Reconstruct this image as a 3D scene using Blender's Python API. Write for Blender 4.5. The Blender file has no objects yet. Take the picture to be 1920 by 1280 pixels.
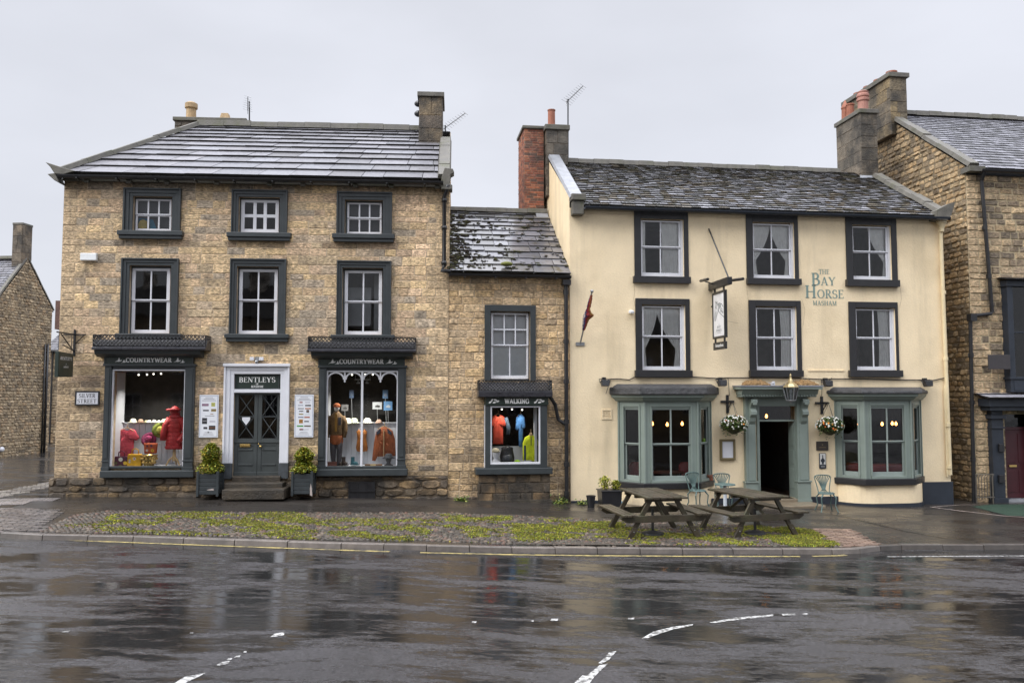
import bpy, math, random
from mathutils import Vector, Matrix
R = math.radians
sc = bpy.context.scene
col = sc.collection
# ------------------------------------------------------------------ camera, sky, sun, exposure
F = 1550.0                                   # focal length in pixels of the 1920 px wide photograph
PITCH = math.atan(100 / 1550)
EYE = Vector((0, 0, 2.6))
cd = bpy.data.cameras.new('camera'); cam = bpy.data.objects.new('camera', cd); col.objects.link(cam)
cd.sensor_width = 36; cd.lens = F / 1920 * 36; cd.clip_start = .1; cd.clip_end = 3000
cam.location = EYE; cam.rotation_euler = (math.pi / 2 + PITCH, 0, 0)
sc.camera = cam
SUN_EL, SUN_AZ = 40, 242                     # soft light from high behind the camera's left shoulder
w = bpy.data.worlds.new('World'); sc.world = w; w.use_nodes = True
nt = w.node_tree; nt.nodes.clear()
def wn(t, **k):
    n = nt.nodes.new(t)
    for a, b in k.items(): setattr(n, a, b)
    return n
sky = wn('ShaderNodeTexSky', sky_type='NISHITA', sun_disc=False, sun_elevation=R(SUN_EL), sun_rotation=R(SUN_AZ))
b1 = wn('ShaderNodeBackground'); b1.inputs[1].default_value = .08; nt.links.new(sky.outputs[0], b1.inputs[0])
tc = wn('ShaderNodeTexCoord'); sp = wn('ShaderNodeSeparateXYZ'); nt.links.new(tc.outputs['Generated'], sp.inputs[0])
mr = wn('ShaderNodeMapRange', interpolation_type='SMOOTHSTEP'); mr.inputs[1].default_value = .43; mr.inputs[2].default_value = .97    # an overcast sky: far brighter overhead than near the horizon
mr.inputs[3].default_value = .48; mr.inputs[4].default_value = 2.5; nt.links.new(sp.outputs[2], mr.inputs[0])
mp = wn('ShaderNodeMapping'); mp.inputs['Scale'].default_value = (1, 1, 2.6); nt.links.new(tc.outputs['Generated'], mp.inputs[0])
no = wn('ShaderNodeTexNoise'); no.inputs['Scale'].default_value = 1.6; no.inputs['Detail'].default_value = 5
nt.links.new(mp.outputs[0], no.inputs['Vector'])
m2 = wn('ShaderNodeMapRange'); m2.inputs[1].default_value = .3; m2.inputs[2].default_value = .7; m2.inputs[3].default_value = .88; m2.inputs[4].default_value = 1.10
nt.links.new(no.outputs[0], m2.inputs[0])
mu = wn('ShaderNodeMath', operation='MULTIPLY'); nt.links.new(mr.outputs[0], mu.inputs[0]); nt.links.new(m2.outputs[0], mu.inputs[1])
b2 = wn('ShaderNodeBackground'); b2.inputs[0].default_value = (.90, .92, 1.0, 1); nt.links.new(mu.outputs[0], b2.inputs[1])
mx = wn('ShaderNodeMixShader'); mx.inputs[0].default_value = .93
nt.links.new(b1.outputs[0], mx.inputs[1]); nt.links.new(b2.outputs[0], mx.inputs[2])
wo = wn('ShaderNodeOutputWorld'); nt.links.new(mx.outputs[0], wo.inputs[0])
sl = bpy.data.lights.new('sun', 'SUN'); so = bpy.data.objects.new('sun', sl); col.objects.link(so)
sl.energy = 1.5; sl.angle = R(40); sl.color = (1, .97, .92)
so.rotation_euler = (R(90 - SUN_EL), 0, R(180 - SUN_AZ)); so.location = (-10, -10, 30)
sc.view_settings.view_transform = 'Standard'; sc.view_settings.look = 'None'
sc.view_settings.exposure = .85; sc.view_settings.gamma = 1
sc.cycles.use_denoising = True
sc.cycles.max_bounces = 8; sc.cycles.transparent_max_bounces = 16
sc.cycles.caustics_reflective = False; sc.cycles.caustics_refractive = False
# ------------------------------------------------------------------ pixel -> place helpers
def ray(px, py):
    u, v = px - 960, 640 - py
    c, s = math.cos(PITCH), math.sin(PITCH)
    return Vector((u, F * c - v * s, F * s + v * c))
class Frame:                                 # a facade plane: x along it, y into the building, z up
    def __init__(s, X, Y, deg):
        a = R(deg); s.o = Vector((X, Y, 0)); s.ang = a
        s.u = Vector((math.cos(a), math.sin(a), 0)); s.n = Vector((math.sin(a), -math.cos(a), 0))
        s.M = Matrix.Translation(s.o) @ Matrix.Rotation(a, 4, 'Z')
    def at(s, px, py, off=0):
        d = ray(px, py); q = s.o + s.n * off - EYE
        p = EYE + d * (q.dot(s.n) / d.dot(s.n))
        return (p - s.o).dot(s.u), p.z
    def x(s, px, py=740, off=0): return s.at(px, py, off)[0]
    def z(s, px, py, off=0): return s.at(px, py, off)[1]
    def rect(s, x0, y0, x1, y1, off=0):
        ym, xm = (y0 + y1) / 2, (x0 + x1) / 2
        return s.x(x0, ym, off), s.x(x1, ym, off), s.z(xm, y1, off), s.z(xm, y0, off)
KX = [(-80, .25), (-11.7, .03), (-1.7, -.10), (1.6, -.27), (12.5, -.50), (80, -1.2)]
def zg(X):
    for (a, za), (b, zb) in zip(KX, KX[1:]):
        if X <= b: return za + (zb - za) * (X - a) / (b - a)
    return KX[-1][1]
def gp(px, py, dz=0):                        # a pixel of the ground -> world point
    d = ray(px, py); z = 0
    for _ in range(12):
        t = (z + dz - EYE.z) / d.z; p = EYE + d * t; z = zg(p.x)
    return Vector((p.x, p.y, zg(p.x) + dz))
WORLD = Frame(0, 0, 0)
A = Frame(-11.72, 21.2, 4.0)
a1 = A.x(840); pB = A.o + A.u * a1
B = Frame(pB.x, pB.y + .03, 7.5)
b1x = B.x(1069); pC = B.o + B.u * b1x
C = Frame(pC.x, pC.y - .06, 7.6)
D = Frame(0, 0, 0)
_X = 24.35 * (1823 - 960) / 1550
D = Frame(_X, 24.35, 8.0)
# ------------------------------------------------------------------ mesh builder
class MB:
    def __init__(s, M=None):
        s.v = []; s.f = []; s.t = []; s.M = M or Matrix.Identity(4); s.tint = (1, 1, 1)
    def add(s, pts, faces, tint=None):
        k = len(s.v); s.v += [s.M @ Vector(p) for p in pts]
        for f in faces: s.f.append([i + k for i in f]); s.t.append(tint or s.tint)
    def poly(s, pts, tint=None): s.add(pts, [list(range(len(pts)))], tint)
    def box(s, x0, x1, y0, y1, z0, z1, tint=None):
        p = [(x, y, z) for z in (z0, z1) for y in (y0, y1) for x in (x0, x1)]
        s.add(p, [(0, 2, 3, 1), (4, 5, 7, 6), (0, 1, 5, 4), (2, 6, 7, 3), (0, 4, 6, 2), (1, 3, 7, 5)], tint)
    def hexa(s, p, tint=None):               # 4 bottom + 4 top points, both counter-clockwise from above
        s.add(p, [(3, 2, 1, 0), (4, 5, 6, 7), (0, 1, 5, 4), (1, 2, 6, 5), (2, 3, 7, 6), (3, 0, 4, 7)], tint)
    def prism(s, pts, d, tint=None):         # polygon pts (3d) extruded along vector d
        n = len(pts); d = Vector(d); q = [Vector(p) for p in pts]
        s.add(q + [p + d for p in q], [list(range(n))[::-1], list(range(n, 2 * n))] + [(i, (i + 1) % n, (i + 1) % n + n, i + n) for i in range(n)], tint)
    def tube(s, pts, r, n=8, tint=None, cap=True):
        pts = [Vector(p) for p in pts]; rs = r if isinstance(r, (list, tuple)) else [r] * len(pts)
        V = []; prev = None
        for i, p in enumerate(pts):
            t = (pts[min(i + 1, len(pts) - 1)] - pts[max(i - 1, 0)]).normalized()
            ref = prev if prev is not None and abs(prev.dot(t)) < .95 else (Vector((0, 0, 1)) if abs(t.z) < .9 else Vector((1, 0, 0)))
            a = (ref - t * ref.dot(t)).normalized(); b = t.cross(a); prev = a
            V += [p + (a * math.cos(2 * math.pi * k / n) + b * math.sin(2 * math.pi * k / n)) * rs[i] for k in range(n)]
        fs = [(i * n + k, i * n + (k + 1) % n, (i + 1) * n + (k + 1) % n, (i + 1) * n + k) for i in range(len(pts) - 1) for k in range(n)]
        if cap: fs += [list(range(n))[::-1], [(len(pts) - 1) * n + k for k in range(n)]]
        s.add(V, fs, tint)
    def lathe(s, prof, c=(0, 0, 0), n=16, ry=1, tint=None, jit=0, rnd=random):   # prof: (r, z)
        V = []
        for r, z in prof:
            for k in range(n):
                q = r * (1 + rnd.uniform(-jit, jit)) if jit else r
                V.append((c[0] + q * math.cos(2 * math.pi * k / n), c[1] + q * ry * math.sin(2 * math.pi * k / n), c[2] + z))
        m = len(prof)
        fs = [(i * n + k, i * n + (k + 1) % n, (i + 1) * n + (k + 1) % n, (i + 1) * n + k) for i in range(m - 1) for k in range(n)]
        fs += [list(range(n))[::-1], [(m - 1) * n + k for k in range(n)]]
        s.add(V, fs, tint)
    def ball(s, c, r, n=10, sx=1, sy=1, sz=1, tint=None):
        s.M, M0 = s.M @ Matrix.Translation(c) @ Matrix.Diagonal((sx, sy, sz, 1)), s.M
        s.lathe([(r * math.sin(math.pi * i / n) + 1e-4, -r * math.cos(math.pi * i / n)) for i in range(n + 1)], n=max(8, n), tint=tint); s.M = M0
    def build(s, name, m, parent=None, smooth=False, bv=0, M=None):
        me = bpy.data.meshes.new(name); me.from_pydata([tuple(p) for p in s.v], [], s.f); me.update()
        at = me.attributes.new('tint', 'FLOAT_COLOR', 'FACE')
        fl = []
        for t in s.t: fl += [t[0], t[1], t[2], 1.0]
        at.data.foreach_set('color', fl)
        me.materials.append(m)
        if smooth: me.polygons.foreach_set('use_smooth', [True] * len(me.polygons))
        o = bpy.data.objects.new(name, me); col.objects.link(o)
        if parent: o.parent = parent
        if M is not None: o.matrix_world = M
        if bv:
            b = o.modifiers.new('edge', 'BEVEL'); b.width = bv; b.segments = 2; b.limit_method = 'ANGLE'; b.angle_limit = R(50)
        return o
def tag(o, label=None, cat=None, group=None, kind=None):
    if label: o['label'] = label
    if cat: o['category'] = cat
    if group: o['group'] = group
    if kind: o['kind'] = kind
    return o
OFF = {}
def thing(name, label, cat, fr, p=(0, 0, 0), group=None, rz=0):
    o = bpy.data.objects.new(name, None); col.objects.link(o); o.empty_display_size = .2
    o.matrix_world = fr.M @ Matrix.Translation(p) @ Matrix.Rotation(rz, 4, 'Z')
    OFF[o.name] = Matrix.Translation((-p[0], -p[1], -p[2]))
    return tag(o, label, cat, group)
def mbt(t): return MB(OFF[t.name])           # a builder that takes frame coordinates for thing t
def solo(mb, name, m, label, cat, fr, p=(0, 0, 0), group=None, smooth=False, bv=0, rz=0):   # mesh already in local coords
    o = mb.build(name, m, None, smooth, bv); o.matrix_world = fr.M @ Matrix.Translation(p) @ Matrix.Rotation(rz, 4, 'Z')
    return tag(o, label, cat, group)
def copy_tree(o, parent=None):
    c = o.copy(); col.objects.link(c)
    if parent: c.parent = parent
    for ch in [x for x in bpy.data.objects if x.parent == o]: copy_tree(ch, c)
    return c
# ------------------------------------------------------------------ materials
def ramp(N, L, src, lo, hi, a=0, b=1):
    n = N.new('ShaderNodeMapRange'); n.inputs[1].default_value = lo; n.inputs[2].default_value = hi
    n.inputs[3].default_value = a; n.inputs[4].default_value = b; L.new(src, n.inputs[0]); return n.outputs[0]
def noise(N, L, scale, detail=4, stretch=(1, 1, 1), rough=.6):
    t = N.new('ShaderNodeTexCoord'); m = N.new('ShaderNodeMapping'); m.inputs['Scale'].default_value = stretch
    L.new(t.outputs['Object'], m.inputs[0]); n = N.new('ShaderNodeTexNoise'); n.inputs['Scale'].default_value = scale
    n.inputs['Detail'].default_value = detail; n.inputs['Roughness'].default_value = rough
    L.new(m.outputs[0], n.inputs['Vector']); return n.outputs[0]
def mixc(N, L, fac, a, b, mode='MIX'):
    n = N.new('ShaderNodeMix'); n.data_type = 'RGBA'; n.blend_type = mode
    for i, x in ((0, fac), (6, a), (7, b)):
        if hasattr(x, 'links'): L.new(x, n.inputs[i])
        else: n.inputs[i].default_value = x if i == 0 else (*x, 1)
    return n.outputs[2]
def mat(name, c, rough=.55, attr=False, fine=None, var=(6, .12), bump=(60, .15), stain=None, coat=0, spec=.5, metal=0, streak=None, rvar=.1, dist=.01, moss=None, ior=1.5):
    m = bpy.data.materials.new(name); m.use_nodes = True; N, L = m.node_tree.nodes, m.node_tree.links
    bs = N['Principled BSDF']; bs.inputs['Metallic'].default_value = metal; bs.inputs['Specular IOR Level'].default_value = spec
    bs.inputs['Coat Weight'].default_value = coat; bs.inputs['Coat Roughness'].default_value = .12; bs.inputs['IOR'].default_value = ior
    if attr:
        at = N.new('ShaderNodeAttribute'); at.attribute_name = 'tint'
        base = mixc(N, L, 1.0, at.outputs['Color'], c, 'MULTIPLY')
    else: base = None
    nv = noise(N, L, var[0]); v = ramp(N, L, nv, .25, .75, 1 - var[1], 1 + var[1])
    cc = N.new('ShaderNodeCombineXYZ')
    for i in range(3): L.new(v, cc.inputs[i])
    colr = mixc(N, L, 1.0, base if base is not None else c, cc.outputs[0], 'MULTIPLY')
    if fine:
        fv = ramp(N, L, noise(N, L, fine[0], 3, (.45, .45, 1.3)), .3, .7, 1 - fine[1], 1 + fine[1]); fc = N.new('ShaderNodeCombineXYZ')
        for i in range(3): L.new(fv, fc.inputs[i])
        colr = mixc(N, L, 1.0, colr, fc.outputs[0], 'MULTIPLY')
    if stain:                                 # (scale, colour, lo, hi, amount)
        s = ramp(N, L, noise(N, L, stain[0], 6), stain[2], stain[3], 0, stain[4]); colr = mixc(N, L, s, colr, stain[1])
    if streak:
        s = ramp(N, L, noise(N, L, streak[0], 5, (1, 1, .12)), streak[2], streak[3], 0, streak[4]); colr = mixc(N, L, s, colr, streak[1])
    if moss:
        s = ramp(N, L, noise(N, L, moss[0], 8, rough=.75), moss[2], moss[3], 0, moss[4]); colr = mixc(N, L, s, colr, moss[1])
    L.new(colr, bs.inputs['Base Color'])
    L.new(ramp(N, L, noise(N, L, 5), .3, .7, max(.03, rough - rvar), rough + rvar), bs.inputs['Roughness'])
    if bump:
        bp = N.new('ShaderNodeBump'); bp.inputs['Strength'].default_value = bump[1]; bp.inputs['Distance'].default_value = dist
        L.new(noise(N, L, bump[0], 6, rough=.65), bp.inputs['Height']); L.new(bp.outputs[0], bs.inputs['Normal'])
    return m
def flat(name, c, rough=.5, **k): return mat(name, c, rough, var=(8, .06), bump=k.pop('bump', None), **k)
def emit(name, c, s):
    m = bpy.data.materials.new(name); m.use_nodes = True; N, L = m.node_tree.nodes, m.node_tree.links
    bs = N['Principled BSDF']; bs.inputs['Base Color'].default_value = (*c, 1)
    bs.inputs['Emission Color'].default_value = (*c, 1); bs.inputs['Emission Strength'].default_value = s; return m
def glass_mat(name, tint=(.97, .98, .98), wob=.07, k=1.0):
    m = bpy.data.materials.new(name); m.use_nodes = True; N, L = m.node_tree.nodes, m.node_tree.links; N.remove(N['Principled BSDF'])
    tr = N.new('ShaderNodeBsdfTransparent'); tr.inputs[0].default_value = (*tint, 1)
    gl = N.new('ShaderNodeBsdfGlossy'); gl.inputs['Roughness'].default_value = .02
    fr = N.new('ShaderNodeFresnel'); fr.inputs[0].default_value = 1.45
    bp = N.new('ShaderNodeBump'); bp.inputs['Strength'].default_value = wob; bp.inputs['Distance'].default_value = .02
    L.new(noise(N, L, 1.7, 2), bp.inputs['Height']); L.new(bp.outputs[0], gl.inputs['Normal']); L.new(bp.outputs[0], fr.inputs['Normal'])
    mx = N.new('ShaderNodeMixShader'); mu = N.new('ShaderNodeMath'); mu.operation = 'MULTIPLY'; mu.inputs[1].default_value = k
    L.new(fr.outputs[0], mu.inputs[0]); L.new(mu.outputs[0], mx.inputs[0])
    L.new(tr.outputs[0], mx.inputs[1]); L.new(gl.outputs[0], mx.inputs[2]); L.new(mx.outputs[0], N['Material Output'].inputs[0]); return m
def wet_ground(name, c1, c2, r0, r1, stretch=(.12, .6, 1), agg=90, bumps=.25, lo=.42, hi=.6, rip=0):
    m = bpy.data.materials.new(name); m.use_nodes = True; N, L = m.node_tree.nodes, m.node_tree.links; bs = N['Principled BSDF']
    n1 = noise(N, L, 2.0, 7, stretch, .62)
    pud = ramp(N, L, n1, lo, hi)
    fine = noise(N, L, agg, 3)
    c = mixc(N, L, ramp(N, L, fine, .35, .7), c1, c2)
    c = mixc(N, L, ramp(N, L, noise(N, L, .7, 6), .4, .65, 0, .5), c, tuple(x * .55 for x in c1))
    L.new(c, bs.inputs['Base Color'])
    L.new(ramp(N, L, pud, 0, 1, r1, r0), bs.inputs['Roughness'])
    bs.inputs['IOR'].default_value = 1.45
    bp = N.new('ShaderNodeBump'); bp.inputs['Distance'].default_value = .009
    L.new(ramp(N, L, pud, 0, 1, bumps, bumps * .12), bp.inputs['Strength']); L.new(fine, bp.inputs['Height'])
    b2 = N.new('ShaderNodeBump'); b2.inputs['Distance'].default_value = .02; b2.inputs['Strength'].default_value = .10 + rip
    L.new(noise(N, L, 2.6, 4, (.5, 1.6, 1)), b2.inputs['Height']); L.new(bp.outputs[0], b2.inputs['Normal'])
    L.new(b2.outputs[0], bs.inputs['Normal']); return m
def road_mat(name):
    m = bpy.data.materials.new(name); m.use_nodes = True; N, L = m.node_tree.nodes, m.node_tree.links; bs = N['Principled BSDF']; bs.inputs['IOR'].default_value = 1.45
    def comb(a, b, k):
        n = N.new('ShaderNodeMath'); n.operation = 'MULTIPLY_ADD'; n.inputs[1].default_value = k; L.new(b, n.inputs[0]); L.new(a, n.inputs[2]); return n.outputs[0]
    s = comb(comb(noise(N, L, 1.6, 6, (.20, .80, 1), .6), noise(N, L, 5, 6, (.35, 1.1, 1), .65), .65), noise(N, L, 26, 4, (.5, 1, 1), .7), .30)     # standing film of water
    pud = ramp(N, L, s, .87, 1.03)
    agg = noise(N, L, 22, 7, rough=.85); ag2 = noise(N, L, 95, 2)
    rough_c = mixc(N, L, ramp(N, L, agg, .38, .66), (.013, .0125, .013), (.098, .094, .100)); c = mixc(N, L, pud, rough_c, (.013, .0125, .012))
    c = mixc(N, L, ramp(N, L, noise(N, L, .45, 5), .45, .7, 0, .55), c, (.022, .021, .021)); L.new(c, bs.inputs['Base Color'])
    L.new(ramp(N, L, pud, 0, 1, .34, .045), bs.inputs['Roughness'])
    b1 = N.new('ShaderNodeBump'); b1.inputs['Distance'].default_value = .016; L.new(ramp(N, L, pud, 0, 1, 1.0, .03), b1.inputs['Strength']); L.new(agg, b1.inputs['Height'])
    b2 = N.new('ShaderNodeBump'); b2.inputs['Distance'].default_value = .012; b2.inputs['Strength'].default_value = .22; L.new(noise(N, L, 7, 4, (.45, 1.5, 1)), b2.inputs['Height']); L.new(b1.outputs[0], b2.inputs['Normal']); L.new(b2.outputs[0], bs.inputs['Normal'])
    return m
STONE = mat('sandstone', (1.53, 1.42, 1.35), .72, attr=True, var=(8, .34), fine=(24, .62), bump=(24, 1.0), dist=.035, stain=(2.2, (.115, .098, .074), .52, .70, .62), streak=(2.6, (.10, .083, .062), .56, .78, .6))
STONE_DK = mat('sooty_sandstone', (.82, .74, .64), .6, attr=True, var=(7, .4), fine=(30, .35), bump=(22, .8), dist=.03, stain=(1.6, (.022, .019, .015), .40, .62, .85))
RUBBLE = mat('rubble_stone', (1.12, 1.05, .94), .75, attr=True, var=(8, .35), fine=(34, .3), bump=(20, .8), dist=.03, stain=(.8, (.05, .045, .035), .5, .75, .55))
MORTAR = mat('mortar', (.46, .36, .25), .9, var=(7, .3), bump=(50, .5), stain=(1.2, (.06, .05, .04), .48, .75, .7))
MORTAR_DK = mat('dark_mortar', (.10, .085, .065), .9, var=(7, .3), bump=(50, .5))
CREAM = mat('cream_render', (.88, .725, .485), .75, var=(1.3, .07), fine=(40, .05), bump=(20, .5), dist=.022, stain=(.55, (.60, .47, .28), .50, .70, .5), streak=(1.6, (.40, .32, .20), .52, .78, .5))
SLATE = mat('wet_stone_slate', (1.0, 1.0, 1.045), .48, attr=True, spec=.3, var=(7, .2), fine=(30, .15), bump=(14, .3), dist=.01, coat=.06, rvar=.04, moss=(4.5, (.03, .028, .016), .63, .67, .9))
SLATE_M = mat('mossy_slate', (.95, .95, .96), .34, attr=True, var=(7, .2), bump=(14, .3), dist=.01, coat=.4, rvar=.06, moss=(2.2, (.035, .032, .012), .54, .60, .92))
LEAD = mat('weathered_lead', (.24, .25, .27), .4, var=(4, .25), bump=(12, .15))
COPING = mat('coping_stone', (.12, .112, .095), .6, var=(5, .35), bump=(24, .4), dist=.02, stain=(2.2, (.07, .075, .03), .5, .7, .6))
GREYPAINT = mat('slate_grey_paint', (.036, .043, .046), .42, var=(3, .16), bump=(40, .08), streak=(4, (.03, .035, .036), .55, .8, .5))
BLACKPAINT = mat('black_paint', (.019, .0185, .020), .45, var=(4, .2), bump=(50, .1))
BLUEBLACK = mat('blue_black_paint', (.021, .027, .038), .5, var=(3, .2), bump=(30, .12))
SAGE = mat('sage_green_paint', (.205, .247, .218), .42, var=(3, .08), bump=(40, .06), streak=(3, (.14, .19, .165), .58, .85, .5))
WHITE = mat('white_gloss_paint', (.68, .69, .73), .4, var=(4, .05), bump=(50, .05))
IRON = mat('cast_iron_black', (.016, .016, .018), .38, var=(6, .25), bump=(50, .15))
SIGNGREEN = mat('dark_green_sign', (.018, .030, .024), .4, var=(5, .1), bump=None)
LETTER = flat('white_lettering', (.80, .80, .78), .5)
SAGELET = flat('sage_lettering', (.20, .29, .26), .6)
DARKLET = flat('black_lettering', (.02, .02, .022), .5)
GLASS = glass_mat('window_glass', k=1.5)
SHOPGLASS = glass_mat('shop_glass', wob=.008, k=.75)
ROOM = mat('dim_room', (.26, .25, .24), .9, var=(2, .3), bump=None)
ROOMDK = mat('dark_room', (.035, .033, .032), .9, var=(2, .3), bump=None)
BOARD = mat('white_boarding', (.52, .54, .58), .5, var=(3, .06), bump=None)
CURTAIN = mat('white_curtain', (.92, .92, .89), .8, var=(6, .1), bump=(50, .1))
TERRA = mat('terracotta', (.30, .11, .065), .7, var=(8, .25), bump=(40, .2))
BUFF = mat('buff_clay', (.40, .28, .15), .7, var=(8, .3), bump=(40, .2))
BRICK = mat('red_brick', (1, 1, 1), .8, attr=True, var=(12, .3), bump=(40, .4), dist=.02, stain=(2, (.05, .04, .035), .5, .7, .7))
WOOD = mat('weathered_timber', (.048, .037, .022), .5, var=(5, .5), fine=(40, .3), bump=(30, .5), stain=(3, (.035, .042, .016), .48, .68, .6), coat=.12)
GALV = mat('grey_metal', (.33, .34, .35), .35, metal=.7, var=(6, .2), bump=None)
BRASS = flat('brass', (.62, .44, .16), .3, metal=.9)
RUBBER = flat('black_plastic', (.014, .014, .016), .4)
def cloth(name, c, rough=.8, **k): return mat(name, c, rough, var=(9, .3), bump=(11, .8), dist=.022, **k)
# ------------------------------------------------------------------ masonry, roofs, windows, letters
def clip_poly(pts, a, b, c):                 # keep a*x + b*z <= c
    out = []
    for i, p in enumerate(pts):
        q = pts[(i + 1) % len(pts)]; dp = a * p[0] + b * p[1] - c; dq = a * q[0] + b * q[1] - c
        if dp <= 0: out.append(p)
        if dp * dq < 0: t = dp / (dp - dq); out.append((p[0] + (q[0] - p[0]) * t, p[1] + (q[1] - p[1]) * t))
    return out
PAL = [(.40, .315, .19), (.43, .34, .205), (.38, .295, .175), (.45, .35, .20), (.355, .285, .18), (.41, .315, .20), (.33, .27, .175), (.42, .33, .20), (.39, .30, .20), (.28, .24, .18), (.245, .215, .165), (.34, .28, .20), (.37, .285, .195)]
PAL_DK = [(.19, .155, .11), (.25, .19, .12), (.15, .125, .095), (.31, .235, .14), (.12, .10, .08), (.36, .27, .16)]
PAL_RB = [(.33, .27, .18), (.28, .22, .15), (.38, .31, .21), (.22, .18, .13), (.17, .145, .11), (.42, .33, .22), (.30, .21, .14)]
def blocks(mb, O, U, N, x0, x1, z0, z1, holes=(), ch=(.19, .27), bw=(.28, .62), pal=PAL, joint=.012, relief=(.008, .022), jit=0, clip=None, rnd=None, quoin=0, dirty=()):
    rnd = rnd or random.Random(1); O, U, N = Vector(O), Vector(U), Vector(N); z = z0; i = 0
    while z < z1 - .01:
        h = rnd.uniform(*ch)
        if z + h > z1 - ch[0] * .6: h = z1 - z
        x = x0 - (0 if quoin & 1 else rnd.uniform(0, bw[0])); first = True
        while x < x1 - .01:
            wd = rnd.uniform(*bw); q = False
            if first and quoin & 1: wd = .58 if i % 2 else .34; q = True
            first = False
            if quoin & 2:
                qe = .58 if i % 2 == 0 else .34
                if x < x1 - qe - .01:
                    if x + wd > x1 - qe - .12: wd = x1 - qe - x
                else: wd = x1 - x; q = True
            if x + wd > x1 - .1: wd = x1 - x
            rects = [(max(x, x0), x + wd, z, z + h)]
            for (a, b, c, d) in holes:
                nr = []
                for (p, q2, r, s) in rects:
                    if q2 <= a or p >= b or s <= c or r >= d: nr.append((p, q2, r, s)); continue
                    if p < a: nr.append((p, a, r, s))
                    if q2 > b: nr.append((b, q2, r, s))
                    m0, m1 = max(p, a), min(q2, b)
                    if r < c: nr.append((m0, m1, r, c))
                    if s > d: nr.append((m0, m1, d, s))
                rects = nr
            tint = list(rnd.choice(pal)); k = rnd.uniform(.86, 1.12)
            if q: tint = [.36, .285, .18]
            tint = tuple(min(1, c * k) for c in tint)
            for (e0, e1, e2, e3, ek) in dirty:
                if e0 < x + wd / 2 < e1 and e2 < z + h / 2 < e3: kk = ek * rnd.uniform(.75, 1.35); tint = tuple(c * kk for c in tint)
            for (p, q2, r, s) in rects:
                if q2 - p < .03 or s - r < .03: continue
                g = joint / 2; J = lambda: rnd.uniform(-jit, jit)
                pts = [(p + g + J(), r + g + J()), (q2 - g + J(), r + g + J()), (q2 - g + J(), s - g + J()), (p + g + J(), s - g + J())]
                if jit > .012:
                    cut = rnd.uniform(.1, .3); pp = []
                    for t in range(4):
                        a_, b_ = pts[t], pts[(t + 1) % 4]
                        pp += [(a_[0] + (b_[0] - a_[0]) * cut, a_[1] + (b_[1] - a_[1]) * cut), (a_[0] + (b_[0] - a_[0]) * (1 - cut), a_[1] + (b_[1] - a_[1]) * (1 - cut))]
                    pts = pp
                if clip:
                    for e in clip:
                        pts = clip_poly(pts, *e)
                        if len(pts) < 3: break
                    if len(pts) < 3: continue
                cx = sum(t[0] for t in pts) / len(pts); cz = sum(t[1] for t in pts) / len(pts)
                hw = max(.02, min(q2 - p, s - r) / 2); sc_ = 1 - min(.5, (.010 + jit * .5) / hw); rl = rnd.uniform(*relief); n = len(pts)
                tx, tz = rnd.uniform(-.25, .25) * rl, rnd.uniform(-.25, .25) * rl
                base = [O + U * t[0] + Vector((0, 0, t[1])) for t in pts]
                frnt = [O + U * (cx + (t[0] - cx) * sc_) + Vector((0, 0, cz + (t[1] - cz) * sc_)) + N * (rl + tx * (1 if t[0] > cx else -1) + tz * (1 if t[1] > cz else -1)) for t in pts]
                mb.add(base + frnt, [list(range(n, 2 * n))] + [(k2, (k2 + 1) % n, (k2 + 1) % n + n, k2 + n) for k2 in range(n)], tint)
            x += wd
        z += h; i += 1
def holed(mb, x0, x1, z0, z1, holes, y=0, depth=.22):     # a wall sheet in the x-z plane with reveals
    xs = sorted({x0, x1, *[h[0] for h in holes], *[h[1] for h in holes]}); zs = sorted({z0, z1, *[h[2] for h in holes], *[h[3] for h in holes]})
    xs = [x for x in xs if x0 <= x <= x1]; zs = [z for z in zs if z0 <= z <= z1]
    for i in range(len(xs) - 1):
        for j in range(len(zs) - 1):
            cx, cz = (xs[i] + xs[i + 1]) / 2, (zs[j] + zs[j + 1]) / 2
            if any(h[0] < cx < h[1] and h[2] < cz < h[3] for h in holes): continue
            mb.poly([(xs[i], y, zs[j]), (xs[i + 1], y, zs[j]), (xs[i + 1], y, zs[j + 1]), (xs[i], y, zs[j + 1])])
    for (a, b, c, d) in holes:
        for p, q in (((a, c), (b, c)), ((b, c), (b, d)), ((b, d), (a, d)), ((a, d), (a, c))):
            mb.poly([(p[0], y, p[1]), (q[0], y, q[1]), (q[0], y + depth, q[1]), (p[0], y + depth, p[1])])
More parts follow.
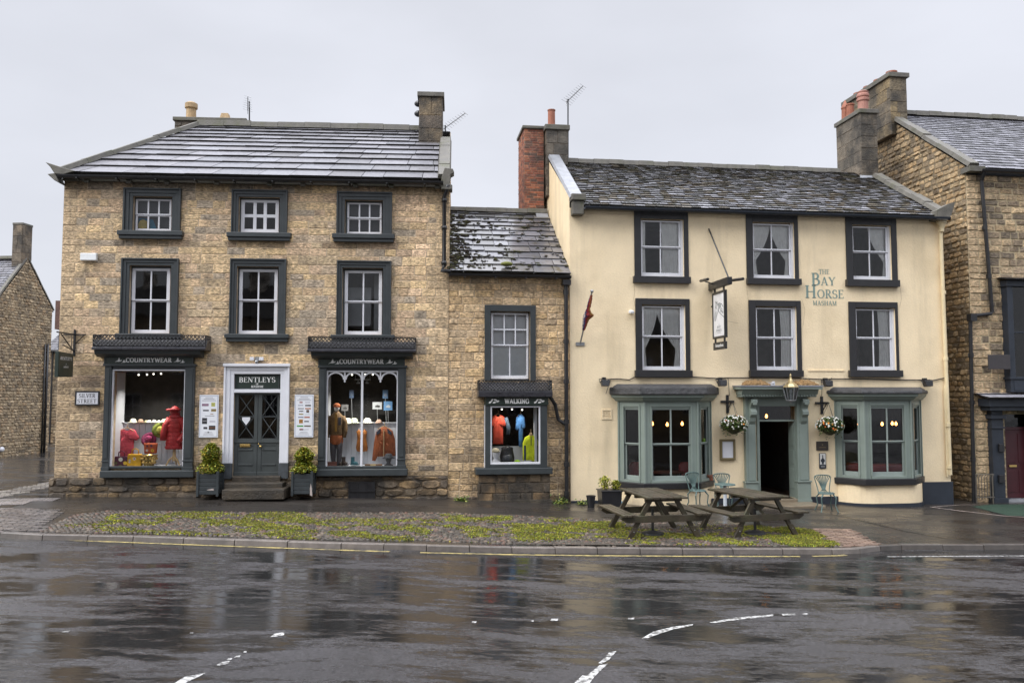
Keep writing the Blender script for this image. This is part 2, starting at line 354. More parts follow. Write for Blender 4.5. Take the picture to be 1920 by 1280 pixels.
def slates(mb, EL, ER, RR, RL, n, wd=(.4, .8), th=.03, pal=None, rnd=None, dim=.55, rag=.006):
    rnd = rnd or random.Random(2); EL, ER, RR, RL = map(Vector, (EL, ER, RR, RL))
    nm = (ER - EL).cross(RL - EL).normalized()
    hs = [1 - (1 - dim) * i / (n - 1) for i in range(n)]; tot = sum(hs); v = 0
    P = lambda u, t: (EL + (RL - EL) * t) * (1 - u) + (ER + (RR - ER) * t) * u
    d = nm * -.012; mb.poly([EL + d, ER + d, RR + d, RL + d], (.06, .055, .05))
    for i in range(n):
        v0, v1 = v, v + hs[i] / tot; v = v1; vt = min(1, v1 + .2 * (v1 - v0)); Lc = (P(1, v0) - P(0, v0)).length; u = -rnd.uniform(0, .9) * wd[0] / Lc
        while u < 1:
            du = rnd.uniform(*wd) / Lc * (1 - .35 * i / n); ua, ub = max(0, u), min(1, u + du); u += du
            if ub - ua < .06 / Lc: continue
            g = .008 / Lc; j = rnd.uniform(-rag, rag) / max(.01, (RL - EL).length); t0 = th * rnd.uniform(.88, 1.14); j2 = j + rnd.uniform(-rag, rag) * .5 / (RL - EL).length
            base = rnd.choice(pal); k = rnd.uniform(.82, 1.15); tint = tuple(c * k for c in base)
            b0, b1_, t1, t0_ = P(ua + g, v0 + j), P(ub - g, v0 + j2), P(ub - g, vt), P(ua + g, vt)
            tl, tr = t0 * rnd.uniform(.93, 1.07), t0 * rnd.uniform(.93, 1.07)
            hp = [b0, b1_, t1, t0_, b0 + nm * tl, b1_ + nm * tr, t1 + nm * tr * .12, t0_ + nm * tl * .12]; gr_ = (.022, .020, .017)    # shadow lines between slates are painted near-black on their edge faces
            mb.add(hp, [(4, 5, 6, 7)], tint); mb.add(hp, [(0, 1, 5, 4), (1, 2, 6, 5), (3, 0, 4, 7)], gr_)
def tile_edge(mb, p, q, wdt, th, rnd, seg=.5, tint=(1, 1, 1), up=(0, 0, 1)):     # a run of coping or ridge stones from p to q
    p, q = Vector(p), Vector(q); L = (q - p).length; n = max(1, round(L / seg)); d = (q - p).normalized()
    sd = d.cross(Vector(up)).normalized() * wdt / 2; nn = sd.cross(d).normalized()
    if nn.z < 0: nn = -nn
    for i in range(n):
        a_, b_ = p + d * (L * i / n + .004), p + d * (L * (i + 1) / n - .004); o = nn * rnd.uniform(-.008, .012); h = nn * th * rnd.uniform(.9, 1.1)
        mb.hexa([a_ - sd + o, b_ - sd + o, b_ + sd + o, a_ + sd + o, a_ - sd * .8 + o + h, b_ - sd * .8 + o + h, b_ + sd * .8 + o + h, a_ + sd * .8 + o + h] if True else [], tint)
def sash(parent, r, y, rail=None, up=(2, 1), lo=(2, 1), m=None, glass=None, st=.055, mu=.028, bot=.075, M=None, step=.03):
    """two sashes (upper in front) as one white joinery mesh, plus one pane mesh, both children of `parent`"""
    m = m or WHITE; glass = glass or GLASS; a0, a1_, z0, z1 = r; mb = MB(M); gl = MB(M)
    parts = [(z0, z1, y, up)] if rail is None else [(rail, z1, y, up), (z0, rail, y + step, lo)]
    for k, (c, d, yy, g) in enumerate(parts):
        lowb = bot if (rail is None or k == 1) else .035
        topb = st * .8 if k == 0 else .03
        mb.box(a0, a0 + st, yy, yy + .045, c, d); mb.box(a1_ - st, a1_, yy, yy + .045, c, d)
        mb.box(a0 + st, a1_ - st, yy, yy + .045, c, c + lowb); mb.box(a0 + st, a1_ - st, yy, yy + .045, d - topb, d)
        x0, x1, zz0, zz1 = a0 + st, a1_ - st, c + lowb, d - topb
        for i in range(1, g[0]):
            x = x0 + (x1 - x0) * i / g[0]; mb.box(x - mu / 2, x + mu / 2, yy + .004, yy + .04, zz0, zz1)
        for j in range(1, g[1]):
            z = zz0 + (zz1 - zz0) * j / g[1]
            for i in range(g[0]):
                xa = x0 + (x1 - x0) * i / g[0] + (mu / 2 if i else 0); xb = x0 + (x1 - x0) * (i + 1) / g[0] - (mu / 2 if i < g[0] - 1 else 0)
                mb.box(xa, xb, yy + .006, yy + .038, z - mu / 2, z + mu / 2)
        gl.poly([(x0, yy + .022, zz0), (x1, yy + .022, zz0), (x1, yy + .022, zz1), (x0, yy + .022, zz1)])
    s = mb.build('sash', m, parent, bv=.004); gl.build('pane', glass, s if parent.type == 'EMPTY' else parent)
    return s
def drape(mb, x0, x1, z0, z1, y, mode='full', side=1, rnd=random):
    """a hanging curtain: side=1 fixed at x1, side=-1 fixed at x0; 'tie' is drawn in to a tie-back"""
    n, m = 22, 18; V = []; ph = rnd.uniform(0, 6)
    for j in range(m + 1):
        t = j / m
        if mode == 'tie': kw = 1 - .78 * (t / .68) ** 1.7 if t < .68 else .22 + .10 * (t - .68) / .32
        else: kw = 1 - .08 * math.sin(t * 3)
        for i in range(n + 1):
            s = i / n; xx = (x1 - (x1 - x0) * kw * s) if side > 0 else (x0 + (x1 - x0) * kw * s)
            zz = z1 - (z1 - z0) * t - (.10 * (1 - s) * math.sin(math.pi * min(1, t / .68)) if mode == 'tie' else 0)
            V.append((xx, y + .013 * math.sin(ph + s * 30 + t * 1.2) * (.5 + .5 * t), zz))
    mb.add(V, [(j * (n + 1) + i, j * (n + 1) + i + 1, (j + 1) * (n + 1) + i + 1, (j + 1) * (n + 1) + i) for j in range(m) for i in range(n)])
def garment(mb, pts, x, z, sx, sz, y, d, tint=(1, 1, 1), wr=.012, rnd=random):
    """an outline (0..1) swollen into a soft garment of depth d in front of plane y"""
    P = []
    for i in range(len(pts)):
        a_, b_ = pts[i], pts[(i + 1) % len(pts)]
        for k in range(3): P.append((a_[0] + (b_[0] - a_[0]) * k / 3, a_[1] + (b_[1] - a_[1]) * k / 3))
    n = len(P); cx = sum(p[0] for p in P) / n; cy = sum(p[1] for p in P) / n; V = []
    for s, dy in ((1, 0), (1, .35), (.9, .75), (.62, 1), (.3, 1.05)):
        for p in P: V.append((x + (cx + (p[0] - cx) * s) * sx, y - d * dy + rnd.uniform(-wr, wr) * (s < .95), z + (cy + (p[1] - cy) * s) * sz))
    fs = [(r * n + i, r * n + (i + 1) % n, (r + 1) * n + (i + 1) % n, (r + 1) * n + i) for r in range(4) for i in range(n)] + [[4 * n + i for i in range(n)], list(range(n))[::-1]]
    mb.add(V, fs, tint)
# --- serif capitals: strokes on a unit-high letter
def glyph(ch, T=.16, t=.06):
    q = []
    def ln(x0, y0, x1, y1, w): q.append(('l', x0, y0, x1, y1, w))
    def stem(x, y0=0, y1=1, w=T, s0=True, s1=True):
        ln(x, y0, x, y1, w)
        if s0: ln(x - w / 2 - .07, y0 + t / 2, x + w / 2 + .07, y0 + t / 2, t)
        if s1: ln(x - w / 2 - .07, y1 - t / 2, x + w / 2 + .07, y1 - t / 2, t)
    def arc(cx, cy, rx, ry, a0, a1): q.append(('a', cx, cy, rx, ry, a0, a1, T, t))
    W = .7
    if ch == 'A': ln(.10, 0, .40, 1, t * 1.3); ln(.70, 0, .40, 1, T); ln(.22, .34, .58, .34, t); ln(0, t / 2, .22, t / 2, t); ln(.55, t / 2, .84, t / 2, t); W = .82
    elif ch == 'B': stem(.17); arc(.32, .75, .22, .23, -90, 90); arc(.34, .27, .27, .25, -90, 90); ln(.2, .97, .35, .97, t); ln(.2, .51, .37, .51, t); ln(.2, .03, .36, .03, t); W = .68
    elif ch == 'C': arc(.43, .5, .36, .47, 45, 315); ln(.69, .68, .69, .95, t); W = .76
    elif ch == 'D': stem(.17); arc(.35, .5, .36, .47, -90, 90); ln(.2, .97, .37, .97, t); ln(.2, .03, .37, .03, t); W = .8
    elif ch in 'EF':
        stem(.17, s1=False); ln(.02, .97, .60, .97, t); ln(.58, .80, .58, 1, t); ln(.2, .52, .48, .52, t); ln(.47, .42, .47, .62, t); W = .64
        if ch == 'E': ln(.02, .03, .62, .03, t); ln(.61, 0, .61, .22, t)
    elif ch == 'G': arc(.43, .5, .36, .47, 45, 300); ln(.69, .68, .69, .95, t); ln(.70, .05, .70, .42, T); ln(.56, .42, .82, .42, t); W = .84
    elif ch == 'H': stem(.17); stem(.70); ln(.2, .51, .7, .51, t); W = .88
    elif ch == 'I': stem(.17); W = .34
    elif ch == 'K': stem(.17); ln(.22, .42, .64, .97, t * 1.2); ln(.34, .56, .70, .02, T); ln(.5, .97, .78, .97, t); ln(.56, t / 2, .84, t / 2, t); W = .8
    elif ch == 'L': stem(.17); ln(.2, .03, .6, .03, t); ln(.59, 0, .59, .24, t); W = .62
    elif ch == 'M': stem(.14, w=t * 1.2); stem(.80); ln(.14, .97, .46, .04, T); ln(.46, .04, .78, .97, t * 1.2); W = .96
    elif ch == 'N': stem(.14, w=t * 1.2); stem(.70, w=t * 1.2, s0=False); ln(.14, .97, .70, .03, T); W = .84
    elif ch == 'O': arc(.42, .5, .35, .47, 0, 360); W = .84
    elif ch == 'R': stem(.17); arc(.32, .74, .23, .24, -90, 90); ln(.2, .97, .35, .97, t); ln(.2, .49, .35, .49, t); ln(.36, .5, .66, .02, T); ln(.58, t / 2, .8, t / 2, t); W = .74
    elif ch == 'S': arc(.31, .735, .22, .24, 40, 270); arc(.31, .265, .23, .24, -140, 90); ln(.49, .72, .49, .95, t); ln(.1, .05, .1, .28, t); W = .6
    elif ch == 'T': stem(.36, s1=False); ln(.02, .97, .70, .97, t); ln(.03, .78, .03, 1, t); ln(.69, .78, .69, 1, t); W = .72
    elif ch == 'U': stem(.17, .3, 1, s0=False); stem(.70, .3, 1, t * 1.2, s0=False); arc(.43, .32, .30, .29, 180, 360); W = .86
    elif ch == 'V': ln(.12, 1, .42, 0, T); ln(.72, 1, .42, 0, t * 1.2); ln(0, .97, .26, .97, t); ln(.6, .97, .84, .97, t); W = .8
    elif ch == 'W': ln(.10, 1, .36, 0, T); ln(.58, 1, .36, 0, t * 1.2); ln(.56, 1, .82, 0, T); ln(1.04, 1, .82, 0, t * 1.2); ln(0, .97, .24, .97, t); ln(.46, .97, .7, .97, t); ln(.94, .97, 1.14, .97, t); W = 1.12
    elif ch == 'Y': ln(.10, 1, .40, .45, T); ln(.70, 1, .40, .45, t * 1.2); stem(.40, 0, .47, s1=False); ln(-.02, .97, .24, .97, t); ln(.58, .97, .82, .97, t); W = .78
    else: W = .38
    return q, W
def text(mb, s, xc, zb, h, y, sp=.07, fit=None, bold=0):
    """serif capitals on a vertical plane: centred on xc, base line zb, height h (a size per letter is allowed)"""
    hs = h if isinstance(h, list) else [h] * len(s); gs = [glyph(c, .16 + bold, .06 + bold) for c in s]
    tot = sum(g[1] * k + sp * k for g, k in zip(gs, hs)); f = fit / tot if fit else 1; x = xc - tot * f / 2
    for (q, W), k in zip(gs, hs):
        def pt(a, b): return (x + a * k * f, y, zb + b * k)
        for e in q:
            if e[0] == 'l':
                _, x0, y0, x1, y1, w_ = e; dx, dy = x1 - x0, y1 - y0; L = math.hypot(dx, dy) or 1; nx, ny = -dy / L * w_ / 2, dx / L * w_ / 2
                mb.poly([pt(x0 - nx, y0 - ny), pt(x1 - nx, y1 - ny), pt(x1 + nx, y1 + ny), pt(x0 + nx, y0 + ny)][::-1])
            else:
                _, cx, cy, rx, ry, A0, A1, T, t = e; n = max(6, int(abs(A1 - A0) / 18)); pr = None
                for i in range(n + 1):
                    a_ = R(A0 + (A1 - A0) * i / n); wv = t + (T - t) * abs(math.cos(a_)) ** 1.3; c, s_ = math.cos(a_), math.sin(a_)
                    cu = (pt(cx + (rx - wv / 2) * c, cy + (ry - wv / 2) * s_), pt(cx + (rx + wv / 2) * c, cy + (ry + wv / 2) * s_))
                    if pr: mb.poly([pr[0], pr[1], cu[1], cu[0]])
                    pr = cu
        x += (W + sp) * k * f
def plate2d(mb, pts, x, z, sx, sz, y, tint=(1, 1, 1)):     # flat mark drawn on a board
    mb.poly([(x + p[0] * sx, y, z + p[1] * sz) for p in pts], tint)
def line2d(mb, pts, x, z, sx, sz, y, wd, tint=(1, 1, 1)):
    for (a_, b_), (c_, d_) in zip(pts, pts[1:]):
        p, q = Vector((x + a_ * sx, z + b_ * sz)), Vector((x + c_ * sx, z + d_ * sz)); e = q - p
        if e.length < 1e-6: continue
        nn = Vector((-e.y, e.x)).normalized() * wd / 2
        mb.poly([(p.x - nn.x, y, p.y - nn.y), (q.x - nn.x, y, q.y - nn.y), (q.x + nn.x, y, q.y + nn.y), (p.x + nn.x, y, p.y + nn.y)], tint)
def leaves(mb, pts, size, cols, rnd, up=.3):
    for p in pts:
        a_, b_ = rnd.uniform(0, 6.28), rnd.uniform(-.6, 1.0); s = size * rnd.uniform(.6, 1.3); c = rnd.choice(cols); k = rnd.uniform(.7, 1.25)
        d = Vector((math.cos(a_) * math.cos(b_), math.sin(a_) * math.cos(b_), math.sin(b_))); sd = d.cross(Vector((rnd.uniform(-.5, .5), rnd.uniform(-.5, .5), 1))).normalized() * s * .38
        p = Vector(p); mb.add([p, p + d * s * .5 + sd, p + d * s, p + d * s * .5 - sd], [(0, 1, 2, 3)], tuple(x * k for x in c))
LEAF = mat('leaf', (1, 1, 1), .5, attr=True, var=(5, .1), bump=None)
def pot(mb, c, r, h, cap=True):
    mb.lathe([(r * .95, 0), (r * .85, .06), (r * .8, h * .75), (r * .98, h * .8), (r * .98, h * .9), (r * .85, h), (r * .6, h), (r * .6, h - .08)], c, 16)
# ------------------------------------------------------------------ the three-storey stone shop (frame A)
rnd = random.Random(7)
def gutter(parent, p, q, r=.075, m=None, name='gutter', brackets=0):
    mb = MB(); p, q = Vector(p), Vector(q); n = 8; V = []
    for e in (p, q):
        for k in range(n + 1):
            a_ = math.pi + math.pi * k / n; V.append(e + Vector((0, math.cos(a_) * r, math.sin(a_) * r)))
        for k in range(n + 1):
            a_ = 2 * math.pi - math.pi * k / n; V.append(e + Vector((0, math.cos(a_) * r * .85, math.sin(a_) * r * .85)))
    k = 2 * (n + 1); mb.add(V, [(i, (i + 1) % k, (i + 1) % k + k, i + k) for i in range(k)] + [list(range(k))[::-1], list(range(k, 2 * k))])
    for i in range(brackets):
        c = p + (q - p) * ((i + .5) / brackets); mb.box(c.x - .02, c.x + .02, c.y - r - .012, c.y + r + .05, c.z - r - .02, c.z - r + .012)
    return mb.build(name, m or IRON, parent, smooth=False)
def chimney(parent, x0, x1, y0, y1, z0, z1, pal=PAL_DK, m=None, cap=.14, over=.06, name='chimney', ch=(.28, .36), bw=(.35, .6), seed=3, mort=None):
    r = random.Random(seed); mb = MB(); m = m or STONE_DK
    mb.box(x0, x1, y0, y1, z0, z1 - cap, (.18, .15, .12))
    for O, U, N, L in (((x0, y0, 0), (1, 0, 0), (0, -1, 0), x1 - x0), ((x0, y1, 0), (0, -1, 0), (-1, 0, 0), y1 - y0), ((x1, y0, 0), (0, 1, 0), (1, 0, 0), y1 - y0)):
        blocks(mb, O, U, N, 0, L, z0, z1 - cap, ch=ch, bw=bw, pal=pal, rnd=r, relief=(.006, .014), joint=.01)
    o = mb.build(name, m, parent)
    c = MB(); c.box(x0 - over, x1 + over, y0 - over, y1 + over, z1 - cap, z1); c.build('chimney_cap', COPING, o, bv=.015)
    return o
def ch_pot(chim, c, r, h, m):
    mb = MB(); pot(mb, c, r, h); return mb.build('chimney_pot', m, chim, smooth=False)
aL = A.x(111, 620)
zTop = (A.z(120, 338) + A.z(820, 352)) / 2
shop = thing('stone_shop', 'three-storey sandstone shop with grey-painted window surrounds and two shopfront windows', 'shop building', A)
TOPW = [((231, 352.7, 339, 432.5), (254, 373.7, 321, 433), (220, 432.5, 342.7, 446)), ((434, 355.8, 539, 436), (452, 375, 522.7, 436), (425, 436, 545.6, 449.5)), ((631, 359.6, 735, 438.5), (651, 380.4, 715.5, 438.7), (622.7, 438.5, 740, 452))]
LOWW = [((226, 484, 334, 626), (246.5, 503, 318, 624.5), (216, 625.5, 340, 639)), ((430.5, 485, 536, 626), (448, 505, 520, 626), (421, 626, 541.7, 639)), ((631, 488.7, 733.5, 627.5), (646, 507.5, 716, 627), (620, 627.5, 740, 640))]
holes = []
for s in TOPW + LOWW:
    r = A.rect(*s[1]); holes.append((r[0] - .06, r[1] + .03, r[2] - .02, r[3] + .07))
S1 = A.rect(209.6, 689.5, 347.5, 877); S2 = A.rect(612, 692, 746, 877); DO = A.rect(438, 701, 525, 892)
holes += [S1, S2, DO]
zP = A.z(480, 893)
mb = MB(); mb.tint = (1, 1, 1)
holed(mb, aL, a1, -.7, zTop, holes, 0, .25)
mb.build('front_mortar', MORTAR, shop)
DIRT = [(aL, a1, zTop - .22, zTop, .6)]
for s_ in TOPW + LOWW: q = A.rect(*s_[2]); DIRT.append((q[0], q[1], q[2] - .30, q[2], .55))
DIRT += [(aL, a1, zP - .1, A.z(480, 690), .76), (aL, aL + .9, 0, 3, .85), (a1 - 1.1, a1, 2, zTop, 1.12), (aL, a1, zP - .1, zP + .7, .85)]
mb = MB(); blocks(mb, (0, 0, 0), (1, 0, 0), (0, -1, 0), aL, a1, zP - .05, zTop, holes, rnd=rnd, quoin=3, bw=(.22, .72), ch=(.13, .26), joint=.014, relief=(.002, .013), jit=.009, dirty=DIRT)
mb.build('front_wall', STONE, shop)
mb = MB()
def plinth(x0, x1, hl=()):
    mb.box(x0, x1, -.05, 0, -.7, zP, (.14, .11, .075))
    blocks(mb, (0, -.05, 0), (1, 0, 0), (0, -1, 0), x0, x1, -.42, zP, hl, ch=(.16, .24), bw=(.25, .65), pal=PAL_DK, rnd=rnd, jit=.016, joint=.024, relief=(.01, .05))
dx0, dx1 = A.x(416, 910), A.x(534, 910); gr = A.rect(655, 902, 703, 932)
plinth(aL - .10, dx0); plinth(dx1, a1 + .01, [gr])
mb.build('plinth', STONE_DK, shop)
g = MB(); g.box(gr[0], gr[1], -.075, -.052, gr[2] - .2, gr[3])
for i in range(4): g.box(gr[0] + (gr[1] - gr[0]) * i / 3 - .012, gr[0] + (gr[1] - gr[0]) * i / 3 + .012, -.09, -.076, gr[2] - .2, gr[3])
g.box(gr[0], gr[1], -.105, -.091, (gr[2] + gr[3]) / 2 - .05, (gr[2] + gr[3]) / 2 - .02); g.build('cellar_grate', IRON, shop)
# other walls, so that the house is a solid from the side
RLx, RLz = A.at(375, 238, -3.6); RRz = A.z(800, 244, -3.6); zR = (RLz + RRz) / 2
zE = (A.z(135, 325, .2) + A.z(812, 339, .2)) / 2; yR = 3.6
mb = MB()
Lv = Vector((RLx - .25 - aL, yR, 0)); LL = Lv.length; Lu = Lv / LL; Ln = Vector((-Lu.y, Lu.x, 0))
mb.poly([(aL, 0, -.7), (RLx - .25, yR, -.7), (RLx - .25, yR, zR - .1), (aL, 0, zTop)])
blocks(mb, (aL, 0, 0), Lu, Ln, 0, LL, -.5, zR, ch=(.2, .28), bw=(.3, .7), clip=[(-(zR - .15 - zTop) / LL, 1, zTop)], rnd=rnd, quoin=1)
mb.poly([(RLx - .25, yR, -.7), (RLx + 1.5, 7.2, -.7), (RLx + 1.5, 7.2, zTop), (RLx - .25, yR, zR - .1)])
mb.poly([(RLx + 1.5, 7.2, -.7), (a1, 7.2, -.7), (a1, 7.2, zTop), (RLx + 1.5, 7.2, zTop)])
mb.build('side_wall', STONE, shop)
mb = MB(); mb.poly([(a1, 0, -.7), (a1, 7.2, -.7), (a1, 7.2, zTop), (a1, yR, zR - .05), (a1, 0, zTop)], (.2, .17, .12))
k1 = (zR - zTop) / yR
blocks(mb, (a1, 0, 0), (0, 1, 0), (1, 0, 0), 0, 7.2, 2.5, zR, ch=(.2, .28), bw=(.3, .7), clip=[(-k1, 1, zTop - .02), (k1, 1, zTop - .02 + k1 * 7.2)], rnd=rnd, quoin=1)
mb.build('gable_wall', STONE, shop)
# roof
PS = [(.165, .163, .172), (.185, .183, .192), (.145, .143, .15), (.20, .196, .202), (.17, .172, .182), (.125, .122, .124)]
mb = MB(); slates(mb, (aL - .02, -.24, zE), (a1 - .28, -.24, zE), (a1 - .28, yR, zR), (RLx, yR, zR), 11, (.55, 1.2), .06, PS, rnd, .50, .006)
mb.poly([(RLx, yR, zR), (a1, yR, zR), (a1, 7.4, zE - .1), (RLx + 1.4, 7.4, zE - .1)], (.2, .2, .2)); mb.poly([(aL, -.1, zE), (RLx, yR, zR), (RLx + 1.4, 7.4, zE - .1)], (.2, .2, .2))
roof = mb.build('roof', SLATE, shop)
for nm_, p_, q_, w_, h_ in (('ridge_coping', (RLx - .05, yR, zR - .03), (a1 - .45, yR, zR - .03), .36, .17), ('verge_coping', (aL - .06, -.20, zE + .02), (RLx - .05, yR, zR + .02), .30, .12), ('verge_coping', (a1 - .13, -.22, zE + .03), (a1 - .13, yR - 1.0, zR - k1 * .85), .36, .13)):
    mb = MB(); tile_edge(mb, p_, q_, w_, h_, rnd, .8); mb.build(nm_, COPING, shop)
kz = zE - .16
mb = MB(); x = aL
mb.prism([(x - .34, -.34, kz + .42), (x + .05, -.34, kz + .30), (x + .42, -.34, kz + .20), (x + .1, -.34, kz + .10), (x - .1, -.34, kz + .12), (x - .22, -.34, kz + .30)], (0, .42, 0))
mb.prism([(x - .30, -.30, kz + .12), (x - .10, -.30, kz + .15), (x + .02, -.30, kz - .12), (x - .12, -.30, kz - .04)], (0, .34, 0))
mb.build('kneeler_stone', COPING, shop, bv=.015); mb = MB()
mb.prism([(a1 - .12, -.30, kz + .48), (a1 + .10, -.30, kz + .46), (a1 + .14, -.30, kz + .36), (a1 + .04, -.30, kz + .30), (a1 + .02, -.30, kz + .05), (a1 + .09, -.30, kz + .02), (a1 + .09, -.30, kz - .1), (a1 - .2, -.30, kz - .1), (a1 - .2, -.30, kz + .2)], (0, .40, 0))
mb.build('kneeler_stone', COPING, shop, bv=.015)
mb = MB(); mb.box(aL, a1, -.12, -.022, zTop - .02, zTop + .10)
for i in range(9): xx = aL + .6 + i * 1.12 + rnd.uniform(-.2, .2); mb.box(xx - .06, xx + .06, -.2, -.125, zTop - .08, zTop + .02)
mb.build('eaves_board', COPING, shop)
gutter(shop, (aL - .02, -.31, zE - .06), (a1 - .15, -.31, zE - .06), .085, brackets=10)
cx0, cx1 = A.x(786, 220, -2.5), A.x(829, 220, -2.5)
c1 = chimney(shop, cx0, cx1, 2.5, 3.75, zR - 1.1, A.z(806, 173, -2.5), pal=[(.30, .25, .16), (.16, .135, .10), (.24, .195, .13), (.13, .11, .09)], ch=(.38, .62), bw=(.5, .9), seed=4)
mb = MB()
for zz in (186, 205):
    q = A.z(780, zz, -2.5); mb.ball((cx0 - .05, 2.9, q), .12, 8, 1, 1, .8)
mb.build('flue_cowl', IRON, c1)
lx0, lx1 = A.x(328, 230, -4.8), A.x(459, 230, -4.8); lz = A.z(392, 221, -4.8)
c2 = chimney(shop, lx0, lx1, 4.8, 5.6, zR - 1.2, lz, pal=[(.13, .115, .095), (.17, .145, .11)], seed=5, cap=.12)
mb = MB(); mb.lathe([(.30, 0), (.24, .06), (.16, .09), (.155, .40), (.20, .43), (.20, .58), (.12, .63)], (A.x(353, 205, -4.9), 5.2, lz), 14); mb.build('chimney_pot', BUFF, c2)
xx = A.x(418, 210, -4.9); mb = MB(); mb.hexa([(xx - .17, 5.03, lz), (xx + .17, 5.03, lz), (xx + .17, 5.37, lz), (xx - .17, 5.37, lz), (xx - .11, 5.09, lz + .27), (xx + .11, 5.09, lz + .27), (xx + .11, 5.31, lz + .27), (xx - .11, 5.31, lz + .27)]); mb.build('chimney_pot', BUFF, c2, bv=.012)
# upper windows
def architrave(mb, o, i):
    x0, x1, z0, z1 = o; i0, i1, iz = i
    def ring(b, d0, d1, p):                   # band between insets d0 and d1 (0 outer .. 1 opening)
        L = lambda d: x0 + (i0 - x0) * d; Rr = lambda d: x1 + (i1 - x1) * d; T = lambda d: z1 + (iz - z1) * d
        mb.box(L(d0), L(d1), -p, -.001, z0, T(d1)); mb.box(Rr(d1), Rr(d0), -p, -.001, z0, T(d1)); mb.box(L(d0), Rr(d0), -p, -.001, T(d1), T(d0))
    ring(0, 0, .2, .10); ring(0, .2, .62, .065); ring(0, .62, 1, .045)
ipane = []
for k, s in enumerate(TOPW + LOWW):
    o, sill = A.rect(*s[0], .06), A.rect(*s[2], .12); r = A.rect(*s[1], -.11)
    mb = MB(); h = holes[k]; architrave(mb, o, (h[0], h[1], h[3]))
    mb.box(h[0] - .002, r[0] - .002, .10, .16, h[2], h[3]); mb.box(h[0], h[1], .10, .16, r[3], h[3])
    wdw = mb.build('window', GREYPAINT, shop, bv=.006)
    top = k < 3
    if k == 1: sash(wdw, r, .11, None, (3, 2), m=WHITE, st=.09, mu=.085, bot=.09)
    elif top: sash(wdw, r, .11, (r[2] + r[3]) / 2, (3, 1), (3, 1), st=.05, mu=.04, bot=.06, step=.02)
    else: sash(wdw, r, .11, A.z((s[1][0] + s[1][2]) / 2, 563.5 if k < 5 else 566, -.11), (2, 1), (2, 1), st=.085, mu=.04, bot=.09)
    mb = MB(); mb.box(sill[0], sill[1], -.17, -.001, sill[2] + .07, sill[3]); mb.box(sill[0] + .03, sill[1] - .03, -.13, -.001, sill[2] - .02, sill[2] + .07); mb.build('sill', GREYPAINT, wdw, bv=.012)
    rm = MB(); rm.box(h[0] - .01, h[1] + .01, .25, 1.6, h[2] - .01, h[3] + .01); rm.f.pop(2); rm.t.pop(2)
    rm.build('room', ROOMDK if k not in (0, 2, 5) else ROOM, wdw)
    if k in (0, 2, 5):
        mb = MB(); mb.box(r[0], r[1], .30, .31, r[2], r[3] + .03) if k != 5 else (mb.box(r[0], r[0] + .62, .9, .93, r[2] + .35, r[3] - .35), mb.box(r[0] + .70, r[1], .9, .93, r[2], r[3]), mb.box(r[0], r[0] + .62, .7, .93, r[2] + .28, r[2] + .34))
        mb.build('blind', flat('grey_blind', (.075, .078, .085), .8) if k != 5 else flat('pale_screen', (.42, .44, .46), .7), wdw)
# shopfronts
def guard(mb, x0, x1, z0, z1, y, s=.095, yb=0):      # diamond wire mesh on the three open sides
    for (P, Q, L) in (((x0, y), (x1, y), x1 - x0), ((x0, y), (x0, yb), y - yb), ((x1, y), (x1, yb), y - yb)):
        L = abs(L); n = max(2, int(L / s)); hh = z1 - z0
        f = lambda t, z: (P[0] + (Q[0] - P[0]) * t / L, P[1] + (Q[1] - P[1]) * t / L, z)
        for i in range(-int(hh / s) - 1, n + 1):
            for sg in (1, -1):
                t0, t1, za, zb = i * s, i * s + hh, (z0 if sg > 0 else z1), (z1 if sg > 0 else z0)
                if t1 <= 0 or t0 >= L: continue
                q = lambda t: za + (zb - za) * (t - t0) / hh
                ta, tb = max(0, t0), min(L, t1); mb.tube([f(ta, q(ta)), f(tb, q(tb))], .0105, 4, cap=False)
        for zz in (z0, z1): mb.tube([f(0, zz), f(L, zz)], .014, 5)
    for xx in (x0, x1): mb.tube([(xx, y, z0), (xx, y, z1)], .011, 5)
BITUMEN = mat('bitumen_tray', (.020, .020, .026), .33, var=(4, .3), bump=(14, .5), dist=.03, moss=(4.5, (.32, .34, .36), .70, .78, .8), coat=.3)
def bird(mb, x, z, s, y, fl=1):
    for dx, dz, k in ((0, 0, 1), (.75, -.18, .72)):
        P = [(-.6, -.28), (-.15, -.02), (.0, .42), (.13, .38), (.2, .02), (.42, .08), (.5, .02), (.3, -.12), (.05, -.2), (-.2, -.16)]
        plate2d(mb, [(fl * (dx + p[0] * k), dz + p[1] * k) for p in (P if fl > 0 else P[::-1])], x, z, s, s, y)
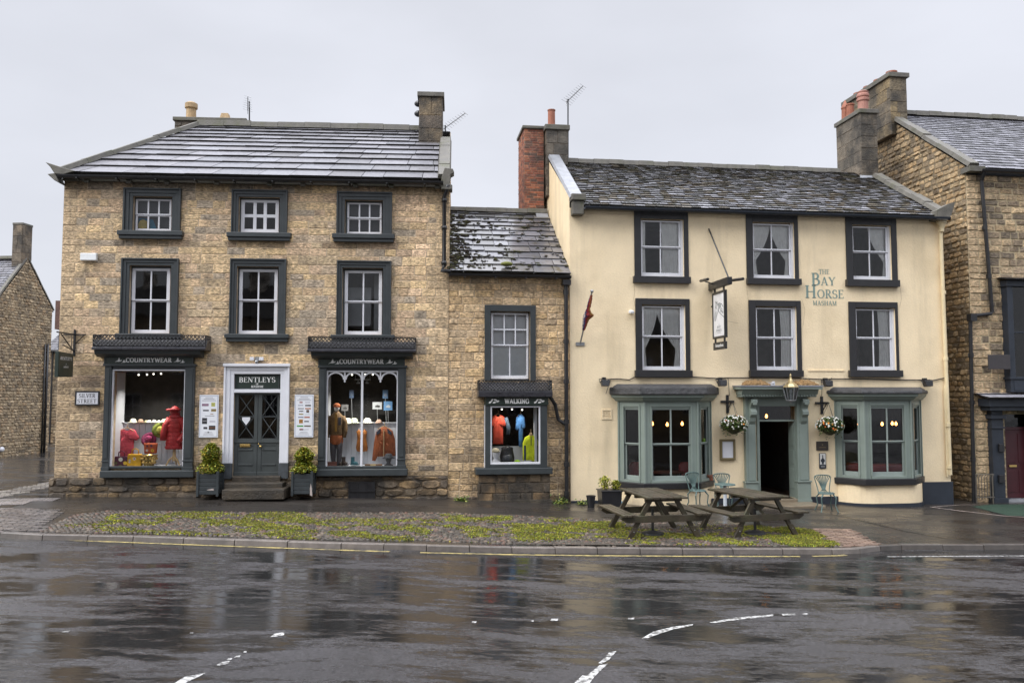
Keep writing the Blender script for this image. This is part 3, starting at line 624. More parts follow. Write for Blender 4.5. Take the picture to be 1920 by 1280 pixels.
def shopfront(pil, fas, S, cano, mould, sillr, word, emblem, wname):
    """pil: outer pixel x of both pilasters; returns nothing"""
    p0, p1 = A.x(pil[0], 780, .1), A.x(pil[1], 780, .1); f = A.rect(*fas, .1)
    mb = MB()
    for (xa, xb) in ((p0, S[0]), (S[1], p1)):
        mb.box(xa, xb, -.11, -.001, sillr[3] + .09, f[2] - .06); mb.box(xa - .02, xb + .01 if xa == p0 else xb + .02, -.14, -.001, sillr[3], sillr[3] + .09)
        mb.box(xa + .04, xb - .04, -.125, -.111, sillr[3] + .3, f[2] - .12); mb.box(xa - .015, xb + .015 if xb == p1 else xb, -.13, -.112, sillr[3] + .22, sillr[3] + .25)
    mb.box(p0 - .03, p1 + .03, -.15, -.001, f[2] - .06, f[2])
    mb.box(S[0], S[1], -.08, .10, S[2] - .0, S[2] + .05); mb.box(S[0], S[1], -.06, .03, S[3] - .04, f[2] - .061)
    wd = mb.build('shop_window', GREYPAINT, shop, bv=.006)
    mb = MB(); mb.box(sillr[0], sillr[1], -.22, -.001, sillr[2], sillr[3]); mb.build('sill', GREYPAINT, wd, bv=.015)
    mb = MB(); x0, x1, z0, z1 = S[0], S[1], S[2] + .05, S[3] - .04
    mb.box(x0, x0 + .035, -.05, .04, z0, z1); mb.box(x1 - .035, x1, -.05, .04, z0, z1); mb.box(x0 + .035, x1 - .035, -.05, .04, z1 - .035, z1)
    if wname == 'arched':
        xm = A.x(678.8, 780); mb.box(xm - .028, xm + .028, -.05, .04, z0, z1 - .035)
        for k in range(4):
            wA = (x1 - x0) / 4; cx = x0 + wA * (k + .5); rr = wA / 2; zc = z1 - .035 - rr * .86; n = 14
            for i in range(n):
                t0, t1 = math.pi * i / n, math.pi * (i + 1) / n
                q = lambda t, r_: (cx + math.cos(t) * r_, -.03, zc + math.sin(t) * r_ * .86)
                mb.prism([q(t0, rr - .045), q(t0, rr), q(t1, rr), q(t1, rr - .045)], (0, .05, 0))
            if k in (0, 2): mb.box(cx + rr - .02, cx + rr + .02, -.032, .025, zc - .07, z1 - .035)
    mb.build('white_frame', WHITE, wd, bv=.004)
    g = MB(); g.poly([(x0 + .03, .0, z0), (x1 - .03, .0, z0), (x1 - .03, .0, z1), (x0 + .03, .0, z1)]); g.build('pane', SHOPGLASS, wd)
    fb = MB(); fb.box(f[0], f[1], -.12, -.001, f[2] + .002, f[3] + .05); fo = fb.build('shop_fascia', SIGNGREEN, shop)
    for (q0, q1, q2, q3) in ((f[0], f[0] + .03, f[2], f[3] + .05), (f[1] - .03, f[1], f[2], f[3] + .05)): tr = MB(); tr.box(q0, q1, -.135, -.121, q2, q3); tr.build('fascia_trim', GREYPAINT, fo)
    lt = MB(); xc = (f[0] + f[1]) / 2; hh = f[3] - f[2]
    text(lt, word, xc, f[2] + hh * .24, hh * .66, -.124, bold=.085, fit=A.x(324, 675, .1) - A.x(238, 675, .1))
    emblem(lt, f[0] + .36, (f[2] + f[3]) / 2 + .0, hh * 1.0, -.124, 1); emblem(lt, f[1] - .40, (f[2] + f[3]) / 2, hh * 1.0, -.124, 1)
    lt.build('lettering', LETTER, fo)
    c = A.rect(*cano, .42); m_ = A.rect(*mould, .30)
    mb = MB(); zt = c[3] + .05
    mb.prism([(c[0], -.50, c[2]), (c[0], -.50, c[2] + .05), (c[0], -.42, c[2] + .12), (c[0], -.36, zt), (c[0], -.001, zt + .05), (c[0], -.001, c[2])][::-1], (c[1] - c[0], 0, 0)); co = mb.build('canopy', BITUMEN, shop, bv=.01)
    mb = MB(); xa, xb = m_[0], m_[1]
    mb.prism([(xa, -.40, c[2] - .001), (xa, -.36, c[2] - .10), (xa, -.20, m_[2]), (xa, -.001, m_[2]), (xa, -.001, c[2] - .001)], (xb - xa, 0, 0)); mb.build('cornice', GREYPAINT, co, bv=.006)
    mb = MB(); guard(mb, c[0] + .02, c[1] - .02, c[2] + .10, A.z(cano[0], cano[1] - 13, .42), -.46); mb.build('wire_guard', IRON, co)
def e_bird(mb, x, z, s, y, fl): bird(mb, x, z, s, y, fl)
shopfront((194, 363), (196, 669.5, 363, 682), S1, (174, 641, 387, 656), (179, 655, 377, 669), A.rect(187, 882, 363, 895, .2), 'COUNTRYWEAR', e_bird, 'plain')
shopfront((597, 760.5), (597, 672, 759, 685), S2, (577, 645, 780, 660), (584, 660, 774, 672), A.rect(593, 879, 764, 892, .2), 'COUNTRYWEAR', e_bird, 'arched')
# display space behind the two shop windows
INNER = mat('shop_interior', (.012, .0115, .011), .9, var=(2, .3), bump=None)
for S, xr in ((S1, 1), (S2, 1)):
    mb = MB(); x0, x1 = S[0] - .02, S[1] + .02; zf = S[2] + .03; zb = A.z((300 if S is S1 else 690), 793, -.8)
    mb.box(x0, x1, .02, .86, zf - .05, zf)
    n = 13
    for i in range(n): mb.box(x0 + (x1 - x0) * i / n + .004, x0 + (x1 - x0) * (i + 1) / n - .004, .80, .83, zf, zb)
    mb.box(x0, x1, .831, .86, zf, zb - .01); mb.box(x0 - .0, x1, .77, .86, zb, zb + .025)
    mb.box(x0 - .03, x0, .251, .86, zf, S[3]) ; mb.box(x1, x1 + .03, .251, .86, zf, zb)
    mb.build('display_boarding', BOARD, shop)
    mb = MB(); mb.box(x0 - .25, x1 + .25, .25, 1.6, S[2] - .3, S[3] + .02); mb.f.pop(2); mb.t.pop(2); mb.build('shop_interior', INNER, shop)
    mb = MB(); mb.box(x0, x1, .25, .40, S[3] - .10, S[3] - .02); mb.build('pelmet', flat('pelmet_grey', (.22, .22, .22), .6), shop)
# entrance
fo = A.rect(418.6, 682.6, 542, 868, .06)
mb = MB(); architrave(mb, fo, (DO[0], DO[1], DO[3])); mb.box(DO[0], DO[1], -.04, .12, A.z(481, 736, 0), A.z(481, 729.5, 0))
mb.box(fo[0] - .02, fo[1] + .02, -.13, -.101, fo[3] - .06, fo[3] + .015)
mb.build('door_surround', WHITE, shop, bv=.008)
mb = MB()
for (xa, xb) in ((A.x(418, 880, .06), DO[0]), (DO[1], A.x(541, 880, .06))):
    mb = MB(); mb.box(xa, xb, -.11, -.001, A.z(481, 897, .06), fo[2] - .002); mb.build('plinth_block', mat('rough_grey_paint', (.055, .063, .07), .6, var=(8, .4), bump=(30, .6), dist=.02), shop, bv=.01)
nb = A.rect(441, 702.5, 523, 728.5, 0); mb = MB(); mb.box(DO[0], DO[1], .03, .06, nb[2] - .01, DO[3]); 
n_ = mb.build('name_board', SIGNGREEN, shop)
mb = MB(); e = .018
mb.box(nb[0], nb[1], .015, .029, nb[2], nb[2] + e); mb.box(nb[0], nb[1], .015, .029, nb[3] - e, nb[3]); mb.box(nb[0], nb[0] + e, .015, .029, nb[2] + e, nb[3] - e); mb.box(nb[1] - e, nb[1], .015, .029, nb[2] + e, nb[3] - e); mb.build('board_trim', GREYPAINT, n_)
mb = MB(); xc = (nb[0] + nb[1]) / 2; text(mb, 'BENTLEYS', xc, A.z(482, 716.5), .135, .024, fit=.94); text(mb, 'OF', xc, A.z(482, 721.3), .045, .024, bold=.02); text(mb, 'MASHAM', xc, A.z(482, 726.5), .06, .024, fit=.31, bold=.01); mb.build('lettering', LETTER, n_)
xm = A.x(481.7, 820); zd0, zd1 = A.z(481, 892), A.z(481, 736)
zg0, zg1 = A.z(481, 822), A.z(481, 740); zl1 = A.z(481, 828)
mb = MB(); panes = MB(); bars = MB()
for sx, (xa, xb) in enumerate(((DO[0], xm - .004), (xm + .004, DO[1]))):
    ga, gb = xa + .10, xb - .09; y = .06
    mb.box(xa, ga, y, y + .05, zd0, zd1); mb.box(gb, xb, y, y + .05, zd0, zd1); mb.box(ga, gb, y, y + .05, zg1, zd1); mb.box(ga, gb, y, y + .05, zl1 - .1, zg0)
    mb.box(ga, gb, y + .01, y + .05, zd0, zl1 - .1); mb.box(ga + .02, gb - .02, y - .01, y + .0, zl1 - .22, zl1 - .19); mb.box(ga + .02, gb - .02, y - .01, y + .0, zd0 + .27, zd0 + .30); mb.box(xa, xb, y - .025, y - .001, zd0, zd0 + .10); mb.box(xa, xb, y - .02, y - .001, zl1 - .03, zl1 + .03)
    zm = (zg0 + zg1) / 2; bars.box(ga, gb, y, y + .03, zm - .015, zm + .015)
    for (c, d) in ((zg0, zm), (zm, zg1)):
        bars.tube([(ga, y + .015, c), (gb, y + .015, d)], .014, 4); bars.tube([(ga, y + .015, d), (gb, y + .015, c)], .014, 4)
    panes.poly([(ga, y + .03, zg0), (gb, y + .03, zg0), (gb, y + .03, zg1), (ga, y + .03, zg1)])
door = mb.build('entrance_door', mat('door_grey_paint', (.052, .060, .060), .42, var=(3, .16), bump=(40, .08)), shop, bv=.006); bars.build('glazing_bars', GREYPAINT, door); panes.build('pane', GLASS, door)
mb = MB(); q0_, q1_, q2_ = A.at(453, 782, 0), A.at(468, 782, 0), A.at(460.5, 797, 0); mb.poly([(q2_[0], .052, q2_[1]), (q1_[0] + .0, .052, q1_[1] - .07), (q1_[0], .052, q1_[1]), (q0_[0], .052, q0_[1]), (q0_[0], .052, q0_[1] - .07)]); mb.build('door_sticker', WHITE, door)
mb = MB(); q = A.rect(449.5, 832, 469, 837.5, -.03); mb.box(q[0], q[1], .035, .049, q[2], q[3]); mb.box(q[0] + .03, q[1] - .03, .028, .034, q[2] + .02, q[3] - .02); mb.build('letter_box', BRASS, door, bv=.004)
mb = MB(); kx, kz2 = A.at(488.7, 836.5, -.03); mb.ball((kx, .01, kz2), .035, 8); mb.tube([(kx, .06, kz2), (kx, .02, kz2)], .015); kx, kz2 = A.at(484.5, 832, -.03); mb.ball((kx, .045, kz2), .018, 6); mb.build('door_knob', BRASS, door, smooth=True)
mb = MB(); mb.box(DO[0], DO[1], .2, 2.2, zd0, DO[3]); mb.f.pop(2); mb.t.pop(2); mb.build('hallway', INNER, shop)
mb = MB()
for (ya, yb, xa, xb, d) in ((892.5, 905, 434, 526, .18), (905, 917, 420, 530, .50), (917, 931, 416, 533, .85)):
    mb.box(A.x(xa, ya, d), A.x(xb, ya, d), -d, .0 + .1 * (d < .3), A.z(480, yb + 6, d), A.z(480, ya, d), (.062, .052, .038))
st = mb.build('doorstep', STONE_DK, shop, bv=.025)
# rainwater pipe on the right-hand corner
def pipe(parent, pts, r=.05, m=None, name='drainpipe', col_at=()):
    mb = MB(); mb.tube(pts, r, 10)
    for c in col_at: mb.tube([(c[0], c[1], c[2] - .05), (c[0], c[1], c[2] + .05)], r * 1.35, 10)
    return mb.build(name, m or IRON, parent, smooth=True)
px_, pz0 = A.at(832.5, 500, .12); pz1 = A.z(832, 355, .12)
pipe(shop, [(px_ + .1, -.28, zE - .13), (px_ + .05, -.2, zE - .3), (px_, -.12, pz1 - .2), (px_, -.12, pz0), (px_ - .06, -.14, pz0 - .1), (px_ + .18, -.2, pz0 - .14)], .055, col_at=[(px_, -.12, pz1 - .3), (px_, -.12, (pz0 + pz1) / 2), (px_, -.12, pz0 + .1)])
# ------------------------------------------------------------------ the low stone shop between (frame B)
rnd = random.Random(21)
low = thing('low_stone_shop', 'low two-storey sandstone shop squeezed between the taller shop and the cream pub', 'shop building', B)
zT = (B.z(850, 515) + B.z(1060, 521)) / 2
wS = B.rect(920.8, 587, 991, 710, -.08); wO = B.rect(908.7, 572, 1004.7, 714, .05)
bx0, bx1 = B.x(908, 820), B.x(1026, 820); bz0, bz1 = B.z(967, 872), B.z(967, 760)
holesB = [(wS[0] - .03, wS[1] + .03, wS[2] - .03, wS[3] + .04), (bx0, bx1, bz0, bz1)]
mb = MB(); holed(mb, 0, b1x, -.9, zT, holesB, 0, .25); mb.build('front_mortar', MORTAR, low)
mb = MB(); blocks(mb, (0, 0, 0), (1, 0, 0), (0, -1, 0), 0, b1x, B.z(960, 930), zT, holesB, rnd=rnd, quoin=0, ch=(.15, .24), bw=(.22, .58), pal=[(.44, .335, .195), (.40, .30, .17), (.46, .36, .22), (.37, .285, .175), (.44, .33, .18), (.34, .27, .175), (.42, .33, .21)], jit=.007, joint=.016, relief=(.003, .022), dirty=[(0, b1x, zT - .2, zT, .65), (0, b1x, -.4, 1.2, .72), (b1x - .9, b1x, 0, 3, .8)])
mb.build('front_wall', STONE, low)
mb = MB(); blocks(mb, (0, 0, 0), (1, 0, 0), (0, -1, 0), 0, b1x, -.7, B.z(960, 930), (), rnd=rnd, pal=PAL_DK, jit=.012, joint=.02, relief=(.004, .03)); mb.build('plinth', STONE_DK, low)
yRB = 3.3
zEB = (B.z(848, 508, .2) + B.z(1060, 514, .2)) / 2; zRB = (B.z(850, 396, -yRB) + B.z(1025, 398, -yRB)) / 2
mb = MB(); mb.poly([(0, 6.6, -.7), (b1x, 6.6, -.7), (b1x, 6.6, zT), (0, 6.6, zT)]); mb.build('rear_wall', RUBBLE, low)
PM = [(.12, .12, .135), (.085, .085, .095), (.16, .163, .18), (.06, .057, .054), (.11, .105, .10)]
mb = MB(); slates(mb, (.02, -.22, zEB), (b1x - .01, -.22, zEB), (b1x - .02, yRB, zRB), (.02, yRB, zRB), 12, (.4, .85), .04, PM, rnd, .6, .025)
mb.poly([(0, yRB, zRB), (b1x, yRB, zRB), (b1x, 6.8, zEB - .1), (0, 6.8, zEB - .1)], (.2, .2, .2)); mb.build('roof', SLATE_M, low)
mb = MB(); tile_edge(mb, (.05, yRB, zRB - .04), (b1x - .05, yRB, zRB - .04), .34, .13, rnd, .7); mb.build('ridge_stone', COPING, low)
mb = MB(); xr = B.x(1028, 400, -yRB); mb.hexa([(b1x - .42, yRB - .9, zRB - .78), (b1x - .05, yRB - .9, zRB - .78), (b1x - .05, yRB - .1, zRB - .06), (b1x - .42, yRB - .1, zRB - .06)] + [(p[0], p[1], p[2] + .07) for p in [(b1x - .42, yRB - .9, zRB - .78), (b1x - .05, yRB - .9, zRB - .78), (b1x - .05, yRB - .1, zRB - .06), (b1x - .42, yRB - .1, zRB - .06)]]); mb.build('lead_flashing', LEAD, low)
gutter(low, (.0, -.28, zEB - .07), (b1x - .02, -.28, zEB - .07), .08, brackets=4)
mb = MB(); mb.box(0, b1x, -.06, -.025, zT - .04, zT + .1); mb.build('eaves_board', COPING, low)
# moss tufts on the slates
mb = MB(); k = (zRB - zEB) / (yRB + .22)
for _ in range(260):
    xm_, ym_ = (rnd.betavariate(.7, 4) * 1.6, rnd.uniform(-.15, 3.0)) if rnd.random() < .72 else (rnd.uniform(0, b1x), rnd.uniform(-.15, 2.8))
    for _k in range(4):
        x_, y_ = xm_ + rnd.gauss(0, .05), ym_ + rnd.gauss(0, .03); s = rnd.uniform(.015, .038); mb.ball((x_, y_, zEB + (y_ + .22) * k + .045), s, 4, rnd.uniform(1, 1.9), rnd.uniform(.8, 1.3), .4, rnd.choice([(.04, .036, .016), (.028, .024, .013), (.07, .075, .018), (.05, .035, .02)]))
xm_, zm_ = B.at(950, 497, .1); mb.ball((xm_, -.1, zm_ + .03), .13, 7, 1.3, 1, .5, (.14, .15, .03))
tag(mb.build('roof_moss', mat('roof_moss', (1, 1, 1), .9, attr=True, var=(20, .3), bump=(60, .6)), low), kind='stuff')
# brick chimney at its back, against the pub
h0, h1 = B.x(983, 310, -3.3), B.x(1020, 310, -3.3); zc = B.z(1000, 237, -3.3)
BP = [(.30, .10, .055), (.35, .125, .065), (.26, .085, .05), (.20, .08, .055), (.37, .15, .085), (.14, .075, .055)]
ch_ = MB(); ch_.box(h0, h1, 3.32, 4.6, zRB - .6, zc - .08, (.2, .16, .12))
for O, U, N, L in (((h0, 3.32, 0), (1, 0, 0), (0, -1, 0), h1 - h0), ((h0, 4.6, 0), (0, -1, 0), (-1, 0, 0), 1.28)): blocks(ch_, O, U, N, 0, L, zRB - .6, zc - .08, ch=(.074, .078), bw=(.21, .23), pal=BP, rnd=rnd, relief=(.004, .01), joint=.010)
co = ch_.build('brick_chimney', BRICK, low); mb = MB(); mb.box(h0 - .06, h1 + .02, 3.26, 4.66, zc - .08, zc + .02); mb.build('chimney_cap', COPING, co, bv=.02)
# upper window
mb = MB(); h = holesB[0]; x0, x1, z0, z1 = wO
mb.box(x0, h[0], -.06, -.001, z0 + .02, z1); mb.box(h[1], x1, -.06, -.001, z0 + .02, z1); mb.box(h[0], h[1], -.06, -.001, h[3], z1); mb.box(h[0], h[1], -.06, -.001, z0 + .02, h[2])
wB = mb.build('window', GREYPAINT, low, bv=.008)
zr = B.z(956, 648, -.08)
sash(wB, wS, .08, zr, (3, 2), (2, 1), st=.055, mu=.035, bot=.09)
mb = MB(); mb.box(wS[0], wS[1], .155, .165, wS[2], zr + .0); mb.build('frosted_film', flat('frosted_film', (.80, .84, .86), .6), wB)
mb = MB(); mb.box(wS[0], wS[1], .20, .21, zr, wS[3] + .03); mb.build('blind', flat('white_blind', (.78, .80, .83), .7), wB)
# projecting shop window
dB = .36
q0, q1 = B.x(910, 820, dB), B.x(1026, 820, dB); sl_ = B.rect(892, 877, 1036, 889, dB + .06); bs = B.rect(898, 889, 1031.5, 946, dB)
mb = MB(); mb.box(bs[0], bs[1], -dB + .02, 0, -.9, bs[3], (.15, .13, .1))
blocks(mb, (bs[0], -dB + .02, 0), (1, 0, 0), (0, -1, 0), 0, bs[1] - bs[0], bs[2] - .2, bs[3], ch=(.2, .27), bw=(.3, .6), pal=[(.17, .135, .09), (.12, .10, .075), (.23, .165, .095), (.10, .085, .065)], rnd=rnd, jit=.01, joint=.016, relief=(.01, .03))
blocks(mb, (bs[0], 0, 0), (0, -1, 0), (-1, 0, 0), 0, dB - .02, bs[2] - .2, bs[3], ch=(.2, .27), bw=(.3, .6), pal=[(.36, .27, .16), (.2, .16, .11)], rnd=rnd, jit=.01, joint=.016, relief=(.005, .02))
mb.box(bs[0] - .05, bs[1] + .03, -dB - .06, -.001, bs[2] - .3, bs[2] + .13, (.10, .09, .07)); mb.build('window_base', STONE_DK, low)
fz = B.rect(910, 745, 1028, 759, dB + .02); gz0, gz1 = B.z(967, 870, dB), B.z(967, 761, dB)
mb = MB(); pl0, pl1 = B.x(919.5, 820, dB), B.x(1013.5, 820, dB)
mb.box(q0, pl0, -dB, -dB + .09, sl_[3], fz[2]); mb.box(pl1, q1, -dB, -dB + .09, sl_[3], fz[2]); mb.box(pl0, pl1, -dB, -dB + .09, sl_[3], gz0); mb.box(pl0, pl1, -dB, -dB + .09, gz1, fz[2])
mb.box(q1 - .06, q1, -dB + .09, 0, sl_[3], fz[2])
bw_ = mb.build('shop_window', GREYPAINT, low, bv=.008)
mb = MB(); mb.box(pl0, pl0 + .04, -dB + .02, -dB + .10, gz0 + .05, gz1); mb.box(pl1 - .04, pl1, -dB + .02, -dB + .10, gz0 + .05, gz1); mb.box(pl0, pl1, -dB + .015, -dB + .10, gz0, gz0 + .05); mb.box(pl0 + .04, pl1 - .04, -dB + .02, -dB + .1, gz1 - .035, gz1)
mb.box(q0 + .0, q0 + .05, -dB + .092, -.02, sl_[3], sl_[3] + .08); mb.box(q0, q0 + .05, -dB + .092, -dB + .13, sl_[3] + .08, fz[2]); mb.box(q0, q0 + .05, -.06, -.02, sl_[3] + .08, fz[2]); mb.box(pl1 - .10, pl1 - .04, -.05, .2, gz0, gz1); mb.build('white_frame', WHITE, bw_, bv=.004)
g = MB(); g.poly([(pl0 + .04, -dB + .05, gz0 + .05), (pl1 - .04, -dB + .05, gz0 + .05), (pl1 - .04, -dB + .05, gz1), (pl0 + .04, -dB + .05, gz1)]); g.poly([(q0 + .02, -.06, sl_[3] + .08), (q0 + .02, -dB + .13, sl_[3] + .08), (q0 + .02, -dB + .13, fz[2]), (q0 + .02, -.06, fz[2])]); g.build('pane', SHOPGLASS, bw_)
mb = MB(); mb.box(sl_[0], sl_[1], -dB - .10, -.001, sl_[2], sl_[3]); mb.build('sill', GREYPAINT, bw_, bv=.015)
mb = MB(); mb.box(fz[0], fz[1], -dB - .03, -.001, fz[2], fz[3] + .02); fB = mb.build('shop_fascia', SIGNGREEN, low)
lt = MB(); hh = fz[3] - fz[2]; text(lt, 'WALKING', (fz[0] + fz[1]) / 2, fz[2] + hh * .2, hh * .64, -dB - .034, bold=.085, fit=B.x(992, 752, dB) - B.x(945.5, 752, dB))
for s in (-1, 1):                            # little clusters of ovals, like prints of boots
    xc = (fz[0] + fz[1]) / 2 + s * .60
    for dx, dz, a_ in ((-.11, -.025, .5), (-.06, .03, .8), (0, -.03, .2), (.03, .035, -.3), (.09, .0, .3)):
        P = [(math.cos(t * .7854) * .045, math.sin(t * .7854) * .024) for t in range(8)]; plate2d(lt, [(p[0] * math.cos(a_) - p[1] * math.sin(a_) + dx, p[0] * math.sin(a_) + p[1] * math.cos(a_) + dz) for p in P], xc, (fz[2] + fz[3]) / 2, 1, 1, -dB - .034)
lt.build('lettering', LETTER, fB)
cB = B.rect(897, 733, 1036, 744, dB + .12); zc1 = B.z(967, 713, dB + .12)
mb = MB(); mb.box(cB[0], cB[1], -dB - .14, -.001, cB[2], cB[3]); mb.prism([(cB[0] + .05, -dB - .06, cB[3]), (cB[0] + .05, -.001, zc1 - .03), (cB[0] + .05, -.001, cB[3])], (cB[1] - cB[0] - .1, 0, 0)); ca = mb.build('canopy', BITUMEN, low, bv=.012)
mb = MB(); guard(mb, cB[0] + .02, cB[1] - .02, cB[3] + .01, zc1, -dB - .11, .085); mb.build('wire_guard', IRON, ca)
mb = MB(); mb.box(q0 + .02, q1 - .02, -dB + .11, .9, sl_[3] - .02, sl_[3] + .03); zbB = B.z(967, 836, -.6); mb.box(q0, q1, .62, .66, sl_[3] + .03, zbB); mb.build('display_boarding', BOARD, low)
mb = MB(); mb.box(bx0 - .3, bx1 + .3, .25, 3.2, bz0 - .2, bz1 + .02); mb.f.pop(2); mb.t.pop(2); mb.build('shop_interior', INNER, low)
# tall black drainpipe with the branch from the canopy
px_, _ = B.at(1061.5, 740, .1); t0 = B.z(1061, 524, .15); z_e = B.z(1061, 938, .1)
mb = MB(); mb.box(px_ - .11, px_ + .11, -.30, -.06, t0 - .16, t0 - .02); mb.tube([(px_, -.14, t0 - .16), (px_, -.12, z_e)], .055, 10)
for yy in (548, 640, 715, 790, 870, 925): q = B.z(1061, yy, .12); mb.tube([(px_, -.125, q - .06), (px_, -.125, q + .06)], .078, 10)
zb_ = B.z(1055, 785, .12); mb.tube([(cB[1] - .06, -dB - .02, cB[2] + .02), (cB[1] + .12, -.2, cB[2] - .2), (px_ - .22, -.12, zb_ - .02), (px_, -.12, zb_ - .16)], .05, 8); mb.build('drainpipe', IRON, low)
# ------------------------------------------------------------------ the cream pub (frame C)
rnd = random.Random(33)
pub = thing('cream_pub', 'three-storey cream rendered pub with black window surrounds and two sage green bay windows', 'pub', C)
cR = C.x(1776, 700); zTC = (C.z(1090, 390) + C.z(1760, 411)) / 2
PW = [((1189.5, 396, 1291, 519), (1201.7, 414, 1276, 518), (1188, 518.5, 1294.5, 530.5), 463.7), ((1399.5, 401, 1497, 522), (1411, 420, 1483, 522), (1401, 522, 1502, 533.5), 469), ((1586.6, 409, 1682, 525), (1597.5, 425, 1664.5, 524), (1587.5, 524.5, 1686, 537), 472.5),
      ((1192, 559.6, 1294, 695), (1204, 574, 1279, 693.5), (1191, 694, 1298, 707), 631), ((1405, 563, 1503, 695), (1417, 577, 1487.5, 693.5), (1406, 694, 1506, 706.5), 633.5), ((1592.5, 566, 1685, 694), (1604, 579.6, 1672.6, 693.5), (1593, 694, 1692, 706.5), 634)]
hC = []
for s in PW: r = C.rect(*s[1], -.06); hC.append((r[0] - .02, r[1] + .07, r[2] - .02, r[3] + .03))
BD = .62
def bayx(px, y=830, d=BD): return C.x(px, y, d)
BAYS = [dict(l=1160, fl=1209, fr=1308.5, r=1333, top=752, sill=905, sb=917, cor=(740, 752, 1147.5, 1346), slab=(723, 740, 1139, 1351)),
        dict(l=1567, fl=1621.7, fr=1709, r=1727.5, top=750, sill=897, sb=909.5, cor=(738, 750, 1557, 1738), slab=(729, 738, 1546, 1745))]
for b in BAYS:
    b['x'] = [C.x(b['l'], 830, 0), bayx(b['fl']), bayx(b['fr']), C.x(b['r'], 830, 0)]
    m = (b['fl'] + b['fr']) / 2
    b['zt'] = C.z(m, b['top'], BD); b['zs'] = C.z(m, b['sill'], BD); b['zb'] = C.z(m, b['sb'], BD + .05)
    hC.append((b['x'][0] + .06, b['x'][3] - .06, b['zs'], b['zt']))
pD = C.rect(1420, 761, 1493, 934, -.0); hC.append(pD)
mb = MB(); holed(mb, 0, cR, -1, zTC, hC, 0, .28); mb.build('front_wall', CREAM, pub)
zRC = (C.z(1090, 307, -3.5) + C.z(1570, 321, -3.5)) / 2; zEC = (C.z(1090, 385, .2) + C.z(1750, 405, .2)) / 2; yRC = 3.5; kC = (zRC - zEC) / (yRC + .2)
mb = MB()
for x, e_ in ((0, .27), (cR, .05)): mb.poly([(x, 0, -1), (x, 7, -1), (x, 7, zEC + e_), (x, yRC, zRC + (.10 if x == 0 else -.05)), (x, 0, zEC + e_)])
mb.poly([(0, 7, -1), (cR, 7, -1), (cR, 7, zTC), (0, 7, zTC)]); mb.build('side_wall', CREAM, pub)
PP = [(.26, .26, .275), (.18, .18, .19), (.34, .34, .365), (.10, .095, .085), (.38, .38, .41), (.19, .165, .125), (.10, .075, .045)]
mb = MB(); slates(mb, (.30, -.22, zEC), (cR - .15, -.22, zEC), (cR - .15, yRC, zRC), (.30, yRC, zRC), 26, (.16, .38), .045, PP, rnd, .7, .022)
mb.poly([(0, yRC, zRC), (cR, yRC, zRC), (cR, 7.2, zEC - .1), (0, 7.2, zEC - .1)], (.2, .2, .2)); mb.build('roof', SLATE_M, pub)
mb = MB(); tile_edge(mb, (.5, yRC, zRC - .05), (cR - 1.2, yRC, zRC - .05), .34, .15, rnd, .5); mb.build('ridge_coping', COPING, pub)
mb = MB(); tile_edge(mb, (cR - .15, -.25, zEC + .06), (cR - .15, yRC - .5, zRC - .25), .34, .12, rnd, .8)
mb.build('verge_coping', COPING, pub); mb = MB()
mb.prism([(cR - .42, -.36, zEC - .12), (cR - .40, -.36, zEC + .14), (cR - .02, -.36, zEC + .34), (cR + .18, -.36, zEC + .40), (cR + .04, -.36, zEC + .0), (cR - .08, -.36, zEC - .14)][::-1], (0, .5, 0))
mb.build('kneeler_stone', COPING, pub)
mb = MB(); tile_edge(mb, (.16, -.22, zEC + .18), (.16, yRC - .3, zRC + .08), .40, .08, rnd, 9); mb.build('lead_coping', LEAD, pub)
mb = MB(); mb.box(.0, .40, -.30, .10, zEC + .12, zEC + .30); mb.box(.04, .36, -.24, .05, zEC - .26, zEC + .12); mb.build('kneeler_stone', COPING, pub, bv=.02)
gutter(pub, (.36, -.30, zEC - .05), (cR + .02, -.30, zEC - .05), .085, BLUEBLACK)
mb = MB(); mb.box(.30, cR, -.11, -.002, zTC - .03, zTC + .13); mb.build('eaves_board', BLUEBLACK, pub)
g0, g1 = C.x(1021, 265, -3.5), C.x(1060, 265, -3.5)
c3 = chimney(pub, g0, g1, 3.1, 4.2, zRC - 1.2, C.z(1040, 234, -3.1), pal=[(.14, .13, .115), (.11, .105, .095), (.18, .165, .14)], seed=8, cap=.16)
mb = MB(); xx = C.x(1034, 215, -3.6); zz = C.z(1040, 234, -3.1); mb.lathe([(.12, 0), (.115, .6), (.13, .61), (.13, .64), (.09, .64)], (xx, 3.6, zz), 14); mb.build('chimney_pot', TERRA, c3)
r0, r1 = C.x(1614, 260, -3.0), C.x(1645, 260, -3.0)
c4 = chimney(pub, r0, r1, 3.0, 4.5, zRC - 1.0, C.z(1630, 205, -3.0), pal=[(.17, .155, .13), (.14, .13, .11), (.20, .18, .15)], seed=9, cap=.14, ch=(.36, .46), bw=(.6, 1.2))
zz = C.z(1630, 205, -3.0)
mb = MB(); mb.lathe([(.17, 0), (.165, .36), (.20, .40), (.20, .47), (.17, .50), (.20, .54), (.20, .60), (.17, .64), (.19, .70), (.12, .74)], ((r0 + r1) / 2 + .03, 3.35, zz), 16); mb.build('chimney_pot', mat('pink_clay', (.36, .17, .13), .6, var=(6, .2), bump=(40, .2)), c4)
for i, yy in enumerate((4.0, 4.32)):
    mb = MB(); mb.lathe([(.13, 0), (.12, .45), (.14, .47), (.14, .52), (.1, .52)], ((r0 + r1) / 2 - .05, yy, zz), 12)
    if i: mb.lathe([(.14, .52), (.01, .78)], ((r0 + r1) / 2 - .05, yy, zz), 4)
    mb.build('chimney_pot', TERRA, c4)
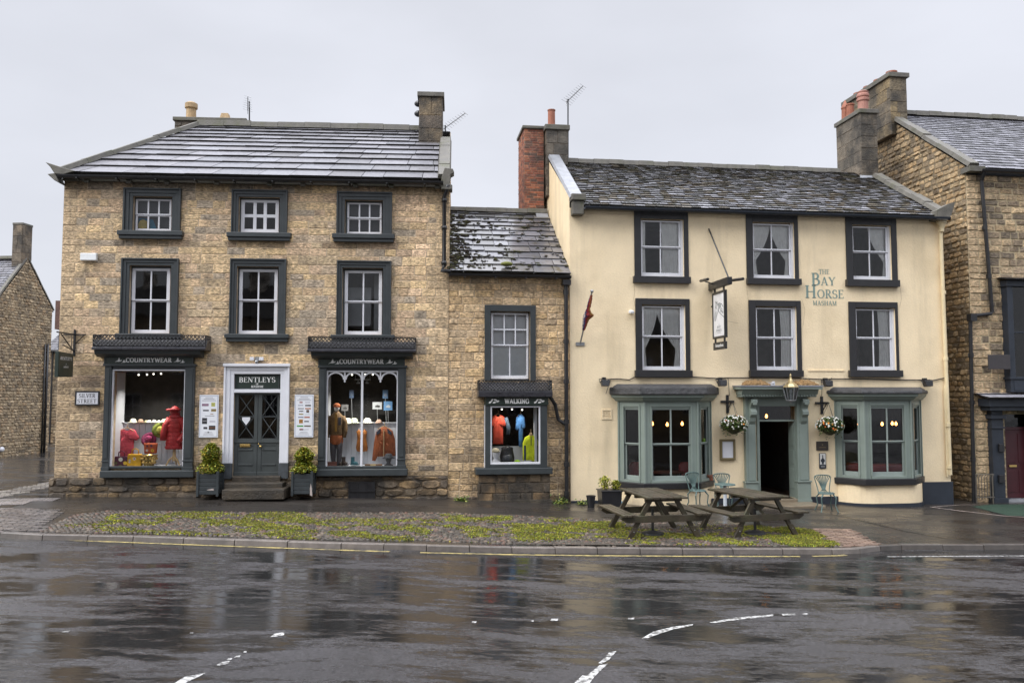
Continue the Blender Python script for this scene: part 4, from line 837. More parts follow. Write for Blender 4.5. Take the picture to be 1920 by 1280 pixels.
mb = MB(); mb.prism([(r0 - .12, 2.85, zRC - .50), (r1 + .12, 2.85, zRC - .50), (r1 + .05, 2.98, zRC - .22), (r0 - .05, 2.98, zRC - .22)], (0, .05, .02)); mb.build('lead_flashing', LEAD, pub)
# sash windows with black painted surrounds
CUR = [[('full', .52, 1, 1), ('full', 0, .14, -1)], [('tie', 0, .5, -1), ('tie', .5, 1, 1)], [('tie', .5, 1.05, 1)], [('tie', 0, .42, -1), ('tie', .38, 1, 1)], [('full', .68, 1, 1)], [('full', .66, 1, 1)]]
for k, s in enumerate(PW):
    h = hC[k]; o = C.rect(*s[0], .03); sl2 = C.rect(*s[2], .08); r = C.rect(*s[1], -.06); mb = MB()
    zt = o[3] if k > 2 else zTC - .035
    mb.box(o[0], h[0], -.035, -.001, sl2[3], zt); mb.box(h[1], o[1], -.035, -.001, sl2[3], zt); mb.box(h[0], h[1], -.035, -.001, h[3], zt)
    wd = mb.build('window', BLACKPAINT, pub, bv=.008)
    mb = MB(); mb.box(sl2[0], sl2[1], -.13, -.001, sl2[2], sl2[3]); mb.box(h[0], h[1], 0, .06, h[2], sl2[3] + .01); mb.build('sill', BLACKPAINT, wd, bv=.01)
    sash(wd, r, .06, C.z((s[1][0] + s[1][2]) / 2, s[3], -.06), (2, 1), (2, 1), st=.05, mu=.035, bot=.10)
    for (xa, xb) in ((r[1] + .003, h[1]), (h[0], r[0] - .003)): mb = MB(); mb.box(xa, xb, .05, .12, r[2], h[3]); mb.build('window_box', WHITE, wd)
    rm = MB(); rm.box(h[0] - .3, h[1] + .3, .281, 2.4, h[2] - .2, h[3] + .15); rm.f.pop(2); rm.t.pop(2); rm.build('room', ROOM, wd)
    mb = MB(); L = r[1] - r[0]
    for (md, xa, xb, sd) in CUR[k]: drape(mb, r[0] + L * xa, r[0] + L * xb, r[2] + .03, r[3], .155, md, sd, rnd)
    mb.build('curtain', CURTAIN, wd, smooth=True)
# painted name on the wall
mb = MB(); y = -.006
text(mb, 'THE', C.x(1545, 510), C.z(1545, 514), C.z(1545, 505) - C.z(1545, 514), y, fit=C.x(1555, 510) - C.x(1535, 510))
hB = C.z(1545, 512) - C.z(1545, 535); text(mb, 'BAY', C.x(1544, 524), C.z(1545, 535), [hB, hB * .68, hB * .68], y, fit=C.x(1567, 524) - C.x(1521, 524))
hB = C.z(1545, 535.5) - C.z(1545, 559); text(mb, 'HORSE', C.x(1546, 548), C.z(1545, 559), [hB] + [hB * .68] * 4, y, fit=C.x(1583, 548) - C.x(1510, 548))
text(mb, 'MASHAM', C.x(1546.5, 568), C.z(1545, 572.5), C.z(1545, 564) - C.z(1545, 572.5), y, fit=C.x(1569, 568) - C.x(1524, 568))
mb.build('painted_lettering', SAGELET, pub)
mb = MB(); q = C.rect(1515, 693.5, 1583, 695.5); mb.box(q[0], q[1], -.02, -.001, q[2], q[3]); mb.build('drip_ledge', CREAM, pub)
rc = random.Random(4)
for pts in ([(1189, 533), (1190, 548), (1188, 560), (1191, 575), (1190, 600), (1192, 640)], [(1400, 405), (1401, 440), (1399, 470), (1402, 520), (1400, 540), (1403, 562), (1402, 600), (1404, 640)], [(1503, 560), (1509, 580), (1506, 610)], [(1688, 540), (1690, 560), (1687, 575)], [(1340, 600), (1352, 604), (1366, 602), (1384, 606)]):
    mb = MB(); q = [C.at(*p) for p in pts]; line2d(mb, q, 0, 0, 1, 1, -.004, .006); mb.build('wall_crack', flat('hairline_crack', (.33, .26, .16), .8), pub)
# bay windows
zpl = C.z(1650, 944, BD)
for kb, b in enumerate(BAYS):
    x0, x1, x2, x3 = b['x']; zs, zt, zb = b['zs'], b['zt'], b['zb']; pts = [(x0, 0), (x1, -BD), (x2, -BD), (x3, 0)]
    mb = MB(); gl = MB(); sb = MB(); frame = None
    for f in range(3):
        P, Q = Vector((*pts[f], 0)), Vector((*pts[f + 1], 0)); U = (Q - P).normalized(); L = (Q - P).length; N = Vector((U.y, -U.x, 0))
        M = Matrix(((U.x, -N.x, 0, P.x), (U.y, -N.y, 0, P.y), (0, 0, 1, 0), (0, 0, 0, 1))); mb.M = gl.M = sb.M = M
        pw = .17 if f == 1 else .15; zh = zt - .30
        if L < .5: pw = .10
        a_, e_ = pw, L - pw
        mb.box(0, a_, 0, .12, zs, zt); mb.box(e_, L, 0, .12, zs, zt); mb.box(a_, e_, 0, .12, zh + .12, zt); mb.box(a_, e_, -.02, .12, zs, zs + .07)
        mb.box(a_ - .02, a_ + .03, -.022, -.001, zs + .07, zh + .16); mb.box(e_ - .03, e_ + .02, -.022, -.001, zs + .07, zh + .16); mb.box(a_ - .02, e_ + .02, -.022, -.001, zh + .161, zh + .21)
        mb.box(-.012, .03, -.03, -.001, zs, zt); mb.box(L - .03, L + .012, -.03, -.001, zs, zt)
        # sash bars
        z_a, z_b = zs + .07, zh + .12; zr = C.z((b['fl'] + b['fr']) / 2, 833 if kb == 0 else 828, BD)
        for (c, d, yy, lo) in ((zr, z_b, .03, 0), (z_a, zr, .06, 1)):
            s_ = .05 + .02 * lo
            sb.box(a_, a_ + s_, yy, yy + .04, c, d); sb.box(e_ - s_, e_, yy, yy + .04, c, d); sb.box(a_ + s_, e_ - s_, yy, yy + .04, c, c + (.11 if lo else .035)); sb.box(a_ + s_, e_ - s_, yy, yy + .04, d - (.03 if lo else .045), d)
            if f == 1: xm_ = (a_ + e_) / 2; sb.box(xm_ - .022, xm_ + .022, yy + .003, yy + .037, c + (.11 if lo else .035), d - .03)
            gl.poly([(a_ + s_, yy + .02, c), (e_ - s_, yy + .02, c), (e_ - s_, yy + .02, d), (a_ + s_, yy + .02, d)])
    bay = mb.build('bay_window', SAGE, pub, bv=.005); sb.build('sash', mat('pale_sage_paint', (.26, .305, .282), .4, var=(4, .06), bump=None), bay, bv=.004); gl.build('pane', GLASS, bay)
    def slab(mb, o, d, z0, z1, c0=None):
        lo = [(x0 - o, -.001), (x1 - o * .6, -BD - o), (x2 + o * .6, -BD - o), (x3 + o, -.001)]; hi = [(x0 - d, -.001), (x1 - d * .6, -BD - d), (x2 + d * .6, -BD - d), (x3 + d, -.001)]
        mb.hexa([(p[0], p[1], z0) for p in lo] + [(p[0], p[1], z1) for p in hi])
    c = b['cor']; zc0 = C.z(1240 if kb == 0 else 1650, c[1], BD + .1); zc1 = C.z(1240 if kb == 0 else 1650, c[0], BD + .15)
    mb = MB(); slab(mb, .03, .04, zt, zc0); slab(mb, .07, .17, zc0, zc0 + (zc1 - zc0) * .6); slab(mb, .19, .20, zc0 + (zc1 - zc0) * .6, zc1); mb.build('cornice', SAGE, bay, bv=.004)
    mb = MB(); zsl = C.z(1240 if kb == 0 else 1650, b['slab'][0], BD + .1)
    mr_ = random.Random(5 + kb); n = 14
    lo = [(x0 - .26, -.001), (x1 - .2, -BD - .26), (x2 + .2, -BD - .26), (x3 + .26, -.001)]
    mb.hexa([(p[0], p[1], zc1 + .001) for p in lo] + [(p[0] * .996 + .004 * (x1 + x2) / 2, p[1] * .97, zsl - .03) for p in lo])
    mb.hexa([(x0 - .2, -.001, zsl - .03), (x1 - .16, -BD - .2, zsl - .03), (x2 + .16, -BD - .2, zsl - .03), (x3 + .2, -.001, zsl - .03), (x0 - .05, -.001, zsl + .06), (x1, -BD + .1, zsl + .02), (x2, -BD + .1, zsl + .02), (x3 + .05, -.001, zsl + .06)]); mb.build('bay_roof', mat('felted_slab', (.05, .05, .052), .6, var=(6, .4), bump=(9, .9), dist=.05), bay, bv=.03)
    mb = MB(); slab(mb, .07, .08, zb, zs - .002); mb.build('sill', BLACKPAINT, bay, bv=.015)
    # curved rendered base and its dark plinth
    for (nm, m_, z0, z1, gr_) in (('bay_base', CREAM, zpl, zb - .002, 0), ('bay_plinth', BLUEBLACK, -1.2, zpl - .001, .03)):
        mb = MB(); n = 20; V = []
        for zz in (z0, z1):
            for i in range(n + 1):
                t = -1 + 2 * i / n; xx = (x0 + x3) / 2 + t * ((x3 - x0) / 2 - .04 + gr_); V.append((xx, -.001 - (BD - .02 + gr_) * (1 - abs(t) ** 4.5), zz))
        mb.add(V, [(i, i + 1, i + n + 2, i + n + 1) for i in range(n)] + [list(range(n + 1, 2 * n + 2))]); mb.build(nm, m_, bay, smooth=False)
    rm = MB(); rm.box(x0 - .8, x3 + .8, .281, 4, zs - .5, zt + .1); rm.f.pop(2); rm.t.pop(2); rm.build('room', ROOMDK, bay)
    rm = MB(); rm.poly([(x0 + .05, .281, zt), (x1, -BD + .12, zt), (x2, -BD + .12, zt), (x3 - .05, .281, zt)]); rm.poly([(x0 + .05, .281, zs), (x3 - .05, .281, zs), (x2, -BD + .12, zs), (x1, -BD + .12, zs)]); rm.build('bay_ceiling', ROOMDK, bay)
# doorway
px0, px1, px2, px3 = C.x(1397, 840, .15), C.x(1420, 840, .15), C.x(1494, 840, .15), C.x(1519, 840, .15); zD0, zC0, zC1 = C.z(1457, 945, .15), C.z(1457, 744, .2), C.z(1457, 725, .3)
mb = MB(); zcap = C.z(1408, 905, .15)
for (xa, xb) in ((px0, px1), (px2, px3)):
    mb.box(xa, xb, -.16, -.001, zD0 - .15, zcap); mb.box(xa - .02, xb + .02, -.19, -.001, zcap + .001, zcap + .04); mb.box(xa + .03, xb - .03, -.14, -.001, zcap + .041, zC0 - .001)
    mb.box(xa - .015, xb + .015, -.185, -.161, zD0 - .15, zD0 + .12); mb.box(xa + .09, xb - .06, -.155, -.141, zcap + .06, zC0 - .75)
mb.box(px1 - .03, px2 + .03, -.10, -.001, pD[3] + .0, zC0 - .001); mb.box(pD[0] - .02, pD[0] + .06, -.05, .2, pD[2], pD[3]); 
zt0, zt1 = C.z(1457, 790), C.z(1457, 786.5); mb.box(pD[0] + .06, pD[1], .02, .1, zt0, zt1)
dw = mb.build('door_surround', SAGE, pub, bv=.006)
for xc in ((px0 + px1) / 2 + .04, (px2 + px3) / 2 + .02):
    mb = MB(); z1 = zC0 - .06; hw = .09
    prof = [(-.12, z1), (-.34, z1), (-.36, z1 - .10), (-.28, z1 - .18), (-.24, z1 - .26), (-.30, z1 - .34), (-.30, z1 - .42), (-.22, z1 - .50), (-.20, z1 - .60), (-.15, z1 - .68), (-.12, z1 - .70)]
    mb.prism([(xc - hw, p[0], p[1]) for p in prof], (2 * hw, 0, 0)); mb.lathe([(.05, -.105), (.05, .105)], (0, 0, 0), 12) if False else None
    mb.box(xc - .06, xc + .06, -.37, -.34, z1 - .16, z1 - .02); mb.build('scroll_bracket', SAGE, dw, bv=.012)
x0, x1 = C.x(1384, 733, .35), C.x(1537, 733, .35); hh = zC1 - zC0
mb = MB(); mb.box(x0 + .10, x1 - .10, -.36, -.001, zC0, zC0 + hh * .25); mb.prism([(x0 + .08, -.38, zC0 + hh * .25 + .001), (x0 + .08, -.46, zC0 + hh * .75), (x0 + .08, -.001, zC0 + hh * .75), (x0 + .08, -.001, zC0 + hh * .25 + .001)][::-1], (x1 - x0 - .16, 0, 0)); mb.box(x0, x1, -.52, -.001, zC0 + hh * .75 + .001, zC1)
for i in range(26): xx = x0 + .14 + (x1 - x0 - .28) * i / 25; mb.box(xx - .02, xx + .02, -.40, -.365, zC0 + .02, zC0 + hh * .24)
mb.build('door_cornice', SAGE, dw, bv=.006)
mb = MB(); mb.box(x0 - .02, x1 + .02, -.54, -.001, zC1 + .001, zC1 + .04); mb.build('lead_cover', LEAD, dw)
mb = MB(); mb.poly([(pD[0] + .06, .06, zt1), (pD[1], .06, zt1), (pD[1], .06, pD[3]), (pD[0] + .06, .06, pD[3])]); mb.build('fanlight', GLASS, dw)
mb = MB(); xh = C.x(1479, 850, -.25); mb.box(pD[1] - .05, pD[1], .0, .36, pD[2], zt0 - .01)
for (c, d) in ((.12, .38), (.44, .62), (.68, .94)): H = zt0 - pD[2]; mb.box(pD[1] - .065, pD[1] - .051, .05, .31, pD[2] + H * c, pD[2] + H * d)
mb.build('door', SAGE, pub, bv=.005)
mb = MB(); mb.box(pD[0] - .02, pD[1] + .4, .29, 4.5, pD[2] - .02, pD[3] + .1); mb.f.pop(2); mb.t.pop(2); mb.build('lobby', mat('dark_lobby', (.075, .048, .033), .6, var=(3, .5), bump=None), pub)
mb = MB(); x0s, x1s = C.x(1424, 949, .7), C.x(1540, 949, .7); mb.box(x0s, x1s, -.95, -.17, C.z(1470, 955, .9), C.z(1470, 944, .5)); mb.box(px1, px2, -.165, .3, zD0 - .2, pD[2]); mb.build('doorstep', mat('worn_step', (.19, .15, .10), .5, var=(5, .3), bump=(20, .3), coat=.3), pub, bv=.02)
# plinth, cream downpipes
mb = MB(); xs = [0.0, BAYS[0]['x'][0] + .02, BAYS[0]['x'][3] - .02, px0, px3, BAYS[1]['x'][0] + .02]
for i in (0, 2, 4): mb = MB(); mb.box(xs[i], xs[i + 1], -.03, -.001, -1.2, C.z(1200, 936)); mb.build('plinth', BLUEBLACK, pub, bv=.01)
mb = MB(); mb.box(BAYS[1]['x'][3] - .04, cR + .03, -.06, -.001, -1.2, C.z(1760, 903, .05)); mb.build('plinth', BLUEBLACK, pub, bv=.01)
CRP = mat('cream_pipe_paint', (.72, .60, .38), .45, var=(5, .1), bump=None)
xq, zq = C.at(1763, 416, .1); mb = MB(); mb.lathe([(.06, -.25), (.07, -.15), (.12, -.02), (.14, 0), (.14, .06)], (xq, -.15, zq - .05), 12); mb.tube([(xq, -.10, zq - .25), (xq + .06, -.08, C.z(1768, 890, .08))], .052, 10)
for yy in (548, 672, 796, 875): q = C.z(1766, yy, .1); mb.tube([(xq + .035, -.085, q - .05), (xq + .035, -.085, q + .05)], .068, 10)
mb.build('drainpipe', CRP, pub)
xq2 = C.x(1773.5, 800, .06); mb = MB(); mb.tube([(xq2 + .06, -.06, C.z(1775, 712, .06)), (xq2, -.06, C.z(1774, 730, .06)), (xq2, -.06, C.z(1774, 893, .06))], .028, 8); mb.build('waste_pipe', CRP, pub)
v = C.rect(1128, 767, 1147, 786); mb = MB(); e = .04
mb.box(v[0], v[1], -.02, -.001, v[2], v[2] + e); mb.box(v[0], v[1], -.02, -.001, v[3] - e, v[3]); mb.box(v[0], v[0] + e, -.02, -.001, v[2] + e, v[3] - e); mb.box(v[1] - e, v[1], -.02, -.001, v[2] + e, v[3] - e)
for i in range(4): zz = v[2] + e + (v[3] - v[2] - 2 * e) * i / 4; mb.box(v[0] + e, v[1] - e, -.012, -.001, zz + .005, zz + .025)
mb.build('air_vent', CREAM, pub)
# ------------------------------------------------------------------ the stone house on the right (frame D)
rnd = random.Random(44)
rh = thing('stone_house', 'dark-jointed stone house with slate portico and maroon door beside the pub alley', 'house', D)
zTD, zED = D.z(1830, 318), D.z(1870, 318, .2)
zED = (D.z(1830, 308, .2) + D.z(1918, 326, .2)) / 2; zTD = zED - .12; yRD = 4.1; zRD = D.z(1705, 216, -yRD); WD = 10
ori = D.rect(1889, 530, 1990, 735, .25); dD = (D.x(1886, 860), D.x(1938, 860), D.z(1900, 938), D.z(1900, 776))
hD = [(ori[0] + .15, ori[1] - .15, ori[2] + .45, ori[3] - .1), dD]
mb = MB(); holed(mb, 0, WD, -1.2, zTD, hD, 0, .25); mb.build('front_mortar', mat('pale_mortar', (.44, .36, .23), .85, var=(7, .25), bump=(50, .4)), rh)
mb = MB(); blocks(mb, (0, 0, 0), (1, 0, 0), (0, -1, 0), 0, WD, -1, zTD, hD, rnd=rnd, quoin=1, ch=(.17, .24), bw=(.22, .5), pal=[(.21, .17, .115), (.16, .13, .09), (.26, .20, .12), (.13, .11, .08), (.32, .255, .16), (.36, .285, .175), (.28, .225, .145)], joint=.032, jit=.012, relief=(.01, .035)); mb.build('front_wall', STONE, rh)
mb = MB(); zGD = zED + .10; kD = (zRD - .04 - zGD) / yRD
mb.poly([(0, 0, -1.2), (0, 8.2, -1.2), (0, 8.2, zGD), (0, yRD, zRD - .05), (0, 0, zGD)], (.16, .135, .095))
blocks(mb, (0, 8.2, 0), (0, -1, 0), (-1, 0, 0), 0, 8.2, -.9, zRD, ch=(.12, .2), bw=(.16, .4), clip=[(-kD, 1, zGD), (kD, 1, zGD + kD * 8.2)], pal=[(.36, .285, .185), (.30, .235, .155), (.40, .31, .20), (.22, .175, .12), (.16, .13, .095), (.34, .25, .15)], rnd=rnd, jit=.02, joint=.03, relief=(.01, .045), quoin=0)
mb.build('gable_wall', RUBBLE, rh)
mb = MB(); mb.poly([(0, 8.2, -1), (WD, 8.2, -1), (WD, 8.2, zTD), (0, 8.2, zTD)]); mb.poly([(WD, 0, -1), (WD, 8.2, -1), (WD, 8.2, zTD), (WD, yRD, zRD), (WD, 0, zTD)]); mb.build('rear_wall', RUBBLE, rh)
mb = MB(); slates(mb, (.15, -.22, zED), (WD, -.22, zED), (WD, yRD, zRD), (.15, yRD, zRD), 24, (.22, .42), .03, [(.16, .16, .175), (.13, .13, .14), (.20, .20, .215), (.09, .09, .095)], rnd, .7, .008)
mb.poly([(0, yRD, zRD), (WD, yRD, zRD), (WD, 8.4, zED - .1), (0, 8.4, zED - .1)], (.2, .2, .2)); mb.build('roof', SLATE, rh)
mb = MB(); tile_edge(mb, (.7, yRD, zRD - .03), (WD, yRD, zRD - .03), .34, .16, rnd, .5); mb.build('ridge_coping', COPING, rh); mb = MB(); tile_edge(mb, (.08, -.25, zED + .02), (.08, yRD - .1, zRD - .02), .36, .12, rnd, .9); mb.box(-.08, .42, -.32, .1, zED - .12, zED + .04); mb.build('verge_coping', COPING, rh); mb = MB(); tile_edge(mb, (.08, 8.3, zED), (.08, yRD + .1, zRD), .36, .12, rnd, .9); mb.build('verge_coping', COPING, rh)
gutter(rh, (.28, -.30, zED - .06), (WD, -.30, zED - .06), .085)
mb = MB(); mb.box(.0, WD, -.06, -.04, zTD - .05, zTD + .08); mb.build('eaves_board', IRON, rh)
f0, f1 = D.x(1669, 180, -3.3), D.x(1700, 180, -3.3); zc = D.z(1684, 137, -3.3)
c5 = chimney(rh, f0, f1, 3.3, 6.2, zRD - 1.0, zc, pal=[(.20, .175, .125), (.15, .135, .10), (.27, .22, .13), (.17, .15, .115)], seed=12, cap=.16, over=.08, ch=(.36, .44), bw=(.6, 1.1))
for i, yy in enumerate((3.65, 4.4, 5.05, 5.7)): mb = MB(); mb.lathe([(.16, 0), (.15, .1), (.19, .12), (.19, .17), (.14, .18)], ((f0 + f1) / 2, yy, zc), 12); mb.build('chimney_pot', TERRA, c5)
P = [D.at(1844, 322, .25), D.at(1861, 583, .12), D.at(1859, 588, .12), D.at(1822, 592, .12), D.at(1820, 596, .12), D.at(1827, 950, .12)]
mb = MB(); mb.tube([(P[0][0], -.30, P[0][1]), (P[0][0] + .02, -.13, P[0][1] - .25), (P[1][0], -.1, P[1][1]), (P[2][0], -.1, P[2][1]), (P[3][0], -.1, P[3][1]), (P[4][0], -.1, P[4][1] - .05), (P[5][0], -.1, P[5][1])], .055, 10); mb.box(P[3][0] - .10, P[3][0] + .10, -.22, -.03, P[3][1] - .16, P[3][1] + .06)
for t in (.25, .6): q = P[1][1] + (P[0][1] - P[1][1]) * t; xx = P[1][0] + (P[0][0] - P[1][0]) * t; mb.tube([(xx, -.1, q - .06), (xx, -.1, q + .06)], .075, 10)
for t in (.2, .45, .75): q = P[4][1] + (P[5][1] - P[4][1]) * t; xx = P[4][0] + (P[5][0] - P[4][0]) * t; mb.tube([(xx, -.1, q - .06), (xx, -.1, q + .06)], .075, 10)
mb.build('drainpipe', IRON, rh)
# oriel window
mb = MB(); o = ori; mb.box(o[0], o[1], -.30, -.001, o[3] - .12, o[3] + .06); mb.box(o[0] + .04, o[0] + .22, -.26, -.001, o[2] + .45, o[3] - .121); mb.box(o[1] - .22, o[1], -.26, -.001, o[2] + .45, o[3] - .121); mb.box(o[0], o[1], -.30, -.001, o[2] + .38, o[2] + .449); mb.box(o[0] + .05, o[1] - .05, -.26, -.001, o[2], o[2] + .379)
for i in range(3): xx = o[0] + .15 + (o[1] - o[0] - .3) * i / 3; mb.box(xx, xx + (o[1] - o[0]) / 3.6, -.275, -.261, o[2] + .05, o[2] + .33)
mb.box(o[0] + .22, o[1] - .22, -.2, -.14, (o[2] + o[3]) / 2 + .12, (o[2] + o[3]) / 2 + .17); mb.box((o[0] + o[1]) / 2 - .03, (o[0] + o[1]) / 2 + .03, -.2, -.14, o[2] + .45, (o[2] + o[3]) / 2 + .119)
ow = mb.build('oriel_window', BLUEBLACK, rh, bv=.008); mb = MB(); mb.poly([(o[0] + .2, -.16, o[2] + .45), (o[1] - .2, -.16, o[2] + .45), (o[1] - .2, -.16, o[3] - .1), (o[0] + .2, -.16, o[3] - .1)]); mb.build('pane', GLASS, ow)
mb = MB(); slates(mb, (o[0] - .1, -.42, o[3] + .061), (o[1] + .1, -.42, o[3] + .061), (o[1] + .1, -.001, o[3] + .16), (o[0] - .1, -.001, o[3] + .16), 2, (.3, .5), .03, [(.27, .27, .29)], rnd); mb.build('hood', SLATE, ow)
mb = MB(); mb.box(0.3, WD - .3, .26, 3, -.6, zTD - .3); mb.f.pop(2); mb.t.pop(2); mb.build('room', ROOMDK, rh)
# portico and front door
zc0, zc1 = D.z(1880, 762, .5), D.z(1880, 747, .5); xa, xb = D.x(1853, 755, .45), D.x(1985, 755, .45)
mb = MB(); mb.box(xa, xb, -.50, -.001, zc0, zc1); mb.box(xa + .08, xb - .08, -.42, -.001, zc0 - .12, zc0 - .001)
zf_ = D.z(1870, 943, .2); zcp = D.z(1870, 785, .2)
for (p, q) in ((D.x(1862, 860, .2), D.x(1883.5, 860, .2)), (D.x(1943, 860, .2), D.x(1965, 860, .2))):
    mb.box(p, q, -.20, -.001, zf_ + .15, zcp); mb.box(p - .05, q + .05, -.25, -.001, zf_ - .1, zf_ + .149); mb.box(p - .06, q + .06, -.27, -.001, zcp + .001, zcp + .12); mb.box(p - .02, q + .02, -.24, -.001, zcp - .28, zcp - .23); mb.box(p, q, -.20, -.001, zcp + .121, zc0 - .121)
po = mb.build('portico', BLUEBLACK, rh, bv=.01)
mb = MB(); slates(mb, (xa - .12, -.66, zc1 + .003), (xb + .1, -.66, zc1 + .003), (xb + .1, -.001, zc1 + .16), (xa - .12, -.001, zc1 + .16), 2, (.45, .6), .04, [(.29, .29, .31), (.24, .24, .26)], rnd); mb.build('hood', SLATE, po)
mb = MB(); zt_ = D.z(1900, 806); mb.box(dD[0], dD[1], .12, .17, dD[2] + .06, zt_)
L = dD[1] - dD[0]
for i in (0, 1):
    for (c, d) in ((.08, .42), (.5, .95)): mb.box(dD[0] + L * (.10 + .45 * i), dD[0] + L * (.45 + .45 * i), .105, .119, dD[2] + (zt_ - dD[2]) * c + .06, dD[2] + (zt_ - dD[2]) * d)
mb.box(dD[0], dD[1], .10, .2, zt_ + .001, zt_ + .09)
do = mb.build('front_door', mat('maroon_paint', (.055, .010, .014), .4, var=(4, .15), bump=None), rh, bv=.006)
mb = MB(); mb.poly([(dD[0], .14, zt_ + .09), (dD[1], .14, zt_ + .09), (dD[1], .14, dD[3]), (dD[0], .14, dD[3])]); mb.build('fanlight', GLASS, do)
xx, zz = D.at(1899, 873, -.1); mb = MB(); mb.box(xx - .12, xx + .12, .085, .104, zz - .03, zz + .03); mb.build('letter_box', BRASS, do); mb = MB(); mb.box(dD[0] - .05, dD[1] + .05, -.12, .2, dD[2] - .3, dD[2] + .05); mb.build('threshold', mat('wet_flag', (.28, .29, .31), .25, bump=(20, .2)), rh)
for k_, (yy0, yy1) in enumerate(((832, 847), (890, 905))):
    q = D.rect(1873, yy0, 1883, yy1, .25); mb = MB(); mb.box(q[0], q[1], -.27, -.201, q[2], q[3]); mb.build('entry_box', IRON, rh, bv=.01)
q = D.rect(1852, 665, 1893, 692, .3)
mb = MB(); mb.box(0, q[1] - q[0], -.03, 0, 0, q[3] - q[2]); t = mb; t.box(.05, .09, .0, .30, .05, .08)
solo(mb, 'wall_plaque', mat('grey_brown_plate', (.045, .04, .042), .5), 'blue-black wall plaque on the right-hand stone house above the portico', 'plaque', D, (q[0], -.30, q[2]), bv=.006)
# railing by the alley
mb = MB(); x0, _ = D.at(1830, 900, .3); x1, _ = D.at(1861, 900, .3); zb, zt_ = D.z(1845, 945, .3), D.z(1845, 889, .3)
for i in range(7): xx = x0 + (x1 - x0) * i / 6; mb.tube([(xx - x0, 0, .15), (xx - x0, 0, zt_ - zb - .08), (xx - x0 + .06, 0, zt_ - zb)], .011, 5)
for zz in (.2, zt_ - zb): mb.tube([(0, 0, zz), (x1 - x0 + .05, 0, zz)], .014, 5)
for xx in (.0, x1 - x0): mb.tube([(xx, 0, -.15), (xx, 0, zt_ - zb)], .02, 5)
solo(mb, 'iron_railing', mat('weathered_iron', (.10, .09, .075), .5, var=(8, .4)), 'short rusty iron railing by the alley corner of the right-hand stone house', 'railing', D, (x0, -.3, zb))
# ------------------------------------------------------------------ far left: gabled house and the cottage behind
E = Frame(-20.91, 33.4, 85); rnd = random.Random(55)
fh = thing('gabled_house', 'rubble stone gabled house at the far left across the side street', 'house', E)
zA, zEv = E.z(46, 486), E.z(95, 580); g = -.3
mb = MB(); k = (zA - zEv) / 1.75
mb.poly([(0, 0, g), (3.5, 0, g), (3.5, 0, zEv), (1.75, 0, zA), (0, 0, zEv)], (.2, .165, .12))
RBL = [(.36, .30, .215), (.31, .255, .18), (.41, .345, .25), (.25, .21, .155), (.20, .17, .13), (.34, .26, .175)]
blocks(mb, (0, 0, 0), (1, 0, 0), (0, -1, 0), 0, 3.5, g, zA, ch=(.09, .15), bw=(.12, .28), clip=[(-k, 1, zEv), (k, 1, zEv + 3.5 * k)], pal=RBL, rnd=rnd, jit=.016, joint=.02, relief=(.01, .04)); mb.build('gable_wall', RUBBLE, fh)
mb = MB(); mb.poly([(0, 0, g), (0, 9, g), (0, 9, zEv), (0, 0, zEv)]); mb.poly([(3.5, 0, g), (3.5, 9, g), (3.5, 9, zEv), (3.5, 0, zEv)]); mb.poly([(0, 9, g), (3.5, 9, g), (3.5, 9, zEv), (1.75, 9, zA), (0, 9, zEv)]); mb.build('side_wall', RUBBLE, fh)
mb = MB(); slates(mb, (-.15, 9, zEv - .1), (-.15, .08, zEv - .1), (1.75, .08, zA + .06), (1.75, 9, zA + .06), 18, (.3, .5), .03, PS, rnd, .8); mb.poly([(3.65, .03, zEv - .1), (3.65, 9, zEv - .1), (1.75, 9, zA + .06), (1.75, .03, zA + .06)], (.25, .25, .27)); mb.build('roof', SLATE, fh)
for p_, q_, w_ in (((1.75, .3, zA + .04), (1.75, 9, zA + .04), .3), ((3.6, .06, zEv - .05), (1.8, .06, zA + .05), .16), ((-.1, .06, zEv - .05), (1.7, .06, zA + .05), .16)): mb = MB(); tile_edge(mb, p_, q_, w_, w_ * .42, rnd); mb.build('coping', COPING, fh)
q0, q1 = E.x(20, 440, -.05), E.x(50, 440, -.05)
c6 = chimney(fh, 1.38, 2.0, .02, .46, zA - .8, E.z(34, 414, 0), pal=[(.21, .185, .15), (.17, .15, .125), (.26, .22, .17)], seed=15, cap=.1, over=.02, ch=(.28, .4), bw=(.35, .6))
for (px, r_) in ((90, .05), (85, .035)): xq, zq = E.at(px, 645, .08); pipe(fh, [(xq, -.08, zq), (xq, -.08, .0)], r_)
q = E.at(2, 842, .05); mb = MB(); mb.ball((0, 0, 0), .13, 8, 1, .6, .8); solo(mb, 'wall_lamp', WHITE, 'small white round lamp low on the far-left gabled house', 'lamp', E, (q[0], -.08, q[1]), smooth=True)
G = Frame(-24.4, 43.0, 6)
ct = thing('slate_cottage', 'dark low cottage with a slate roof glimpsed behind the far-left gabled house', 'house', G)
ze, zr = G.z(101, 656), G.z(101, 617, -2.5); x0, x1 = 0, G.x(135, 700)
mb = MB(); blocks(mb, (0, 0, 0), (1, 0, 0), (0, -1, 0), x0, x1, -.2, ze, rnd=rnd, pal=RBL, ch=(.12, .2), bw=(.2, .4), jit=.015, joint=.02); mb.box(x0, x1, 0, 5, -.2, ze, (.16, .13, .1)); mb.build('front_wall', RUBBLE, ct)
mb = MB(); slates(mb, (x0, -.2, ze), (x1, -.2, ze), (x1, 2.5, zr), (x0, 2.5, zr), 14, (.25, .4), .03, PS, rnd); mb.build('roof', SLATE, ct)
mb = MB(); mb.box(x0, x1, 2.52, 4.8, ze - .5, G.z(101, 578, -2.6), (.3, .27, .24)); mb.build('rear_wing', mat('dark_render', (.10, .085, .075), .8), ct)
